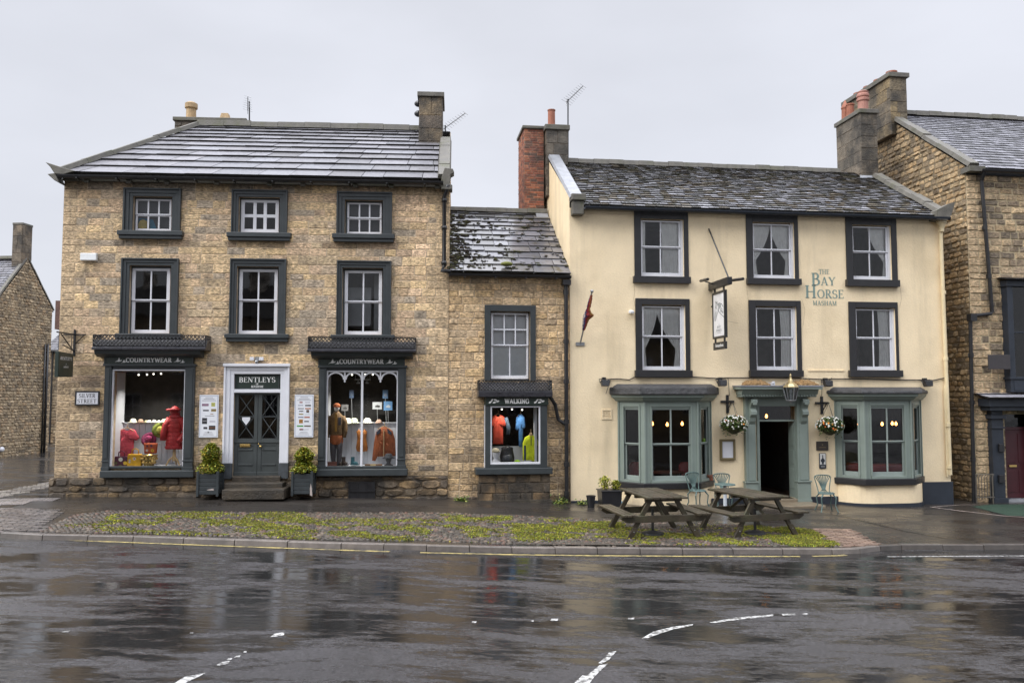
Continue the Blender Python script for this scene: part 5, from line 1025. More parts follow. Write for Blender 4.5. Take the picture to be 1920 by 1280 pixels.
xx = G.x(107, 600, -2.6); mb = MB(); mb.box(xx - .05, xx + .4, 2.45, 3.0, zr, G.z(101, 574, -2.6) + .3, (.12, .065, .05)); mb.build('chimney', BRICK, ct)
mb = MB(); xq = G.x(99, 700); mb.tube([(xq, -.1, ze - .05), (xq, -.1, 0)], .05, 8); mb.tube([(x0, -.25, ze - .06), (x1, -.25, ze - .06)], .07, 8); mb.build('drainpipe', IRON, ct)

# ------------------------------------------------------------------ houses across the square: seen only as reflections in the panes
Q = Frame(34, -24, 180); x = 0; rnd = random.Random(91)
for (wd_, hg, nw, lb, m_) in ((15, 7.4, 4, 'low stone house across the square, with five white windows', RUBBLE), (13, 9.4, 3, 'tall stone house across the square, with a steep roof', STONE), (17, 8.0, 5, 'long stone house across the square, with a central doorway', RUBBLE), (14, 8.8, 4, 'stone house across the square at the side street end', STONE)):
    t = thing('facing_house', lb, 'house', Q, (x, 0, 0), 'houses across the square'); mb = MB(); mb.box(0, wd_ - .02, 0, 7, -1.5, hg, (.22, .17, .11)); mb.build('wall', m_, t)
    mb = MB(); mb.prism([(0, -.3, hg + .01), (0, 3.5, hg + 2.8), (0, 7.3, hg + .01)], (wd_ - .02, 0, 0), (.14, .14, .15)); mb.build('roof', ROOMDK, t)
    mb = MB()
    mb.box(wd_ * .2, wd_ * .2 + 1.4, 3, 4, hg + 1, hg + 4.2); mb.build('chimney', STONE_DK, t); mb = MB(); mb.box(wd_ * .85, wd_ * .85 + .9, 3, 4, hg + 1, hg + 3.8); mb.build('chimney', STONE_DK, t)
    for i in range(nw):
        for z0 in (.9, 4.2):
            cx = wd_ * (i + .5) / nw; mb = MB(); mb.box(cx - .62, cx + .62, -.06, -.001, z0, z0 + .08); mb.box(cx - .62, cx + .62, -.06, -.001, z0 + 1.72, z0 + 1.8)
            for dx in (-.62, -.04, .54): mb.box(cx + dx, cx + dx + .08, -.06, -.001, z0 + .081, z0 + 1.719)
            mb.box(cx - .54, cx - .04, -.05, -.001, z0 + .86, z0 + .92); mb.box(cx + .04, cx + .54, -.05, -.001, z0 + .86, z0 + .92); f_ = mb.build('window', WHITE, t)
            mb = MB(); mb.poly([(cx - .6, -.01, z0 + .05), (cx + .6, -.01, z0 + .05), (cx + .6, -.01, z0 + 1.75), (cx - .6, -.01, z0 + 1.75)]); mb.build('pane', RUBBER, f_)
    x += wd_
# ------------------------------------------------------------------ ground: road, pavement, kerb, cobbles, markings
from mathutils import noise as mn
rnd = random.Random(66)
PAVE = wet_ground('wet_pavement', (.024, .021, .018), (.050, .043, .038), .16, .40, (.3, .6, 1), 80, .5, .38, .66)
SIDE = wet_ground('wet_side_street', (.024, .023, .023), (.050, .048, .046), .08, .30, (.25, 1.1, 1), 60, .5, .40, .55)
def strip(name, m, xs, yf, yb, dz, ny=1):
    mb = MB(); V = []
    for x in xs:
        for j in range(ny + 1): V.append((x, yf(x) + (yb(x) - yf(x)) * j / ny, zg(x) + dz))
    k = ny + 1; mb.add(V, [(i * k + j, (i + 1) * k + j, (i + 1) * k + j + 1, i * k + j + 1) for i in range(len(xs) - 1) for j in range(ny)])
    return tag(mb.build(name, m, smooth=True), kind='structure')
strip('road', road_mat('wet_asphalt'), [-400, -150, -80, -40, -25, -11.7, -6, -1.7, 0, 1.6, 6, 12.5, 25, 40, 80, 150, 400], lambda x: -60, lambda x: 500, -.09, 12)
KP = [gp(*p) for p in [(-400, 984), (-150, 992), (0, 998), (80, 1002.5), (250, 1005.5), (440, 1012), (640, 1018.5), (800, 1022.5), (960, 1026), (1120, 1027.5), (1280, 1028.5), (1560, 1029.5), (1612, 1028), (1650, 1023), (1690, 1021.5), (1920, 1021), (2300, 1020)]]
def kY(x):
    for a_, b_ in zip(KP, KP[1:]):
        if a_.x <= x <= b_.x: return a_.y + (b_.y - a_.y) * (x - a_.x) / (b_.x - a_.x)
    return KP[0].y if x < KP[0].x else KP[-1].y
xs = sorted([p.x for p in KP] + [-60, -40, -11.7, -1.7, 1.6, 12.5, 30, 60] + [x * .8 for x in range(-20, 16)])
strip('pavement', PAVE, xs, lambda x: kY(x) + .06, lambda x: 90, 0, 6)
# kerb stones
KERB = mat('kerb_stone', (.15, .13, .115), .35, attr=True, var=(7, .3), bump=(40, .3), stain=(2, (.07, .065, .06), .45, .7, .6))
KERBD = mat('wet_dark_kerb', (.075, .07, .066), .2, attr=True, var=(7, .3), bump=(40, .3))
mb = MB()
for a_, b_ in zip(KP, KP[1:]):
    L = (b_ - a_).length; n = max(1, round(L / .92)); d = (b_ - a_) / n
    for i in range(n):
        p, q = a_ + d * (i + .006), a_ + d * (i + .994); s = Vector((-d.y, d.x, 0)).normalized(); o = rnd.uniform(-.006, .006); z = Vector((0, 0, 1)); k = rnd.uniform(.8, 1.15) * (1 if p.x < KP[13].x else .45)
        h = .085
        f = -s * .03
        mb.hexa([p + f - z * (h + .08), q + f - z * (h + .08), q + s * .14 - z * .2, p + s * .14 - z * .2, p + z * (.006 + o), q + z * (.006 + o), q + s * .14 + z * (.008 + o), p + s * .14 + z * (.008 + o)], (k, k, k))
tag(mb.build('kerb', KERB, bv=.012), kind='structure')
def sheet(name, m, pix, dz, sub=1):
    P = [gp(*p, dz=dz) for p in pix]; mb = MB(); mb.poly(P); return tag(mb.build(name, m), kind='structure')
def polysheet(name, m, polys, dz):
    mb = MB()
    for pl in polys: mb.poly([gp(*p, dz=dz) for p in pl])
    return tag(mb.build(name, m), kind='structure')
def pline(pix, wd, dz, mb, broken=0):
    P = [gp(*p, dz=dz) for p in pix]; Q = []
    for a_, b_ in zip(P, P[1:]):
        n = max(1, int((b_ - a_).length / .22)); Q += [a_ + (b_ - a_) * i / n for i in range(n)]
    for a_, b_ in zip(Q, Q[1:]):
        if rnd.random() < broken: continue
        s = Vector((-(b_ - a_).y, (b_ - a_).x, 0)).normalized() * wd / 2 * rnd.uniform(.75, 1.1); mb.poly([a_ - s, b_ - s, b_ + s, a_ + s])
LINEY = mat('worn_yellow_line', (.40, .32, .12), .35, var=(25, .3), bump=(80, .4), stain=(9, (.07, .065, .055), .46, .62, .85))
LINEW = mat('worn_white_line', (.46, .46, .45), .35, var=(25, .3), bump=(80, .4), stain=(16, (.05, .048, .045), .46, .58, .9))
mb = MB(); pline([(60, 1009), (250, 1016.5), (440, 1023.5), (640, 1030.5), (800, 1035.5), (960, 1039), (1120, 1041), (1280, 1042), (1500, 1042.5), (1570, 1041), (1618, 1037)], .10, -.086, mb, .06); tag(mb.build('yellow_line', LINEY), kind='structure')
mb = MB(); pline([(1665, 1043), (1800, 1042), (2000, 1041)], .07, -.086, mb, .05)
for pl in ([(327, 1280), (345, 1268), (375, 1262), (386, 1260), (372, 1268), (352, 1277), (348, 1280)], [(406, 1246), (416, 1240), (431, 1238), (428, 1243), (412, 1247)], [(424, 1237), (428, 1233), (436, 1232), (434, 1236)], [(438, 1232), (444, 1228), (452, 1227), (449, 1231)], [(456, 1222), (458, 1219.5), (463, 1219), (462, 1222)], [(506, 1194), (515, 1187), (534, 1184), (532, 1190)], [(115, 1184), (122, 1181.5), (132, 1181), (128, 1184)], [(355, 1187), (357, 1184.5), (363, 1184), (362, 1187)],
           [(1074, 1282), (1092, 1265), (1100, 1266), (1124, 1246), (1140, 1243), (1116, 1266), (1104, 1282)], [(1122, 1242), (1134, 1232), (1148, 1228), (1142, 1236), (1128, 1243)], [(1136, 1230), (1142, 1222), (1156, 1219.5), (1150, 1227)], [(1203, 1196), (1225, 1183), (1262, 1174), (1300, 1169), (1298, 1172), (1262, 1179), (1240, 1186), (1215, 1195)], [(1330, 1166), (1380, 1157), (1450, 1151), (1450, 1154), (1390, 1160), (1340, 1167)], [(1465, 1150), (1490, 1149), (1492, 1152), (1468, 1153)], [(1504, 1149), (1514, 1149), (1514, 1152), (1505, 1152)],
           [(885, 1164), (894, 1164), (892, 1167), (884, 1167)], [(1033, 1159), (1047, 1159), (1045, 1163), (1032, 1163)], [(1178, 1157), (1190, 1157), (1188, 1160), (1177, 1160)], [(995, 1163), (1001, 1162), (1000, 1165)]):
    mb.poly([gp(*p, dz=-.086) for p in pl])
tag(mb.build('white_road_marking', LINEW), kind='structure')
# side street surface, light paving at the left corner, the brick apron at the right
polysheet('side_street', SIDE, [[(-300, 1000), (-300, 856), (0, 846), (112, 843), (106, 905), (101, 928), (20, 950), (-60, 965)]], .006)
FLAG = mat('pale_setts', (.22, .195, .19), .28, var=(6, .25), bump=(30, .3), coat=.3)
mb = MB()
def bricks(mb, pix, ang, bl, bw, z, cols, gap=.012, h=.02, rz=.003):
    P = [gp(*p) for p in pix]; c, s = math.cos(ang), math.sin(ang); X = [p.x * c + p.y * s for p in P]; Y = [-p.x * s + p.y * c for p in P]
    def inside(x, y):
        k = False; n = len(P)
        for i in range(n):
            a_, b_ = P[i], P[i - 1]
            if (a_.y > y) != (b_.y > y) and x < (b_.x - a_.x) * (y - a_.y) / (b_.y - a_.y) + a_.x: k = not k
        return k
    j = 0; v = min(Y)
    while v < max(Y):
        u = min(X) - (j % 2) * bl / 2
        while u < max(X):
            cx, cy = (u + bl / 2) * c - (v + bw / 2) * s, (u + bl / 2) * s + (v + bw / 2) * c
            if inside(cx, cy):
                q = [(a_ * c - b_ * s, a_ * s + b_ * c) for a_, b_ in ((u + gap, v + gap), (u + bl - gap, v + gap), (u + bl - gap, v + bw - gap), (u + gap, v + bw - gap))]; t = rnd.choice(cols); k = rnd.uniform(.8, 1.2); o = rnd.uniform(-rz, rz)
                mb.hexa([(p[0], p[1], zg(p[0]) + z - .03) for p in q] + [(p[0], p[1], zg(p[0]) + z + h + o) for p in q], tuple(k * e for e in t))
            u += bl
        v += bw; j += 1
bricks(mb, [(1518, 991), (1594, 993), (1646, 1021), (1600, 1025.5), (1578, 1025.5)], .05, .22, .11, 0, [(.20, .135, .105), (.17, .12, .095), (.23, .16, .12)])
tag(mb.build('brick_paving', mat('brick_paver', (1, 1, 1), .35, attr=True, var=(9, .25), bump=(40, .3))), kind='structure')
mb = MB(); bricks(mb, [(-150, 960), (20, 953), (112, 956), (70, 998), (-10, 996), (-150, 990)], .3, .30, .16, 0, [(.15, .135, .13), (.12, .11, .105), (.18, .16, .15)], rz=.002); bricks(mb, [(-200, 942), (60, 932), (100, 931), (20, 951), (-200, 957)], .2, .9, .6, 0, [(.20, .19, .185), (.24, .22, .215)], rz=.001, h=.014)
tag(mb.build('sett_paving', mat('sett', (1, 1, 1), .24, attr=True, var=(9, .25), bump=(40, .3), coat=.3)), kind='structure')
mb = MB(); bricks(mb, [(-60, 934), (103, 903), (103, 912), (-60, 948)], .5, .22, .14, 0.01, [(.20, .18, .16), (.15, .14, .13), (.25, .23, .20)], rz=.008); tag(mb.build('cobbled_channel', mat('channel_sett', (1, 1, 1), .3, attr=True, bump=(30, .4))), kind='structure')
# cobbles as rounded stones
REG = [gp(*p) for p in [(205, 957), (420, 960), (640, 961), (960, 965.5), (1130, 974), (1330, 982), (1480, 988), (1520, 994), (1578, 1025), (1485, 1023.5), (1280, 1022.5), (960, 1020), (640, 1013), (250, 1000), (72, 998), (110, 978), (150, 963)]]
def inreg(x, y, P):
    k = False
    for i in range(len(P)):
        a_, b_ = P[i], P[i - 1]
        if (a_.y > y) != (b_.y > y) and x < (b_.x - a_.x) * (y - a_.y) / (b_.y - a_.y) + a_.x: k = not k
    return k
mb = MB(); CP = [(.07, .070, .055), (.065, .055, .044), (.11, .092, .073), (.05, .043, .036), (.17, .145, .12), (.13, .08, .06), (.08, .075, .068), (.06, .05, .04)]
CN = []
y = min(p.y for p in REG); row = 0
while y < max(p.y for p in REG):
    x = min(p.x for p in REG) + (row % 2) * .06
    while x < max(p.x for p in REG):
        if inreg(x, y, REG):
            cx, cy = x + rnd.uniform(-.02, .02), y + rnd.uniform(-.015, .015); rx, ry = rnd.uniform(.04, .056), rnd.uniform(.03, .042); a_ = rnd.uniform(-.4, .4); z = zg(cx); h = rnd.uniform(.012, .030); k = rnd.uniform(.75, 1.2); t = rnd.choice(CP); V = []
            tx, ty = rnd.uniform(-.2, .2), rnd.uniform(-.2, .2)
            for (s, hz) in ((1, -.005), (.88, .6), (.45, 1)):
                for i in range(6):
                    p, q = math.cos(i * 1.047 + .5) * rx * s, math.sin(i * 1.047 + .5) * ry * s; V.append((cx + p * math.cos(a_) - q * math.sin(a_), cy + p * math.sin(a_) + q * math.cos(a_), z + h * hz + (p * tx + q * ty) * hz))
            mb.add(V, [(r_ * 6 + i, r_ * 6 + (i + 1) % 6, (r_ + 1) * 6 + (i + 1) % 6, (r_ + 1) * 6 + i) for r_ in range(2) for i in range(6)] + [[12 + i for i in range(6)]], tuple(k * e for e in t))
        x += .105
    y += .076; row += 1
tag(mb.build('cobblestones', mat('cobble', (.74, .66, .58), .45, spec=.4, attr=True, var=(14, .3), bump=(50, .3)), smooth=True), label='wet rounded cobblestones in the verge between pavement and kerb', kind='stuff')
mb = MB(); mb.poly([p + Vector((0, 0, .004)) for p in REG]); tag(mb.build('verge_soil', mat('wet_soil', (.045, .036, .026), .6, var=(9, .4), bump=(30, .8), dist=.02)), kind='structure')
# moss and short grass between the cobbles
MZ = [(330, 972, 130, 14, 1.0), (520, 976, 70, 16, 1.1), (440, 990, 200, 14, .55), (240, 985, 60, 14, .35), (720, 990, 140, 22, .45), (880, 985, 120, 22, .65), (1030, 995, 70, 18, 1.3), (960, 978, 120, 10, .8), (1120, 985, 50, 8, 1.2), (860, 1010, 160, 8, .6), (1230, 1010, 120, 12, .7), (1350, 1012, 120, 12, 1.0), (1500, 1008, 55, 16, 2.0), (1440, 995, 60, 10, 1.2), (1180, 1000, 80, 12, .5), (640, 1003, 160, 10, .4), (1540, 1018, 35, 7, 2.0), (800, 992, 700, 26, .16)]
MC = [(.32, .34, .02), (.24, .29, .02), (.42, .41, .025), (.14, .20, .02), (.34, .29, .04), (.09, .11, .02), (.17, .13, .035), (.10, .075, .03)]
mb = MB()
for (cx, cy, rx, ry, dn) in MZ:
    for _ in range(int(rx * ry * dn * 3.6)):
        a_, q = rnd.uniform(0, 6.283), rnd.random() ** .55; px, py = cx + rx * q * math.cos(a_), cy + ry * q * math.sin(a_)
        p = gp(px, py)
        if not inreg(p.x, p.y, REG) or mn.noise((p.x * 1.1, p.y * 1.6, 0)) + .5 * mn.noise((p.x * 3.7, p.y * 5, 3)) < .07 - .33 * (dn > 1) : continue
        c = rnd.choice(MC); k = rnd.uniform(.6, 1.35) * (.85 + .5 * mn.noise((p.x * 4, p.y * 6, 9)))
        for b in range(3):
            t = rnd.uniform(0, 6.28); o = Vector((rnd.uniform(-.07, .07), rnd.uniform(-.06, .06), .004)); hgt = rnd.uniform(.012, .032) * (1.2 if dn > 1.15 else 1); wv = rnd.uniform(.006, .016); d = Vector((math.cos(t), math.sin(t), 0))
            r_ = p + o; mb.poly([r_ - d * wv, r_ + d * wv, r_ + d * wv * .4 + Vector((rnd.uniform(-.02, .02), rnd.uniform(-.02, .02), hgt)), r_ - d * wv * .3 + Vector((rnd.uniform(-.02, .02), rnd.uniform(-.02, .02), hgt * .8))], tuple(e * k for e in c))
tag(mb.build('verge_moss', mat('moss_blade', (1, 1, 1), .7, attr=True, bump=None)), label='yellow-green moss and short grass growing between the cobbles', kind='stuff')
# green matting and pale edging by the right-hand door
polysheet('green_matting', mat('green_mat', (.012, .035, .020), .7, bump=(60, .4)), [[(1822, 949), (1858, 945), (2050, 944), (2050, 972), (1890, 966)]], .008)
mb = MB(); pline([(1747, 950), (1800, 957), (1886, 967), (2050, 976)], .07, .012, mb); pline([(1745, 950), (1800, 946), (1845, 945)], .05, .012, mb); tag(mb.build('stone_edging', mat('pale_edging', (.36, .30, .27), .35, bump=(30, .3))), kind='structure')
mb = MB(); pline([(1558, 962), (1620, 976), (1700, 996), (1800, 1012)], .10, .006, mb); tag(mb.build('tar_seam', mat('tar', (.012, .012, .012), .25, bump=None)), kind='structure')
# ------------------------------------------------------------------ things fixed to the walls and standing on the pavement
rnd = random.Random(77)
# street name, alarm box, sensor light, notice boards
q = A.rect(143, 734, 186, 758.5, .03); w_, h_ = q[1] - q[0], q[3] - q[2]
t = thing('street_sign', 'white SILVER STREET name plate with black letters on the corner of the tall stone shop', 'street sign', A, (q[0], -.03, q[2]))
mb = MB(); mb.box(0, w_, -.03, 0, 0, h_); o = mb.build('plate', WHITE, t, bv=.006)
mb = MB(); e = .03
mb.box(-.02, w_ + .02, -.035, -.002, -.02, e - .012); mb.box(-.02, w_ + .02, -.035, -.002, h_ - e + .012, h_ + .02); mb.box(-.02, e - .012, -.035, -.002, e - .012, h_ - e + .012); mb.box(w_ - e + .012, w_ + .02, -.035, -.002, e - .012, h_ - e + .012); mb.build('rim', BLACKPAINT, t)
mb = MB(); text(mb, 'SILVER', w_ / 2, h_ * .55, h_ * .29, -.034, sp=.10, fit=w_ * .72); text(mb, 'STREET', w_ / 2, h_ * .14, h_ * .29, -.034, sp=.10, fit=w_ * .84); mb.build('lettering', DARKLET, t)
q = A.rect(152, 474, 182.5, 490, .05); w_, h_ = q[1] - q[0], q[3] - q[2]; mb = MB(); mb.hexa([(0, 0, 0), (w_, 0, 0), (w_, -.10, .02), (0, -.10, .02)][::-1] + [(0, 0, h_), (w_, 0, h_), (w_, -.10, h_ - .02), (0, -.10, h_ - .02)][::-1])
solo(mb, 'alarm_box', mat('white_plastic', (.78, .80, .80), .4, bump=None), 'white alarm box high on the left corner of the tall stone shop', 'alarm box', A, (q[0], -.02, q[2]), bv=.015)
x, z = A.at(481.5, 673, .08); t = thing('sensor_light', 'small white twin sensor light above the white-framed shop doorway', 'light', A, (x, -.02, z))
mb = MB(); mb.box(-.05, .05, -.06, 0, -.05, .06); mb.ball((0, -.09, -.07), .045, 8); mb.build('sensor', GALV, t)
for s in (-1, 1): mb = MB(); mb.box(s * .12 - .055, s * .12 + .055, -.10, -.03, -.04, .05); mb.build('lamp_head', WHITE, t, bv=.01)
def noticeboard(rc, label, marks):
    q = A.rect(*rc, .04); w_, h_ = q[1] - q[0], q[3] - q[2]; t = thing('notice_board', label, 'notice board', A, (q[0], -.022, q[2]), 'white boards of maker names beside the shop door')
    mb = MB(); mb.box(0, w_, -.025, 0, 0, h_); mb.build('panel', mat('white_board', (.74, .76, .80), .35, var=(3, .03), bump=None), t, bv=.004)
    mb = MB(); line2d(mb, [(.05, .025), (.95, .025), (.95, .975), (.05, .975), (.05, .025)], 0, 0, w_, h_, -.0275, .008, (.20, .26, .40))
    for k in range(3): plate2d(mb, [(.3 - .08 * k, .93 - .035 * k), (.7 + .08 * k, .93 - .035 * k), (.7 + .08 * k, .942 - .035 * k), (.3 - .08 * k, .942 - .035 * k)], 0, 0, w_, h_, -.0275, (.3, .3, .34))
    for (x0, z0, x1, z1, c, nl) in marks:
        plate2d(mb, [(x0, z0), (x1, z0), (x1, z1), (x0, z1)], 0, 0, w_, h_, -.0275, c)
        if nl: plate2d(mb, [(x0 + .02, (z0 + z1) / 2 - .004), (x1 - .02, (z0 + z1) / 2 - .004), (x1 - .02, (z0 + z1) / 2 + .006), (x0 + .02, (z0 + z1) / 2 + .006)], 0, 0, w_, h_, -.0285, nl)
    for k in range(3): plate2d(mb, [(.3 - .04 * k, .12 - .03 * k), (.7 + .04 * k, .12 - .03 * k), (.7 + .04 * k, .128 - .03 * k), (.3 - .04 * k, .128 - .03 * k)], 0, 0, w_, h_, -.0275, (.32, .32, .36))
    mb.build('printed_marks', mat('print', (1, 1, 1), .5, attr=True, bump=None), t)
K_ = (.03, .03, .035)
noticeboard((373.5, 740, 409.5, 820), 'white board of maker names by the shop door, purple and yellow marks at top', [(.14, .74, .48, .79, (.13, .02, .09), (.5, .4, .45)), (.62, .73, .82, .82, (.45, .45, .12), (.1, .1, .1)), (.2, .62, .5, .65, K_, None), (.62, .61, .88, .67, (.3, .22, .08), K_), (.58, .54, .74, .56, (.4, .3, .25), None), (.3, .50, .8, .515, (.3, .3, .33), None), (.16, .32, .42, .46, K_, (.4, .4, .42)), (.55, .36, .85, .40, (.5, .5, .55), None), (.24, .20, .44, .25, K_, None), (.52, .18, .86, .28, K_, (.4, .16, .05)), (.46, .11, .54, .14, (.12, .12, .14), None)])
noticeboard((552, 739.5, 588, 819.5), 'white board of maker names by the shop door, orange disc and green bar', [(.26, .80, .42, .84, (.4, .25, .25), None), (.55, .80, .8, .83, (.55, .55, .6), None), (.18, .74, .45, .755, (.2, .22, .3), None), (.55, .73, .85, .76, K_, None), (.18, .66, .48, .685, (.1, .1, .13), (.6, .6, .6)), (.55, .66, .85, .685, (.42, .14, .04), None), (.24, .60, .46, .62, K_, None), (.62, .58, .76, .64, K_, (.5, .3, .2)), (.24, .53, .46, .555, (.12, .10, .03), (.5, .4, .1)), (.55, .53, .8, .55, (.6, .65, .7), None), (.2, .46, .48, .48, (.1, .12, .2), None), (.52, .455, .8, .485, (.40, .12, .06), None), (.25, .33, .45, .42, (.38, .18, .04), K_), (.52, .36, .76, .385, K_, None), (.14, .25, .48, .28, (.05, .28, .04), None), (.52, .25, .86, .28, (.12, .09, .05), None), (.28, .17, .48, .20, K_, (.5, .1, .1)), (.5, .175, .76, .19, (.5, .5, .55), None)])
# hanging sign at the corner
x, z0 = A.at(139, 708, .4); zt = A.z(139, 618, .05); zb_ = A.z(139, 660, .05); xb = A.x(139.5, 640, .04)
t = thing('hanging_sign', 'dark green hanging shop sign on an iron bracket at the tall shop corner', 'hanging sign', A, (xb, -.012, zb_))
mb = mbt(t); mb.box(xb - .025, xb + .025, -.05, -.012, zb_ - .1, zt); zc = A.z(139, 627, .05)
mb.tube([(xb - .28, -.035, zc + .0), (xb + .28, -.035, zc)], .016, 6); mb.tube([(xb, -.035, zc), (xb - .02, -.95, zc)], .018, 6); mb.tube([(xb, -.035, zb_ + .0), (xb - .02, -.75, zc - .02)], .014, 6); mb.tube([(xb + .25, -.035, zc), (xb, -.03, zc - .25)], .012, 5); mb.tube([(xb - .02, -.62, zc - .3), (xb, -.03, zc - .42)], .014, 5)
for yy in (-.16, -.84): mb.tube([(xb - .015, yy, zc), (xb - .015, yy, zb_ + .02)], .008, 5)
mb.build('bracket', IRON, t)
zl, zh = A.z(125, 706, .5), A.z(125, 662, .5)
mb = mbt(t); mb.hexa([(xb - .06, -.92, zl - .02), (xb + .03, -.92, zl - .02), (xb + .03, -.12, zl), (xb - .06, -.12, zl), (xb - .06, -.92, zh + .03), (xb + .03, -.92, zh + .03), (xb + .03, -.12, zh), (xb - .06, -.12, zh)]); sg = mb.build('sign_board', SIGNGREEN, t, bv=.01)
mb = MB(OFF[t.name] @ Matrix(((0, -1, 0, xb + .034), (1, 0, 0, -.52), (0, 0, 1, 0), (0, 0, 0, 1)))); hh = zh - zl
text(mb, 'BENTLEYS', 0, zl + hh * .70, hh * .14, 0, fit=.62); text(mb, 'OF', 0, zl + hh * .50, hh * .06, 0); text(mb, 'MASHAM', 0, zl + hh * .38, hh * .07, 0, fit=.26); mb.build('lettering', LETTER, sg)
# television aerials
def aerial(fr, off, mast, top, boom, label, n=9, el=.16):
    (mx, my0), (_, my1) = mast, top; x, z0 = fr.at(mx, my0, -off); x1_, z1 = fr.at(top[0], my1, -off)
    t = thing('tv_aerial', label, 'aerial', fr, (x, off, z0)); mb = mbt(t); mb.tube([(x, off, z0 - .3), (x1_, off, z1)], .022, 6); mb.build('mast', GALV if False else IRON, t)
    mb = mbt(t); a_, b_ = [fr.at(*p, -off) for p in boom]; P, Q = Vector((a_[0], off + .1, a_[1])), Vector((b_[0], off - .5, b_[1])); mb.tube([P, Q], .014, 5); d = (Q - P).normalized(); s = d.cross(Vector((.3, .1, 1))).normalized()
    for i in range(n): c = P + (Q - P) * (i / (n - 1)); mb.tube([c - s * el * (1.3 - .5 * i / n), c + s * el * (1.3 - .5 * i / n)], .006, 4)
    mb.tube([P + Vector((0, 0, -.12)), P + Vector((0, 0, .12))], .01, 4); mb.build('antenna', GALV, t); return t
aerial(A, 4.4, (468, 238), (467.5, 190), [(463, 205), (472, 192)], 'small upright aerial on the ridge beside the flat-topped left chimney', 7, .12)
aerial(A, 5.0, (835, 275), (835, 235), [(832, 240), (872, 222)], 'aerial behind the tall right-hand chimney of the three-storey stone shop', 10, .14)
aerial(C, 3.9, (1065, 302), (1065, 186), [(1063, 190), (1087, 172)], 'tall aerial on a long mast beside the pub chimney with a single red pot', 10, .16)
# shrubs in tubs by the shop door
SHC = [(.30, .34, .03), (.22, .27, .025), (.40, .38, .035), (.13, .18, .02), (.42, .30, .035), (.17, .21, .025), (.08, .11, .018)]
def tubshrub(px0, px1, yb, yt, stop, label, chip):
    d = .35; x0, x1 = A.x(px0, 910, d + .3), A.x(px1, 910, d + .3); zb, zt_ = A.z((px0 + px1) / 2, yb, d + .3), A.z((px0 + px1) / 2, yt, d + .3); xc = (x0 + x1) / 2; w2 = (x1 - x0) / 2; h_ = zt_ - zb
    t = thing('tub_planter', label, 'planter', A, (xc, -d, zb)); mb = MB(); ins = MB()
    for sx in (-1, 1):
        for sy in (-1, 1): mb.box(sx * w2 - .06 * (sx > 0), sx * w2 + .06 * (sx < 0), sy * w2 - .06 * (sy > 0), sy * w2 + .06 * (sy < 0), 0, h_ + .03)
    for i in range(5):
        z0, z1 = .05 + (h_ - .08) * i / 5, .05 + (h_ - .08) * (i + 1) / 5 - .008
        mb.box(-w2 + .06, w2 - .06, -w2 + .02, -w2 + .045, z0, z1); mb.box(-w2 + .06, w2 - .06, w2 - .045, w2 - .02, z0, z1); mb.box(-w2 + .02, -w2 + .045, -w2 + .06, w2 - .06, z0, z1); mb.box(w2 - .045, w2 - .02, -w2 + .06, w2 - .06, z0, z1)
    mb.box(-w2 + .05, w2 - .05, -w2 + .05, w2 - .05, .04, h_ - .06)
    b = mb.build('tub', GREYPAINT, t, bv=.006)
    mb = MB(); 
    if chip: mb.prism([(w2 - .065, -w2 - .004, .02), (w2 - .01, -w2 - .004, 0), (w2 - .02, -w2 - .004, .2), (w2 - .05, -w2 - .004, .32), (w2 - .07, -w2 - .004, .2)], (0, .003, 0))
    else: mb.prism([(-.02, -w2 + .015, .16), (.16, -w2 + .015, .15), (.15, -w2 + .015, .20), (.02, -w2 + .015, .18)], (0, .004, 0))
    mb.build('bare_patch', mat('bare_wood', (.42, .36, .33), .7), b)
    H = A.z((px0 + px1) / 2, stop, d) - zt_; P = []
    while len(P) < 4600:
        f = rnd.random(); rad = (w2 * 1.30) * (1 - f ** 2.8 * .74) * (.80 + .20 * math.sin(f * 9 + 1)) * (1 if f > .06 else .85); a_, r_ = rnd.uniform(0, 6.283), rnd.random() ** .4
        if mn.noise((math.cos(a_) * 2.5, math.sin(a_) * 2.5, f * 5 + px0)) < -.30: continue
        P.append((math.cos(a_) * r_ * rad, math.sin(a_) * r_ * rad, h_ - .02 + f * H))
    mb = MB(); leaves(mb, P, .052, SHC, rnd); mb.build('foliage', LEAF, t)
    mb = MB(); mb.tube([(0, 0, h_ - .08), (.01, 0, h_ + H * .6)], [.03, .012], 6)
    for i in range(5): a_ = i * 1.3; mb.tube([(0, 0, h_ + H * .1 * i), (math.cos(a_) * w2 * .6, math.sin(a_) * w2 * .6, h_ + H * .1 * i + .16)], [.014, .006], 5)
    mb.build('stem', WOOD, t)
from mathutils import noise as mn
tubshrub(367, 409, 931, 886, 830, 'yellow-green cone shrub in an unchipped square grey tub left of the shop steps', False)
tubshrub(545, 586, 930, 886, 838, 'yellow-green cone shrub in a chipped square grey tub right of the shop steps', True)
# ---- on the pub front
def onC(px, py, off=0): return C.at(px, py, off)
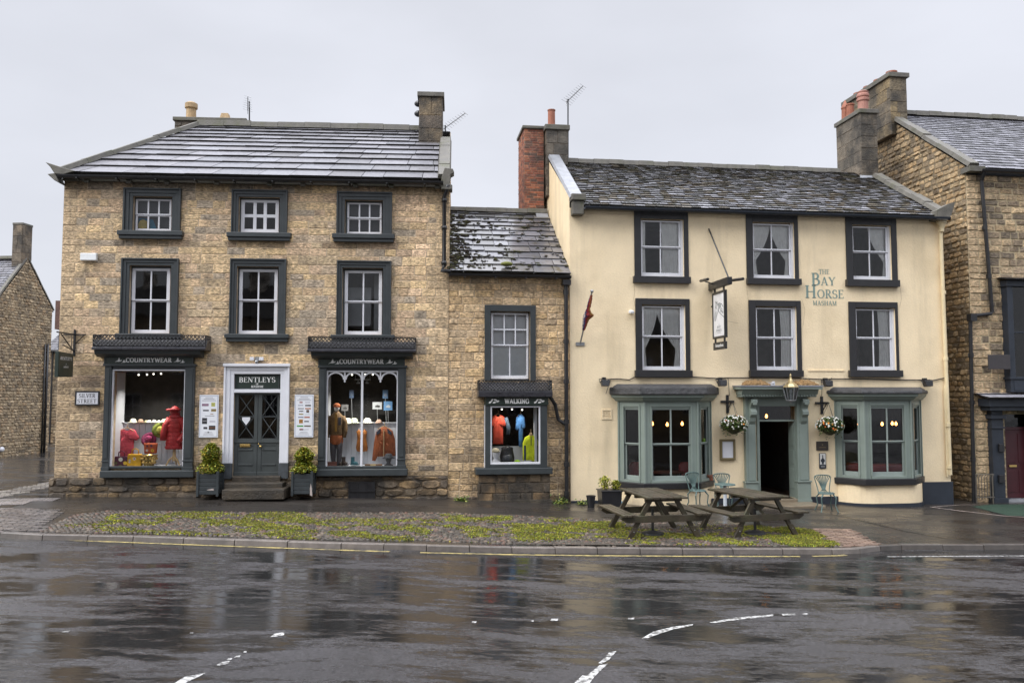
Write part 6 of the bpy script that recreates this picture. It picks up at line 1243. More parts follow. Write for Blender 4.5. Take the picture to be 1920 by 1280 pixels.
# floodlights and their cable
FL = [(1134, 716, 'floodlight at the far left end of the cable, above the left bay window'), (1353, 716, 'floodlight between the left bay window and the pub doorway'), (1551, 717, 'floodlight between the pub doorway and the right bay window'), (1738, 717, 'floodlight at the right end of the cable, beside the cream downpipe')]
f0 = None
for (px, py, lb) in FL:
    x, z = onC(px, py, .15)
    if f0 is None:
        t = thing('floodlight', 'small black ' + lb, 'floodlight', C, (x, -.03, z), 'floodlights along the pub wall'); f0 = t
        mb = MB(); mb.hexa([(-.10, -.26, -.10), (.10, -.26, -.10), (.10, -.10, -.12), (-.10, -.10, -.12), (-.12, -.22, .06), (.12, -.22, .06), (.12, -.06, .02), (-.12, -.06, .02)]); mb.build('lamp_head', IRON, t, bv=.012)
        mb = MB(); mb.tube([(-.14, -.15, -.02), (-.14, -.05, .08), (.14, -.05, .08), (.14, -.15, -.02)], .012, 5); mb.box(-.05, .05, -.06, .028, .04, .13); mb.build('bracket', IRON, t)
        mb = MB(); mb.poly([(-.08, -.262, -.09), (.08, -.262, -.09), (.09, -.226, .04), (-.09, -.226, .04)]); mb.build('lens', GLASS, t)
    else:
        c = copy_tree(f0); c.matrix_world = C.M @ Matrix.Translation((x, -.03, z)); c['label'] = 'small black ' + lb
P = []
for px, py in [(1140, 711), (1160, 710), (1180, 712), (1193, 705), (1230, 707), (1300, 706.5), (1345, 709), (1360, 708), (1400, 708), (1450, 708), (1500, 709), (1545, 711), (1560, 710), (1620, 710), (1690, 712), (1735, 712), (1750, 713), (1779, 706.5)]:
    x, z = onC(px, py, .03); P.append(Vector((x, -.03, z)))
o0 = P[0].copy(); mb = MB(); mb.tube([p - o0 for p in P], .014, 6)
for (a_, b_) in (((1560, 708), (1545, 722)), ((1365, 708), (1368, 742)), ((1540, 710), (1541, 745)), ((1145, 712), (1136, 738))):
    p, q = onC(*a_, .02), onC(*b_, .02); mb.tube([Vector((p[0], -.02, p[1])) - o0, Vector((q[0], -.02, q[1])) - o0], .007, 4)
solo(mb, 'cable', RUBBER, 'black cable looped along the pub wall from floodlight to floodlight', 'cable', C, tuple(o0))
# hanging baskets on cross-shaped brackets
FLC = [(.75, .76, .72), (.80, .80, .78), (.70, .72, .62), (.75, .30, .05), (.70, .16, .03)]
def basket(pxb, pyb0, pyb1, pxc, pyc, label, seed, orange):
    r = random.Random(seed); x, z1 = onC(pxb, pyb0, .04); _, z0 = onC(pxb, pyb1, .04); xm, zm = onC(pxc, pyc, .38); zc = z0 + (z1 - z0) * .63
    mb = MB(Matrix.Translation((-x, .005, -z0)))
    mb.box(x - .035, x + .035, -.045, -.006, z0, z1); mb.box(x - .19, x + .19, -.05, -.01, zc - .03, zc + .03); mb.box(x - .02, x + .02, -.42, -.05, zc - .012, zc + .012); mb.tube([(x, -.04, z0 + .06), (x, -.30, zc)], .014, 5); solo(mb, 'wall_bracket', IRON, label[0], 'bracket', C, (x, -.005, z0), 'black cross brackets by the pub door')
    t = thing('hanging_basket', label[1], 'hanging basket', C, (xm, -.38, zm), 'flower baskets by the pub door'); mb = mbt(t); g = mb
    for a_ in (.5, 2.6, 4.7): mb.tube([(x, -.40, zc), (xm + math.cos(a_) * .26, -.38 + math.sin(a_) * .26, zm + .08)], .005, 4)
    mb.build('chain', IRON, t); mb = MB(); mb.lathe([(.05, -.24), (.17, -.17), (.24, -.04), (.26, .06), (.02, .07)], (0, 0, 0), 14); mb.build('moss_liner', mat('basket_moss', (.05, .05, .02), .9), t)
    P = []
    for _ in range(1500): a_, e = r.uniform(0, 6.283), r.uniform(-.9, 1.3); q = r.uniform(.5, 1) ** .5; P.append((math.cos(a_) * math.cos(e) * .37 * q, math.sin(a_) * math.cos(e) * .34 * q, .02 + math.sin(e) * .23 * q - (r.random() < .10) * r.uniform(.0, .22)))
    mb = MB(); leaves(mb, P, .055, [(.05, .10, .02), (.08, .14, .03), (.03, .06, .015), (.12, .16, .04)], r); mb.build('foliage', LEAF, t)
    mb = MB()
    for i in range(130):
        a_, e = r.uniform(0, 6.283), r.uniform(-.6, 1.3); p = Vector((math.cos(a_) * math.cos(e) * .38, math.sin(a_) * math.cos(e) * .35, .03 + math.sin(e) * .24)); n_ = p.normalized(); c = r.choice(FLC[:3]) if r.random() > orange else r.choice(FLC[3:])
        u = n_.orthogonal().normalized(); v = n_.cross(u); s = r.uniform(.02, .034); mb.add([p + n_ * .012] + [p + n_ * .014 * (k % 2) + (u * math.cos(k * .785) + v * math.sin(k * .785)) * s * (1 if k % 2 else .62) for k in range(8)], [(0, k + 1, (k + 1) % 8 + 1) for k in range(8)], c)
    mb.build('flowers', mat('petals', (1, 1, 1), .6, attr=True, bump=None), t)
basket(1364, 740, 774, 1376, 797, ('black iron cross bracket left of the pub doorway', 'round basket of white flowers hanging left of the pub doorway, above the menu case'), 4, .05)
basket(1541, 743, 776, 1556, 799, ('black iron cross bracket right of the pub doorway', 'round basket of white and orange flowers hanging right of the pub doorway'), 5, .16)
# menu case, plaques
q = C.rect(1350, 823, 1378.5, 862, .04); w_, h_ = q[1] - q[0], q[3] - q[2]; t = thing('menu_case', 'wood-framed menu case with a blank white sheet left of the pub doorway', 'menu case', C, (q[0], -.003, q[2])); e = .06; mb = MB()
mb.box(0, w_, -.07, 0, 0, e); mb.box(0, w_, -.07, 0, h_ - e, h_); mb.box(0, e, -.07, 0, e, h_ - e); mb.box(w_ - e, w_, -.07, 0, e, h_ - e); mb.build('frame', mat('olive_wood', (.16, .125, .055), .5), t, bv=.008); mb = MB(); mb.box(e, w_ - e, -.04, -.001, e, h_ - e); mb.build('menu_sheet', WHITE, t)
q = C.rect(1531, 827, 1553, 844, .03); w_, h_ = q[1] - q[0], q[3] - q[2]; t = thing('wall_plaque', 'dark brown plaque with faint pale lettering right of the pub doorway, under the basket', 'plaque', C, (q[0], -.003, q[2])); mb = MB(); mb.box(0, w_, -.03, 0, 0, h_); mb.build('plate', mat('bronze_plate', (.035, .026, .02), .4), t, bv=.005); mb = MB(); plate2d(mb, [(.46, .55), (.54, .55), (.56, .7), (.5, .66), (.44, .7)], 0, 0, w_, h_, -.032); plate2d(mb, [(.2, .3), (.8, .3), (.8, .36), (.2, .36)], 0, 0, w_, h_, -.032); mb.build('lettering', flat('dull_gold', (.22, .16, .08), .5), t)
q = C.rect(1536.5, 849, 1549, 878, .03); w_, h_ = q[1] - q[0], q[3] - q[2]; t = thing('bottle_plaque', 'narrow black and white plaque with a bottle shape below the brown plaque', 'plaque', C, (q[0], -.003, q[2])); mb = MB(); mb.box(0, w_, -.025, 0, 0, h_); mb.build('plate', BLUEBLACK, t, bv=.004); mb = MB(); plate2d(mb, [(.08, .26), (.92, .26), (.92, .97), (.08, .97)], 0, 0, w_, h_, -.027, (.6, .6, .58)); mb.build('white_field', mat('print2', (1, 1, 1), .5, attr=True, bump=None), t)
mb = MB(); plate2d(mb, [(.30, .28), (.70, .28), (.62, .38), (.80, .46), (.80, .56), (.58, .68), (.56, .88), (.44, .88), (.42, .68), (.20, .56), (.20, .46), (.38, .38)], 0, 0, w_, h_, -.0285, (.02, .025, .035)); plate2d(mb, [(.2, .1), (.8, .1), (.8, .16), (.2, .16)], 0, 0, w_, h_, -.0285, (.3, .3, .3)); mb.build('emblem', mat('print3', (1, 1, 1), .5, attr=True, bump=None), t)
# dome camera
x, z = onC(1184, 585, .1); mb = MB(); mb.lathe([(.02, 0), (.075, .02), (.08, .07), (.05, .10)], (0, -.09, -.05), 12); mb.box(-.03, .03, -.09, 0, .0, .05); solo(mb, 'dome_camera', mat('white_plastic_dome', (.7, .7, .7), .35, bump=None), 'small white dome camera on the pub wall beside the left-hand lower window', 'camera', C, (x, -.003, z))
# furled flag on a pole
x, z = onC(1089, 644, .1); xt, zt = onC(1110, 546, .75)
t = thing('flag', 'furled red, white and blue flag on a white pole angled up from the pub wall', 'flag', C, (x, -.003, z)); mb = mbt(t); A0, B0 = Vector((x, -.03, z)), Vector((xt, -.75, zt)); mb.tube([A0, B0], .022, 8); mb.ball(B0, .045, 8); mb.box(x - .12, x + .12, -.03, -.004, z - .05, z + .04); mb.build('flag_pole', GALV, t)
mb = mbt(t); n = 26; R_ = random.Random(3); m_ = 14
FC = [(.26, .02, .03), (.025, .025, .08), (.30, .03, .035), (.42, .36, .36), (.03, .03, .10), (.28, .025, .03), (.32, .14, .04)]
V = []
for i in range(n + 1):
    s = i / n; c = A0 + (B0 - A0) * (.28 + .67 * s); rr = .028 + .036 * math.sin(min(1, s * 1.05) * math.pi) ** .7 * (.7 + .5 * (s < .6)) + (.055 * math.exp(-((s - .42) / .08) ** 2))
    for k in range(m_): a_ = 6.283 * k / m_ + s * 3; q = rr * (1 + .28 * math.sin(a_ * 4 + s * 9)); V.append(c + Vector((math.cos(a_) * q + .05 * math.exp(-((s - .42) / .07) ** 2), math.sin(a_) * q * .8, -.03)))
for i in range(n):
    for k in range(m_): mb.tint = FC[int((k + i * .38) // 2) % 7]; a_ = [i * m_ + k, i * m_ + (k + 1) % m_, (i + 1) * m_ + (k + 1) % m_, (i + 1) * m_ + k]; mb.add([V[j] for j in a_], [(0, 1, 2, 3)])
mb.build('flag_cloth', mat('flag_fabric', (1, 1, 1), .8, attr=True, bump=(60, .2)), t, smooth=False)
# pub sign on a projecting beam
x0, z0 = onC(1332, 541, .0)
t = thing('pub_sign', 'tall white pub sign with a drawn horse head hanging from a dark beam', 'pub sign', C, (x0, -.002, z0)); dsn = 1.38; zb0 = z0
def sp_(px, py, d): return C.at(px, py, d)
mb = mbt(t); zA_, zB_ = C.z(1334, 541, .1), C.z(1371, 522, dsn)
zm = (zA_ + zB_) / 2; mb.box(x0 - .065, x0 + .065, -dsn, -.003, zm - .10, zm + .10); mb.build('beam', IRON, t, bv=.012)
xs_, zs_ = C.at(1329, 429, .0); mb = mbt(t); mb.tube([(xs_, -.0, zs_), (x0, -dsn + .1, zm + .1)], .02, 6); mb.build('stay_rod', IRON, t)
for (d, sg, ln) in ((.35, -1, .70), (1.22, 1, .3)):
    mb = mbt(t); a_ = Vector((x0, -d, zm + .02)); b_ = a_ + Vector((sg * ln * .55, -.1, .10 if sg < 0 else .0)); mb.tube([a_, b_], .02, 6); mb.tube([b_ + Vector((-.03 * sg, .25, .02)), b_ + Vector((.03 * sg, -.45, -.03))], .04, 8); mb.build('sign_light', IRON, t)
ya, yb = -1.08, -.20; zt_, zl_ = C.z(1347, 540, .65), C.z(1347, 634, .65); zt_ = min(zt_, zm - .2)
mb = mbt(t); e = .06
mb.box(x0 - .04, x0 + .04, ya, yb, zl_, zl_ + e); mb.box(x0 - .04, x0 + .04, ya, yb, zt_ - e, zt_); mb.box(x0 - .04, x0 + .04, ya, ya + e, zl_ + e, zt_ - e); mb.box(x0 - .04, x0 + .04, yb - e, yb, zl_ + e, zt_ - e)
for yy in (ya + .12, yb - .12): mb.box(x0 - .02, x0 + .02, yy - .03, yy + .03, zt_, zm - .1); mb.box(x0 - .02, x0 + .02, yy - .03, yy + .03, zl_ - .1, zl_)
mb.tube([(x0, yb, zt_ - .35), (x0, yb + .12, zt_ - .35)], .03, 6); mb.build('sign_frame', IRON, t, bv=.006)
mb = mbt(t); mb.box(x0 - .022, x0 + .022, ya + e, yb - e, zl_ + e, zt_ - e); pn = mb.build('sign_panel', mat('sign_white', (.74, .74, .76), .4, bump=None), t)
WS, HS = (yb - ya - 2 * e), (zt_ - zl_ - 2 * e); HL = MB(); L2 = Matrix(((0, 1, 0, x0 - .026), (-1, 0, 0, yb - e), (0, 0, 1, zl_ + e), (0, 0, 0, 1)))
for side in (0, 1):
    HL.M = OFF[t.name] @ (L2 if not side else Matrix(((0, -1, 0, x0 + .026), (1, 0, 0, ya + e), (0, 0, 1, zl_ + e), (0, 0, 0, 1))))
    g = (.10, .12, .13)
    for pl in ([(.22, .84), (.30, .78), (.36, .83), (.38, .76), (.60, .77), (.80, .73), (.92, .66)], [(.22, .84), (.24, .74), (.18, .68), (.14, .58), (.10, .50), (.08, .44), (.10, .39), (.16, .38), (.24, .42), (.28, .48), (.38, .54), (.46, .60)], [(.46, .60), (.60, .54), (.78, .48), (.97, .42)], [(.30, .78), (.28, .70), (.34, .64)], [(.38, .76), (.46, .70), (.44, .60)], [(.56, .76), (.58, .66), (.70, .60), (.90, .54)], [(.66, .75), (.70, .66), (.84, .60)], [(.22, .69), (.26, .68)], [(.14, .43), (.17, .44)], [(.46, .60), (.54, .66), (.52, .74)], [(.62, .55), (.72, .60), (.88, .50)]): line2d(HL, pl, 0, 0, WS, HS, 0, .018, g)
    plate2d(HL, [(.36, .76), (.52, .77), (.74, .71), (.70, .64), (.58, .70), (.46, .72)], 0, 0, WS, HS, -.001, (.32, .34, .35)); plate2d(HL, [(.12, .45), (.20, .44), (.30, .56), (.26, .62), (.18, .56)], 0, 0, WS, HS, -.001, (.45, .46, .47))
    HL.tint = (.25, .27, .28); text(HL, 'THE', WS * .5, HS * .265, HS * .022, 0); text(HL, 'BAY', WS * .5, HS * .19, HS * .055, 0, fit=WS * .34); text(HL, 'HORSE', WS * .5, HS * .11, HS * .055, 0, fit=WS * .5); text(HL, 'MASHAM', WS * .5, HS * .07, HS * .02, 0, fit=WS * .34)
HL.build('horse_drawing', mat('sign_ink', (1, 1, 1), .5, attr=True, bump=None), pn)
mb = mbt(t); z1 = zl_ - .10; z0_ = C.z(1348, 655, .65); mb.box(x0 - .03, x0 + .03, ya + .02, yb - .02, z0_, z1); lp = mb.build('lower_plate', BLACKPAINT, t, bv=.005)
mb = MB(OFF[t.name] @ Matrix(((0, 1, 0, x0 - .034), (-1, 0, 0, yb - .1), (0, 0, 1, 0), (0, 0, 0, 1)))); hh = z1 - z0_; r3 = random.Random(2)
Wd = .66                                     # a script word, too small in the photo to be more than a row of loops
for i in range(13): xx = .1 + Wd * .78 * i / 12; line2d(mb, [(0, 0), (.2, .9 + (.7 if i in (0, 8) else 0)), (.6, 1), (.4, .1), (1, .0)], xx, z0_ + hh * .38, .045, hh * .26, 0, .012)
mb.build('lettering', LETTER, lp)
# lantern above the door
x, zt = C.at(1482, 700, .75); zb_ = C.z(1482, 752, .75)
t = thing('door_lantern', 'brass-topped glass lantern hanging over the pub doorway', 'lantern', C, (x, -.75, zb_)); H = zt - zb_
mb = MB(); mb.lathe([(.215, H * .50), (.21, H * .53), (.14, H * .63), (.085, H * .68), (.065, H * .76), (.04, H * .80), (.022, H * .88), (.03, H * .92), (.008, H)], n=8); mb.build('cap', flat('aged_brass', (.50, .40, .22), .35, metal=.8), t)
mb = MB(); a_ = [(math.cos(k * 1.0472 + .52), math.sin(k * 1.0472 + .52)) for k in range(6)]
for k in range(6): mb.tube([(a_[k][0] * .12, a_[k][1] * .12, .02), (a_[k][0] * .205, a_[k][1] * .205, H * .5)], .012, 5); b_ = a_[(k + 1) % 6]; mb.tube([(a_[k][0] * .12, a_[k][1] * .12, .02), (b_[0] * .12, b_[1] * .12, .02)], .014, 5)
mb.lathe([(.02, -.05), (.05, -.01), (.12, .015), (.02, .03)], n=6); mb.tube([(0, 0, H * .56), (0, .35, H * .62), (0, .75, H * .40)], .02, 6); mb.build('lantern_frame', GALV, t)
mb = MB(); mb.add([(p[0] * .118, p[1] * .118, .03) for p in a_] + [(p[0] * .20, p[1] * .20, H * .5) for p in a_], [(k, (k + 1) % 6, (k + 1) % 6 + 6, k + 6) for k in range(6)]); mb.build('glazing', glass_mat('lantern_glass', (.70, .74, .76), k=2.6), t)
mb = MB(); mb.lathe([(.02, .03), (.03, .06), (.02, .2), (.045, .26), (.03, .32)], n=8); mb.build('lamp_bulb', WHITE, t)
# folded brown canvas on the door cornice
CANV = mat('brown_canvas', (.24, .145, .06), .8, var=(9, .3), bump=(18, .5), dist=.02)
zc = zC1 + .042
for (pa, pb, lb, sd) in ((1392, 1442, 'brown canvas bundle lying on the left half of the pub door cornice', 1), (1488, 1533, 'brown canvas bundle lying on the right half of the pub door cornice', 2)):
    xa, xb = C.x(pa, 718, .3), C.x(pb, 718, .3); r = random.Random(sd); mb = MB(); n = 16
    prof = [(0, .0, .01)] + [(i / n, .05 + .10 * math.sin(math.pi * min(1, i / n * 1.1)) ** .6 * r.uniform(.6, 1.2), 1) for i in range(1, n)] + [(1, .04, .3)]
    V = []
    for (s, h_, q) in prof:
        for k in range(9): a_ = math.pi * k / 8; V.append(((xb - xa) * s, -math.cos(a_) * .15 * (.5 + .5 * min(1, q)) + r.uniform(-.015, .015), max(0, math.sin(a_) * h_ * 1.1 + r.uniform(-.012, .012))))
    mb.add(V, [(i * 9 + k, i * 9 + k + 1, (i + 1) * 9 + k + 1, (i + 1) * 9 + k) for i in range(n) for k in range(8)] + [list(range(9)), [n * 9 + k for k in range(9)][::-1]]); solo(mb, 'canvas_bundle', CANV, lb, 'canvas', C, (xa, -.3, zc), 'canvas bundles on the cornice')
x, z = onC(1447, 716, .3); mb = MB(); mb.box(-.05, .05, -.1, .1, 0, .08); mb.lathe([(.04, 0), (.04, .06)], (0, -.1, .05), 8); solo(mb, 'junction_box', WHITE, 'small white box between the two canvas bundles over the pub door', 'box', C, (x, -.3, zc))
# planter, bucket and box left of the left bay
p = gp(1143, 949); zt = None
def pub_at(px, py): p = gp(px, py); return p
t = thing('black_planter', 'square black planter with two small yellow-green shrubs left of the bay window', 'planter', WORLD, tuple(p), rz=C.ang); s = 1.0; w2 = .27; hp = .40
mb = MB(); mb.hexa([(-w2 * .9, -w2 * .9, 0), (w2 * .9, -w2 * .9, 0), (w2 * .9, w2 * .9, 0), (-w2 * .9, w2 * .9, 0), (-w2, -w2, hp), (w2, -w2, hp), (w2, w2, hp), (-w2, w2, hp)]); mb.box(-w2 - .02, w2 + .02, -w2 - .02, w2 + .02, hp + .001, hp + .04); mb.build('pot', RUBBER, t, bv=.012)
for (cx, cz, rr) in ((-.12, hp + .20, .17), (.17, hp + .14, .13)):
    P = []
    for _ in range(520): a_, e, q = rnd.uniform(0, 6.283), rnd.uniform(-1.2, 1.5), rnd.random() ** .4; P.append((cx + math.cos(a_) * math.cos(e) * rr * q, math.sin(a_) * math.cos(e) * rr * q, cz + math.sin(e) * rr * q))
    mb = MB(); leaves(mb, P, .05, [(.38, .36, .03), (.25, .28, .03), (.14, .18, .02), (.44, .40, .05)], rnd); mb.tube([(cx, 0, hp), (cx, 0, cz)], .012, 5, (.1, .07, .04)); mb.build('shrub', LEAF, t)
p = gp(1108, 951); mb = MB(); mb.lathe([(.085, 0), (.115, .28), (.125, .285), (.125, .305), (.105, .305), (.09, .05)], n=16); solo(mb, 'bucket', RUBBER, 'small black round bucket beside the square black planter', 'bucket', WORLD, tuple(p))
p = gp(1164, 948); mb = MB(); mb.box(-.06, .06, -.09, .09, 0, .12); b_ = mb; solo(mb, 'plastic_box', mat('pale_blue_plastic', (.22, .42, .55), .4, bump=None), 'small pale blue box between the black planter and the picnic table', 'box', WORLD, tuple(p), rz=C.ang, bv=.02)
# garden chairs with fan backs
VERD = mat('verdigris_iron', (.085, .135, .125), .45, var=(9, .3), bump=(40, .3), stain=(5, (.03, .05, .05), .5, .7, .6))
def make_chair(p, rz, label):
    t = thing('garden_chair', label, 'chair', WORLD, tuple(p), 'fan-backed metal garden chairs', rz)      # faces -y
    mb = MB(); mb.lathe([(.02, -.012), (.20, -.012), (.215, 0), (.205, .014), (.02, .018)], (0, 0, .46), 18)
    for k in range(10): a_ = k * .628; mb.tube([(math.cos(a_) * .06, math.sin(a_) * .06, .482), (math.cos(a_) * .185, math.sin(a_) * .185, .482)], .006, 4)
    mb.build('seat', VERD, t)
    for (sx, sy) in ((-1, -1), (1, -1), (-1, 1), (1, 1)):
        mb = MB(); mb.tube([(sx * .13, sy * .13, .45), (sx * .19, sy * .18, .36), (sx * .17, sy * .17, .16), (sx * .22, sy * .23, .0)], [.02, .017, .014, .018], 6); mb.build('leg', VERD, t)
    mb = MB(); pts = []
    for k in range(13): a_ = math.pi * (1 - k / 12); pts.append((math.cos(a_) * .20 * (1 + .12 * math.sin(a_)), .20 + .05, .86 + .05 * math.sin(a_)))
    L = [(-.14, .17, .46), (-.16, .20, .60), (-.215, .25, .86)]; mb.tube(L, .013, 6); mb.tube([(-q[0], q[1], q[2]) for q in L], .013, 6); mb.tube(pts, .015, 6); mb.build('back_frame', VERD, t)
    mb = MB()
    for k in range(9): f = (k - 4) / 4; mb.tube([(f * .035, .185, .54), (f * .10, .225, .72), (f * .185, .25, .895 - .03 * f * f)], [.008, .011, .012], 5)
    for k in range(7): f = (k - 3) / 3; mb.tube([(f * .035, .185, .54), (f * .10, .175, .47)], .008, 5)
    mb.tube([(-.05, .185, .54), (.05, .185, .54)], .014, 6); mb.build('fan_back', VERD, t); return t
ch1 = make_chair(gp(1309, 953), C.ang + .25, 'verdigris fan-backed metal chair behind the left picnic table, in front of the bay')
def again(p, rz, label): c = copy_tree(ch1); c.matrix_world = Matrix.Translation(p) @ Matrix.Rotation(rz, 4, 'Z'); c['label'] = label
again(gp(1357, 956), C.ang - .2, 'verdigris fan-backed metal chair partly behind the little round bistro table')
again(gp(1550, 958), C.ang - .15, 'verdigris fan-backed metal chair right of the pub doorway, beside the right bay')
p = gp(1360, 962); t = thing('bistro_table', 'small round bistro table with a pale central leg between the bay and the pub door', 'table', WORLD, tuple(p)); mb = MB(); mb.lathe([(.02, .70), (.25, .70), (.26, .715), (.25, .73), (.02, .73)], n=22); mb.build('tabletop', VERD, t); mb = MB(); mb.tube([(0, 0, .0), (0, 0, .70)], .045, 10); mb.lathe([(.2, 0), (.19, .03), (.05, .05)], n=14); mb.build('pedestal', mat('pale_steel', (.5, .54, .58), .4, bump=None), t)
b = BAYS[0]; x = C.x(1339, 902, .2); mb = MB(); mb.lathe([(.06, 0), (.095, .12), (.10, .12), (.10, .15), (.085, .15), (.06, .03)], n=14); solo(mb, 'flower_pot', TERRA, 'terracotta pot standing on the right end of the left bay window sill', 'pot', C, (x - .06, -.10, b['zs'] + .0))
# picnic tables
def make_table(p, rz, label):
    t = thing('picnic_table', label, 'picnic table', WORLD, tuple(p), 'picnic tables on the mossy cobbles', rz); TH, SH, W2, S2, L2 = .84, .50, .44, .94, .86      # long axis along y
    r = random.Random(9); mb = MB(); n = 6
    for i in range(n): xa = -W2 + 2 * W2 * i / n; o = r.uniform(-.015, .015); mb.box(xa + .006, xa + 2 * W2 / n - .006, -L2 + o, L2 + o, TH - .04, TH + r.uniform(-.003, .003))
    for yy in (-.62, 0, .62): mb.box(-W2 + .05, W2 - .05, yy - .04, yy + .04, TH - .11, TH - .041)
    mb.build('tabletop', WOOD, t, bv=.006)
    for sx in (-1, 1):
        mb = MB()
        for i in range(3): xa = sx * (S2 - .30) + (0 if sx > 0 else -.30) + .10 * i; mb.box(xa + .005, xa + .095, -L2 + r.uniform(-.01, .01), L2, SH - .04, SH)
        mb.build('bench_seat', WOOD, t, bv=.006)
    for yy in (-.68, .68):
        mb = MB(); z0 = SH - .175
        mb.prism([(-S2 + .05, yy - .03, SH - .041), (-S2 + .01, yy - .03, SH - .10), (-S2 + .14, yy - .03, z0), (S2 - .14, yy - .03, z0), (S2 - .01, yy - .03, SH - .10), (S2 - .05, yy - .03, SH - .041)][::-1], (0, .055, 0)); mb.build('cross_beam', WOOD, t, bv=.006)
        for sx in (-1, 1):
            mb = MB(); f = lambda z: sx * (.26 + (TH - .05 - z) * .60); yl = yy + (-.085 if yy > 0 else .03)
            wv = .055
            mb.hexa([(f(0) - wv, yl, 0), (f(0) + wv, yl, 0), (f(0) + wv, yl + .05, 0), (f(0) - wv, yl + .05, 0), (f(TH - .05) - wv, yl, TH - .05), (f(TH - .05) + wv, yl, TH - .05), (f(TH - .05) + wv, yl + .05, TH - .05), (f(TH - .05) - wv, yl + .05, TH - .05)])
            lg = mb.build('leg', WOOD, t, bv=.006)
            mb = MB(); yk = yl - .028 if yy < 0 else yl + .052; wv = .062; mb.hexa([(f(0) - wv, yk, 0), (f(0) + wv, yk, 0), (f(0) + wv, yk + .026, 0), (f(0) - wv, yk + .026, 0), (f(.22) - wv, yk, .22), (f(.22) + wv, yk, .22), (f(.22) + wv, yk + .026, .22), (f(.22) - wv, yk + .026, .22)]); mb.build('foot_splint', WOOD, lg, bv=.004)
            mb = MB(); mb.ball((f(.14), yk - .003 if yy < 0 else yk + .029, .14), .012, 6); mb.build('bolt', GALV, lg)
    for sy in (-1, 1): mb = MB(); mb.tube([(0, sy * .10, TH - .10), (0, sy * .66, SH - .10)], .038, 4); mb.build('brace', WOOD, t)
    return t
def tpos(pn, pf): a_, b_ = gp(*pn), gp(*pf); return (a_ + b_) / 2
near, far = gp(1243, 1011), gp(1206, 988)
tb = make_table((near + far) / 2 + Vector((0, 0, .01)), math.radians(11), 'left-hand weathered picnic table, in front of the left bay window')
c = copy_tree(tb); n2, f2 = gp(1430, 1008), gp(1375, 986); c.matrix_world = Matrix.Translation((n2 + f2) / 2 + Vector((0, 0, .01))) @ Matrix.Rotation(R(19), 4, 'Z'); c['label'] = 'right-hand weathered picnic table, in front of the pub doorway'
for (px, py, lb) in ((1224, 1003, 'round black parasol base under the left-hand picnic table'), (1416, 1002, 'round black parasol base under the right-hand picnic table')):
    p = gp(px, py); t = thing('parasol_base', lb, 'parasol base', WORLD, tuple(p + Vector((0, 0, .025))), 'parasol bases'); mb = MB(); mb.lathe([(.20, -.03), (.23, 0), (.22, .04), (.08, .07), (.05, .08)], n=18); mb.build('base_disc', RUBBER, t); mb = MB(); mb.tube([(0, 0, .07), (0, 0, .52)], .028, 8); mb.build('tube', RUBBER, t)
# weeds along the walls
def weed(px, py, s, label, seed, off):
    r = random.Random(seed); p = gp(px, py); mb = MB(); P = [(r.gauss(0, s * .5), r.gauss(0, s * .25), abs(r.gauss(0, s * .35))) for _ in range(int(240 * s / .2))]; leaves(mb, P, .05, [(.10, .17, .03), (.16, .24, .05), (.07, .11, .02), (.30, .32, .06)], r)
    for _ in range(6): q = r.choice(P); mb.tube([(q[0] * .3, q[1] * .3, 0), q], .004, 4, (.1, .13, .04))
    solo(mb, 'weed', LEAF, label, 'weed', WORLD, tuple(p), 'weeds at the foot of the walls')
weed(868, 939, .14, 'low weeds at the wall foot left of the small bay shop window', 1, 0); weed(1052, 944, .20, 'bushy weed at the foot of the tall black drainpipe', 2, 0); weed(1092, 946, .15, 'small weed at the cream wall foot beside the round bucket', 3, 0); weed(858, 938, .08, 'tiny weed where the two stone shops meet', 4, 0)
# ------------------------------------------------------------------ goods in the shop windows, and the pub interior
rnd = random.Random(88)
def at3(fr, px, py, d): x, z = fr.at(px, py, -d); return x, d, z
TEE = [(.36, 1), (.42, .95), (.5, .93), (.58, .95), (.64, 1), (.82, .94), (1, .66), (.86, .58), (.78, .68), (.77, 0), (.23, 0), (.22, .68), (.14, .58), (0, .66), (.18, .94)]
JKT = [(.36, .97), (.42, 1), (.58, 1), (.66, .97), (.86, .88), (.97, .60), (1, .08), (.88, .05), (.80, .5), (.80, .06), (.24, .04), (.22, .55), (.14, -.10), (0, -.08), (.08, .50), (.16, .84)]
VEST = [(.30, 1), (.38, .93), (.62, .93), (.70, 1), (.88, .9), (.84, .6), (.95, .25), (.92, .1), (.5, .06), (.16, .1), (.1, .25), (.2, .6), (.14, .9)]
def garm(name, fr, shape, rc, d, dep, m, label, cat, hanger=True, seed=1, extra=None):
    x0, x1 = fr.x(rc[0], (rc[1] + rc[3]) / 2, -d), fr.x(rc[2], (rc[1] + rc[3]) / 2, -d); xm = (rc[0] + rc[2]) / 2; z1, z0 = fr.z(xm, rc[1], -d), fr.z(xm, rc[3], -d)
    t = thing(name, label, cat, fr, ((x0 + x1) / 2, d, z0)); mb = mbt(t); garment(mb, shape, x0, z0, x1 - x0, z1 - z0, d, dep, wr=.005, rnd=random.Random(seed)); mb.build('cloth', m, t, smooth=True)
    if hanger:
        mb = mbt(t); xc = (x0 + x1) / 2; w2 = (x1 - x0) * .28; mb.tube([(xc - w2, d - .02, z1 - .07), (xc, d - .02, z1 + .03), (xc + w2, d - .02, z1 - .07)], .012, 5); mb.tube([(xc, d - .02, z1 + .03), (xc + .02, d - .02, z1 + .08), (xc, d, z1 + .12)], .006, 4); mb.build('hanger', BUFF, t)
    if extra: extra(t, x0, x1, z0, z1)
    return t
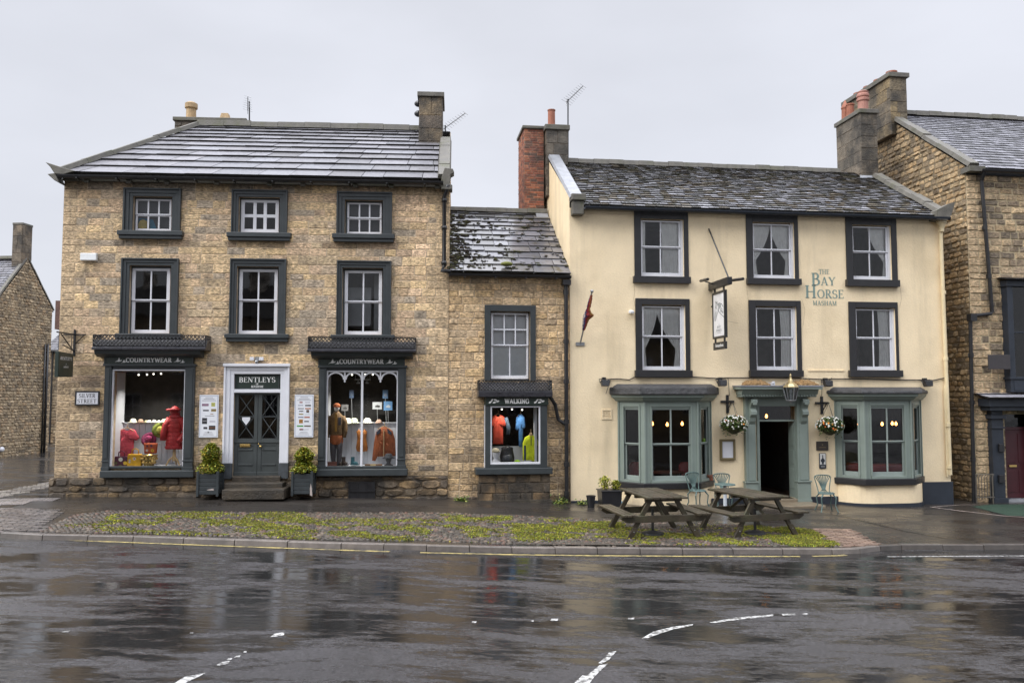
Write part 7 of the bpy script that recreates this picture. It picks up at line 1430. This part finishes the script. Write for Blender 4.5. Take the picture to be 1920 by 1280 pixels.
garm('t_shirt', A, TEE, (214, 803, 262, 857), .66, .035, cloth('coral_cotton', (.42, .045, .07)), 'coral red T-shirt on a hanger in the left shop window', 't-shirt', True, 1)
def bag(name, fr, cx, yb, w_, h_, d, dep, m, label, cat, handle=True, dots=None, m2=None, taper=0):
    x, _, z = at3(fr, cx, yb, d); t = thing(name, label, cat, fr, (x, d, z)); mb = MB(); a_ = w_ / 2; b_ = a_ * (1 + taper)
    mb.hexa([(-a_, -dep, 0), (a_, -dep, 0), (a_, 0, 0), (-a_, 0, 0), (-b_, -dep * .8, h_), (b_, -dep * .8, h_), (b_, -.02, h_), (-b_, -.02, h_)]); mb.build('body', m, t, bv=.025)
    if handle: mb = MB(); mb.tube([(-a_ * .5, -dep * .5, h_ - .01), (-a_ * .42, -dep * .5, h_ + .10), (0, -dep * .5, h_ + .14), (a_ * .42, -dep * .5, h_ + .10), (a_ * .5, -dep * .5, h_ - .01)], .014, 6); mb.build('handle', m2 or m, t, smooth=True)
    if dots:
        mb = MB()
        for (u, v, r_, c, n_) in dots:
            P = [(u * w_ + math.cos(k * 6.283 / n_) * r_ * (1 if n_ < 12 or k % 2 else .55), -dep * (1 - .2 * v) - .012 + .0 * k, v * h_ + math.sin(k * 6.283 / n_) * r_ * (1 if n_ < 12 or k % 2 else .55)) for k in range(n_)]; mb.poly(P, c)
        mb.build('pattern', mat('patch_print', (1, 1, 1), .7, attr=True, bump=None), t)
    return t
W_, Y_ = (.75, .74, .66), (.62, .40, .03)
bag('spotted_bag', A, 229, 875.5, .33, .29, .40, .12, cloth('plum_felt', (.075, .012, .035)), 'plum bag with cream and yellow spots, left corner of the left shop window', 'bag', True, [(0, .72, .055, W_, 10), (-.36, .4, .045, (.10, .09, .04), 10), (.36, .4, .05, Y_, 10), (0, .1, .05, (.12, .11, .03), 10)], cloth('wine_felt', (.12, .012, .03)))
bag('yellow_backpack', A, 255, 875.5, .36, .35, .40, .16, cloth('yellow_canvas', (.62, .33, .012)), 'bright yellow backpack on the floor of the left shop window', 'backpack', True, [(.02, .66, .04, W_, 8), (.02, .66, .025, (.30, .04, .04), 8), (-.3, .55, .03, (.5, .5, .46), 4), (-.3, .42, .03, (.5, .5, .46), 4)])
bag('flowered_bag', A, 284, 849.5, .30, .27, .42, .12, cloth('orange_felt', (.42, .075, .02)), 'orange flowered bag standing on the gold pot in the left shop window', 'bag', False, [(-.25, .72, .035, (.05, .02, .05), 14), (.1, .75, .04, (.05, .02, .06), 14), (.22, .3, .055, (.70, .42, .03), 14), (-.24, .3, .04, (.70, .66, .60), 14), (.22, .3, .018, (.05, .02, .02), 8), (-.24, .3, .014, (.3, .06, .02), 8)], taper=.18)
x, d, z = at3(A, 281.5, 875.5, .42); mb = MB(); mb.lathe([(.11, 0), (.12, .05), (.135, .09), (.17, .17), (.19, .27), (.215, .31), (.21, .33), (.18, .33), (.16, .2)], n=18)
for k in range(12):
    a_ = -k * 6.283 / 12
    for zz, rr in ((.13, .15), (.23, .185)): mb.ball((math.cos(a_) * rr, math.sin(a_) * rr, zz), .038, 6)
solo(mb, 'gold_pot', flat('gilt', (.55, .38, .13), .25, metal=.9), 'gilded embossed pot carrying the orange flowered bag', 'pot', A, (x, d - .1, z), smooth=True)
def sunhat(cx, cy, d, r_, m, m2, label, rot, sq=.8):
    x, d, z = at3(A, cx, cy, d); t = thing('sun_hat', label, 'hat', A, (x, d, z), 'wide-brimmed hats in the left shop window'); mb = MB(Matrix.Rotation(rot[1], 4, 'Y') @ Matrix.Rotation(rot[0], 4, 'X'))
    V = []; n = 28
    for rr, hz in ((.98, .0), (1.0, .02), (.7, .03), (.46, .0)):
        for k in range(n): a_ = 6.283 * k / n; V.append((math.cos(a_) * rr * r_, math.sin(a_) * rr * r_ * (1 + .1 * math.cos(2 * a_)), hz + .03 * math.sin(2 * a_ + 1) * rr))
    mb.add(V, [(i * n + k, i * n + (k + 1) % n, (i + 1) * n + (k + 1) % n, (i + 1) * n + k) for i in range(3) for k in range(n)] + [list(range(n))[::-1]]); mb.build('brim', m, t, smooth=True)
    mb = MB(Matrix.Rotation(rot[1], 4, 'Y') @ Matrix.Rotation(rot[0], 4, 'X')); mb.lathe([(.47 * r_, 0), (.45 * r_, .08), (.38 * r_, .13), (.15 * r_, .15), (.01, .14)], n=20); mb.build('crown', m2, t, smooth=True)
sunhat(280, 823, .66, .20, cloth('magenta_straw', (.17, .012, .06)), cloth('pink_straw', (.27, .03, .10)), 'magenta wide-brimmed hat behind the orange flowered bag', (R(80), R(-12)))
sunhat(302, 806.5, .66, .22, cloth('olive_straw', (.13, .16, .015)), cloth('lime_straw', (.36, .36, .06)), 'olive and lime wide-brimmed hat hung beside the red coat', (R(80), R(20)))
# red hooded coat on a wooden stand
x, d, z0 = at3(A, 326, 876, .45); zt = A.z(324, 760, -.45); zc = A.z(326, 842, -.45)
RED = cloth('red_quilting', (.40, .018, .022), .6); t = thing('red_coat', 'long red hooded padded coat on a three-legged wooden stand', 'coat', A, (x, d, z0)); H = zt - z0; hb = zc - z0
mb = MB(); prof = []
n = 7; top = H - .36
for i in range(n):
    a_, b_ = hb + (top - hb) * i / n, hb + (top - hb) * (i + 1) / n; f = lambda q: .235 - .055 * (q - hb) / (top - hb) - .02 * math.exp(-(((q - hb) / (top - hb) - .55) / .1) ** 2)
    prof += [(f(a_) - .012, a_ + .005), (f((a_ + b_) / 2) + .012, (a_ + b_) / 2), (f(b_) - .012, b_ - .005)]
prof += [(.15, top + .05), (.10, top + .11)]
mb.lathe(prof, n=24, ry=.72, jit=.03, rnd=random.Random(4)); mb.build('coat_body', RED, t, smooth=True)
for sx in (-1, 1): mb = MB(); mb.tube([(sx * .13, 0, top + .02), (sx * .25, -.02, top - .14), (sx * .29, -.04, top - .34), (sx * (.20 if sx > 0 else .25), -.13, top - .52), (sx * .15, -.17, top - .58)] if sx > 0 else [(-.13, 0, top + .02), (-.22, -.02, top - .16), (-.26, -.06, top - .36), (-.27, -.08, top - .55)], [.085, .095, .085, .075, .06][:5 if sx > 0 else 4], 10); mb.build('sleeve', RED, t, smooth=True)
mb = MB(); mb.ball((-.01, .02, top + .19), .135, 10, 1, 1, 1.15); mb.lathe([(.17, 0), (.20, .03), (.16, .06)], (-.02, -.07, top + .22), 16, .8); mb.lathe([(.14, 0), (.16, .05), (.12, .1)], (0, 0, top + .02), 16, .8); mb.build('hood', RED, t, smooth=True)
PINE = mat('pale_pine', (.52, .36, .18), .5, var=(8, .15), bump=None)
mb = MB(); mb.tube([(0, 0, .17), (0, 0, hb + .1)], [.05, .035], 10)
for k in range(3): a_ = R(210 + 120 * k); mb.tube([(0, 0, .30), (math.cos(a_) * .12, math.sin(a_) * .12, .20), (math.cos(a_) * .22, math.sin(a_) * .2, .015)], [.022, .026, .018], 6)
mb.build('stand', PINE, t)
# small things on the board top, left window
for i, (px, r_, c, lb) in enumerate([(228, .055, (.5, .5, .52), 'grey'), (250, .085, (.70, .66, .52), 'cream'), (264, .075, (.30, .20, .14), 'brown'), (274.5, .05, (.35, .33, .20), 'olive'), (280, .055, (.70, .70, .66), 'white'), (289.5, .06, (.62, .56, .48), 'beige'), (298, .05, (.72, .72, .68), 'pale'), (308, .08, (.66, .64, .46), 'straw-coloured')]):
    x, d, z = at3(A, px, 792, .80); mb = MB(); mb.lathe([(r_, 0), (r_ * 1.05, .01), (r_ * .95, r_ * .7), (r_ * .6, r_ * 1.15), (.008, r_ * 1.3)], n=14); mb.lathe([(r_ * 1.0, .002), (r_ * 1.45, .006), (r_ * 1.4, .014), (r_ * 1.0, .016)], (0, -r_ * .35, 0), 12)
    wh = ['at the far left end', 'second from the left end', 'third from the left end', 'just left of the white one', 'in the middle of the right half', 'just left of the pale one', 'beside the straw-coloured one', 'at the right end by the red coat'][i]
    solo(mb, 'peaked_hat', cloth('cap_cloth', c), lb + ' small cap on the left window boarding, ' + wh, 'cap', A, (x, .79, z), 'caps on the left window boarding', smooth=True)
# ceiling spots
SPOT = emit('lit_lamp', (1, .93, .80), 2.5)
def spots(fr, lst, d, names, pw=36):
    for (px, py), nm in zip(lst, names):
        x, d_, z = at3(fr, px, py, d); t = thing('ceiling_spot', nm, 'spotlight', fr, (x, d_, z), 'small lit spotlights in the shop windows'); mb = MB(); mb.lathe([(.022, .0), (.03, .05), (.018, .08), (.012, .16)], n=10); mb.build('spot_body', GALV, t); mb = MB(); mb.ball((0, 0, -.012), .022, 7); mb.build('bulb', SPOT, t)
        l_ = bpy.data.lights.new('spot_light', 'SPOT'); l_.energy = pw; l_.spot_size = R(110); l_.spot_blend = .8; l_.shadow_soft_size = .04; l_.color = (1, .95, .87); lo_ = bpy.data.objects.new('spot_light', l_); col.objects.link(lo_); lo_.parent = t; lo_.location = (0, 0, -.05); lo_.rotation_euler = (R(12), 0, 0)
od = ['leftmost', 'second from left', 'third from left', 'rightmost']
spots(A, [(260, 701.5), (275.7, 701), (288, 700), (302, 699.5)], .45, [f'small lit spotlight at the top of the left shop window, {o}' for o in od])
spots(A, [(660, 701.5), (673, 700.5), (685, 700.5), (699, 701)], .45, [f'small lit spotlight behind the white arches of the right shop window, {o}' for o in od])
spots(B, [(941, 766), (960, 766), (979, 767)], .1, [f'small spotlight at the top of the walking shop window, {o}' for o in ('left', 'middle', 'right')], 8)
# right shop window: mannequin, caps, vest, jacket, hat bust, boots, log, pictures
x, d, z0 = at3(A, 630, 877, .42); zt = A.z(630, 755, -.42); H = zt - z0
t = thing('mannequin', 'mannequin in brown jacket, grey trousers and rust cap in the arched shop window', 'mannequin', A, (x, d, z0))
TW = mat('tweed', (.14, .082, .034), .85, var=(30, .45), bump=(80, .4)); RUST = cloth('rust_cord', (.30, .085, .025)); CHAR = cloth('charcoal', (.055, .052, .06))
mb = MB()
for sx in (-1, 1): mb.tube([(sx * .075, 0, H * .46), (sx * .085, -.01, H * .26), (sx * .07, .0, H * .10), (sx * .065, -.01, .05)], [.098, .078, .06, .055], 8)
mb.build('trousers', CHAR, t, smooth=True)
mb = MB(); mb.lathe([(.155, H * .36), (.175, H * .40), (.18, H * .48), (.165, H * .53)], n=20, ry=.7, jit=.03); mb.build('shorts', RUST, t, smooth=True)
mb = MB(); mb.lathe([(.17, H * .50), (.185, H * .52), (.17, H * .62), (.19, H * .74), (.17, H * .80), (.09, H * .845), (.06, H * .87)], n=22, ry=.68, jit=.02)
for sx in (-1, 1): mb.tube([(sx * .15, 0, H * .79), (sx * .215, .01, H * .70), (sx * .235, .0, H * .58), (sx * .215, -.05, H * .47)], [.07, .068, .058, .045], 10)
mb.build('jacket', TW, t, smooth=True); mb = MB(); mb.box(.06, .14, -.155, -.135, H * .66, H * .78); mb.build('patch', CHAR, t, bv=.008); mb = MB(); mb.box(-.03, .03, -.15, -.13, H * .56, H * .84); mb.build('scarf', mat('ochre_scarf', (.28, .15, .03), .9, bump=(60, .4)), t, bv=.01)
mb = MB(); mb.ball((0, 0, H * .925), .082, 10, .9, 1, 1.2); mb.build('head', WHITE, t, smooth=True); mb = MB(); mb.ball((0, .01, H * .955), .098, 10, 1, 1, .75); mb.lathe([(.05, 0), (.085, .005), (.08, .014), (.03, .016)], (0, -.08, H * .935), 12); mb.build('hat', RUST, t, smooth=True)
garm('body_warmer', A, VEST, (665, 804, 691, 850), .70, .06, cloth('amber_down', (.34, .115, .015), .6), 'amber sleeveless body warmer pinned behind the centre bar of the arched window', 'body warmer', False, 3)
def yoke(t, x0, x1, z0, z1):
    for sx in (0, 1):
        mb = mbt(t); q = lambda u, v: ((x0 + (x1 - x0) * (u if not sx else 1 - u)), .70 - .085, z0 + (z1 - z0) * v); mb.prism([q(.17, .84), q(.36, .96), q(.34, .80), q(.18, .74)], (0, .03, 0)); mb.build('shoulder_patch', cloth('navy_patch', (.03, .035, .055)), t, bv=.008)
    mb = mbt(t); mb.box((x0 + x1) / 2 - .012, (x0 + x1) / 2 + .012, .70 - .10, .70 - .08, z0 + .05, z1 - .06); mb.build('zip', BUFF, t)
garm('rust_jacket', A, JKT, (698, 800, 742, 858), .70, .08, cloth('rust_fleece', (.235, .062, .018)), 'rust brown jacket with navy shoulders on a hanger in the arched shop window', 'jacket', True, 4, yoke)
x, d, z = at3(A, 728.5, 874, .40); t = thing('hat_bust', 'dark grey display head in a brimmed hat, right corner of the arched shop window', 'display head', A, (x, d, z)); GREYB = flat('graphite', (.045, .048, .055), .4)
mb = MB(); mb.lathe([(.14, 0), (.13, .03), (.06, .07), (.05, .11), (.07, .14), (.085, .20), (.08, .26), (.03, .30)], n=16, ry=.85); mb.ball((0, -.085, .19), .02, 6, .7, 1, 1.4); mb.build('head', GREYB, t, smooth=True); mb = MB(); mb.lathe([(.09, .24), (.16, .215), (.165, .225), (.10, .26), (.095, .31), (.06, .34), (.01, .335)], n=20); mb.build('hat', cloth('navy_felt', (.03, .035, .045)), t, smooth=True)
for i, (px, py, c, lb) in enumerate(((652, 792, (.62, .62, .52), 'floppy cream cap hanging over the boarding, left of the centre bar'), (664, 792, (.45, .48, .38), 'sage patterned cap on the boarding just left of the centre bar'), (689, 792, (.60, .60, .54), 'crumpled white hat on the boarding right of the centre bar'), (710.5, 792, (.36, .24, .18), 'small brown cap on the boarding near the grey picture'))):
    x, d, z = at3(A, px, py, .80); r_ = .10 if i < 3 else .07; mb = MB(); mb.lathe([(r_ * 1.5, -.012 if i else -.05), (r_ * 1.5, .0), (r_ * 1.02, .02), (r_ * .95, r_ * .8), (r_ * .6, r_ * 1.2), (.01, r_ * 1.25)], n=16, jit=.1, rnd=random.Random(i)); solo(mb, 'cotton_hat', cloth('cap_cotton', c), lb, 'hat', A, (x, .78, z), 'hats on the arched window boarding', smooth=True)
def boot(px, py, d, m, label, s=1, ang=.4, grp=None):
    x, d, z = at3(A, px, py, d); mb = MB(); mb.lathe([(.05, .0), (.055, .03), (.05, .12), (.052, .19), (.045, .19), (.04, .1)], (0, .05, .01), 12); mb.ball((0, -.03, .04), .05, 8, .95, 2.0, .85); mb.box(-.048, .048, -.13, .10, -.012, .012); return solo(mb, 'walking_boot', m, label, 'boot', A, (x, d, z + .02), grp, smooth=False, rz=ang)
BT = mat('brown_leather', (.045, .032, .025), .5, var=(9, .3)); boot(646, 872, .40, BT, 'dark brown walking boot at the mannequin feet, the right one of the pair', 1, .7, 'boots in the arched window'); boot(637, 873, .42, BT, 'dark brown walking boot at the mannequin feet, the left one of the pair', 1, .5, 'boots in the arched window')
boot(664, 872, .38, mat('teal_suede', (.03, .12, .15), .7), 'teal blue walking shoe beside the brown boots', .8, 1.0, 'boots in the arched window')
x, d, z = at3(A, 622, 876, .32); mb = MB(); mb.box(-.13, .13, -.06, .06, 0, .15); mb.box(-.13, -.10, -.065, -.061, .0, .15); mb.box(.03, .05, -.066, -.061, 0, .17); solo(mb, 'wicker_case', mat('red_brown_case', (.11, .035, .025), .6), 'small red-brown case in the left corner of the arched shop window', 'case', A, (x, d, z), bv=.012)
x, d, z = at3(A, 700.5, 875.5, .36); t = thing('wood_block', 'long brown wooden block with a pale label on the arched window floor', 'block', A, (x, d, z)); mb = MB(); mb.box(-.23, .23, -.05, .05, 0, .085); mb.build('block', mat('driftwood', (.17, .095, .05), .7, var=(5, .4)), t, bv=.012); mb = MB(); mb.box(-.08, .06, -.056, -.051, .0, .09); mb.build('label_card', mat('card', (.50, .38, .18), .7), t)
for (rc, c, c2, lb) in (((698.5, 753.5, 716, 767), (.20, .21, .22), (.03, .03, .03), 'grey picture panel with a dark band hung at the back of the arched window'), ((719.5, 752, 735.5, 769), (.06, .14, .26), (.35, .40, .45), 'blue picture panel at the back of the arched window, right of the grey one'), ((717.5, 731, 727.5, 747), (.05, .10, .18), (.2, .24, .3), 'small blue picture panel above the larger blue one'), ((640, 758, 653, 770), (.10, .10, .10), (.05, .05, .05), 'dim grey picture panel beside the mannequin head'), ((655, 731, 663, 746), (.03, .05, .09), (.07, .1, .14), 'dim blue picture panel high on the left of the arched window')):
    d = 1.2; q = A.rect(*rc, -d); w_, h_ = q[1] - q[0], q[3] - q[2]; t = thing('picture_panel', lb, 'picture', A, (q[0], d, q[2]), 'picture panels in the arched window'); mb = MB(); mb.box(0, w_, 0, .02, 0, h_); mb.build('panel', flat('panel_print', tuple(v * 1.6 for v in c), .5), t); mb = MB(); plate2d(mb, [(.25, .3), (.75, .25), (.8, .5), (.55, .62), (.3, .5)], 0, 0, w_, h_, -.002); mb.build('picture_mark', flat('panel_mark', c2, .5), t); mb = MB(); mb.tube([(w_ / 2, .01, 0), (w_ / 2 + .05, .01, -1.0)], .012, 5); mb.build('pole', GALV, t)
x, d, z = at3(A, 680, 712, .9); t = thing('lamp_rail', 'hanging rail of unlit lamps at the top of the arched shop window', 'lamp rail', A, (x, d, z)); mb = MB(); mb.box(-.22, .22, -.02, .02, 0, .02)
for xx in (-.2, .2): mb.tube([(xx, 0, .02), (xx, 0, .25)], .008, 4)
for xx in (-.12, .12): mb.lathe([(.05, -.1), (.02, -.02), (.01, 0)], (xx, 0, 0), 8)
mb.build('rail', GALV, t)
# walking shop window
def sleeves(c, m):
    def f(t, x0, x1, z0, z1):
        mb = mbt(t); mb.tube([(x1 - .05, c, z1 - .08), (x1 + .03, c, z1 - .35), (x1 + .02, c, z0 + .25)], [.06, .06, .05], 8); mb.build('sleeve', m, t, smooth=True)
    return f
garm('orange_top', B, TEE, (916, 777, 951, 832), .35, .07, cloth('orange_red_jersey', (.52, .055, .025)), 'orange red sports top on a hanger in the walking shop window', 'top', True, 5, sleeves(.33, cloth('slate_sleeve', (.05, .085, .12))))
garm('blue_top', B, [(.35, 1), (.65, 1), (.9, .9), (1, .6), (.86, .55), (.78, .7), (.72, 0), (.36, .02), (.3, .7), (.16, .5), (0, .56), (.12, .9)], (966, 776, 985, 838), .35, .06, cloth('blue_jersey', (.05, .16, .36)), 'blue long top hanging sideways in the walking shop window', 'top', True, 6)
def neon(t, x0, x1, z0, z1):
    mb = mbt(t); xc = (x0 + x1) / 2; mb.lathe([(.05, 0), (.04, .06), (.012, .08), (.01, .17)], (xc, .07, z1 - .03), 10); mb.build('neck_stand', BUFF, t)
    for s in (0, 1): mb = mbt(t); xa = x0 + (x1 - x0) * (.06 if not s else .80); mb.box(xa, xa + (x1 - x0) * .13, .02, .06, z0, z0 + (z1 - z0) * .62); mb.build('side_panel', cloth('navy_panel', (.02, .04, .07)), t, bv=.02)
    mb = mbt(t); mb.box(xc - .008, xc + .008, .015, .03, z0 + (z1 - z0) * .62, z1 - .05); mb.build('zip', GREYB, t)
garm('sports_top', B, [(.34, .96), (.42, 1), (.58, 1), (.66, .96), (.86, .90), (1, .70), (1, .0), (.82, 0), (.80, .05), (.22, .05), (.18, 0), (0, 0), (0, .70), (.14, .90)], (980, 814, 1010, 867), .10, .07, cloth('neon_yellow', (.62, .70, .015)), 'neon yellow zip top on a stand, right of the walking shop window', 'top', False, 7, neon)
x, d, z = at3(B, 951, 868, .05); t = thing('black_rucksack', 'black rucksack standing in the middle of the walking shop window', 'rucksack', B, (x, d, z)); mb = MB(); mb.lathe([(.15, 0), (.185, .05), (.19, .18), (.17, .28), (.15, .36), (.16, .40), (.12, .44), (.02, .45)], n=16, ry=.62, jit=.05, rnd=random.Random(2)); mb.build('sack', RUBBER, t, smooth=True); mb = MB(); mb.lathe([(.12, .06), (.14, .12), (.12, .22), (.02, .24)], (0, -.08, 0), 12, .5); mb.build('pocket', GREYB, t, smooth=True); mb = MB(); mb.tube([(-.05, -.08, .42), (-.04, -.1, .47), (.04, -.1, .47), (.05, -.08, .42)], .01, 5); mb.build('loop', RUBBER, t)
x, d, z = at3(B, 929, 868, .0); t = thing('white_bust', 'white display head wearing a pale cap, left corner of the walking shop window', 'display head', B, (x, d, z)); mb = MB(); mb.lathe([(.14, 0), (.13, .04), (.055, .09), (.05, .14), (.075, .18), (.09, .25), (.08, .32), (.03, .36)], n=16, ry=.9); mb.ball((.02, -.09, .24), .02, 6); mb.build('head', WHITE, t, smooth=True); mb = MB(); mb.ball((0, 0, .33), .105, 10, 1, 1, .72); mb.lathe([(.06, 0), (.09, .004), (.085, .014), (.04, .016)], (.03, -.09, .315), 12); mb.build('cap', cloth('sand_cap', (.55, .50, .36)), t, smooth=True)
x, d, z = at3(B, 970, 868, -.08); mb = MB(); mb.ball((0, 0, .045), .06, 8, 1.35, .8, .75); mb.box(-.075, .075, -.045, .045, -.002, .015); solo(mb, 'neon_shoe', cloth('neon_green', (.36, .62, .02)), 'neon green little shoe beside the black rucksack', 'shoe', B, (x, d, z))
x, d, z = at3(B, 987, 868, -.1); mb = MB(); mb.box(-.13, .13, -.03, .03, 0, .07); solo(mb, 'shoe_box', mat('pale_card', (.55, .56, .58), .6, bump=None), 'flat white box at the foot of the neon yellow top', 'box', B, (x, d, z), bv=.006)
# ---- the pub interior seen through the bays
GLOW = emit('warm_bulb', (1, .40, .10), 5)
def pend(px, py, d, label):
    x, d_, z = at3(C, px, py, d); t = thing('pendant_bulb', label, 'bulb', C, (x, d_, z), 'glowing filament bulbs inside the pub'); mb = MB(); mb.lathe([(.008, -.055), (.035, -.03), (.038, 0), (.02, .05), (.014, .07)], n=10); mb.build('bulb', GLOW, t, smooth=True); mb = MB(); mb.tube([(0, 0, .07), (0, 0, .42)], .006, 4); mb.lathe([(.02, .06), (.02, .12), (.008, .13)], n=8); mb.build('flex', IRON, t)
for (px, py, lb) in ((1223, 794, 'glowing bulb in the left bay, beside the left sash bar'), (1251, 795.5, 'glowing bulb in the middle of the left bay'), (1279, 794, 'glowing bulb in the right half of the left bay')): pend(px, py, .9, lb)
for (px, py, d, lb) in ((1610, 794.5, .5, 'glowing bulb in the narrow left pane of the right bay'), (1654, 794.5, 1.0, 'glowing bulb left of centre in the right bay'), (1673, 793.5, 1.3, 'smaller glowing bulb right of centre in the right bay'), (1680, 794, 1.0, 'glowing bulb nearest the right side of the right bay'), (1437, 780, 1.2, 'glowing bulb behind the fanlight of the pub door')): pend(px, py, d, lb)
RB = mat('red_leather', (.24, .035, .035), .4, var=(5, .2), bump=None)
def pubchair(px, py, label, w_=.5, h_=.85):
    x, d, z = at3(C, px, py, .35); t = thing('red_chair', label, 'chair', C, (x, d, z), 'red chairs inside the left bay'); mb = MB(); V = []
    mb.box(-w_ / 2, w_ / 2, .20, .28, .40, h_); mb.box(-w_ / 2, w_ / 2, -.2, .2, .34, .44); mb.build('upholstery', RB, t, bv=.05); mb = MB()
    for sx in (-1, 1):
        for sy in (-1, 1): mb.box(sx * .2 - .02, sx * .2 + .02, sy * .17 - .02, sy * .17 + .02, 0, .34)
    mb.build('legs', IRON, t)
zf = C.z(1240, 930, -.3)
for (px, lb) in ((1195, 'red-backed chair behind the left pane of the left bay'), (1288, 'red-backed chair behind the right half of the left bay')):
    x = C.x(px, 880, -.25); t = thing('red_chair', lb, 'chair', C, (x, .15, zf), 'red chairs inside the left bay'); zt = C.z(px, 866, -.2); mb = MB(); n = 10; V = []
    for zz, k in ((.40, .9), (zt - zf - .08, 1), (zt - zf, .75)):
        for i in range(n + 1): a_ = math.pi * i / n; V.append((-math.cos(a_) * .27 * k, math.sin(a_) * .14, zz))
    mb.add(V, [(r_ * (n + 1) + i, r_ * (n + 1) + i + 1, (r_ + 1) * (n + 1) + i + 1, (r_ + 1) * (n + 1) + i) for r_ in range(2) for i in range(n)]); mb.box(-.24, .24, -.22, .12, .36, .46); mb.build('upholstery', RB, t); mb = MB()
    for sx in (-1, 1):
        for yy in (-.18, .1): mb.box(sx * .2 - .02, sx * .2 + .02, yy - .02, yy + .02, 0, .36)
    mb.build('leg_frame', IRON, t)
x = C.x(1250, 890, -.1); zt = C.z(1250, 884, 0); t = thing('pub_table', 'red-brown table with a low rail seen through the centre of the left bay', 'table', C, (x, .05, zf)); mb = MB(); mb.box(-.42, .42, -.2, .35, zt - zf - .04, zt - zf); mb.build('tabletop', mat('mahogany', (.12, .035, .02), .35, bump=None), t, bv=.01); mb = MB()
for sx in (-1, 1): mb.box(sx * .38 - .025, sx * .38 + .025, .0, .05, 0, zt - zf - .04)
mb.build('table_leg', IRON, t)
for (pa, pb, yt, lb) in ((1586, 1616, 868, 'red cushioned bench back in the left pane of the right bay'), (1634, 1698, 870, 'red cushioned bench across the centre of the right bay')):
    xa, xb = C.x(pa, 880, -.1), C.x(pb, 880, -.1); zt = C.z((pa + pb) / 2, yt, -.1); zb_ = C.z((pa + pb) / 2, 896, -.1); t = thing('window_bench', lb, 'bench', C, (xa, .1, zb_ - .1), 'red benches inside the right bay'); mb = MB(); h_ = zt - zb_; mb.box(0, xb - xa, -.05, .35, .1 + h_ * .45, .1 + h_); mb.build('cushion', RB, t, bv=.05); mb = MB(); mb.box(.02, xb - xa - .02, -.03, .33, 0, .1 + h_ * .44); mb.build('bench_base', mat('grey_blue_fabric', (.10, .12, .15), .7, bump=None), t, bv=.01)
x, z = C.at(1317, 826, -.05); mb = MB(); mb.box(-.04, .04, -.03, .03, 0, .11); solo(mb, 'green_tin', flat('lime_tin', (.20, .42, .03), .5), 'lime green tin standing on the sash rail of the left bay right pane', 'tin', C, (C.x(1320, 827, .2), -.16, C.z(1320, 829, .2)), bv=.01)
# bright parcel in the top left window
x, d, z = at3(A, 268, 431, .22); t = thing('plush_parcel', 'blue and yellow bundle in the lower left panes of the top left window', 'bundle', A, (x, d, z)); mb = MB(); mb.lathe([(.11, 0), (.14, .05), (.13, .16), (.09, .24), (.02, .27)], n=12, ry=.5, jit=.08, rnd=random.Random(1)); mb.build('bundle_body', cloth('pale_yellow', (.55, .42, .10)), t, smooth=True); mb = MB(); mb.prism([(-.18, .07, 0), (.34, .07, 0), (.22, .07, .30), (-.14, .07, .33)], (0, .02, 0)); mb.build('blue_sheet', cloth('sky_blue', (.03, .22, .36)), t)
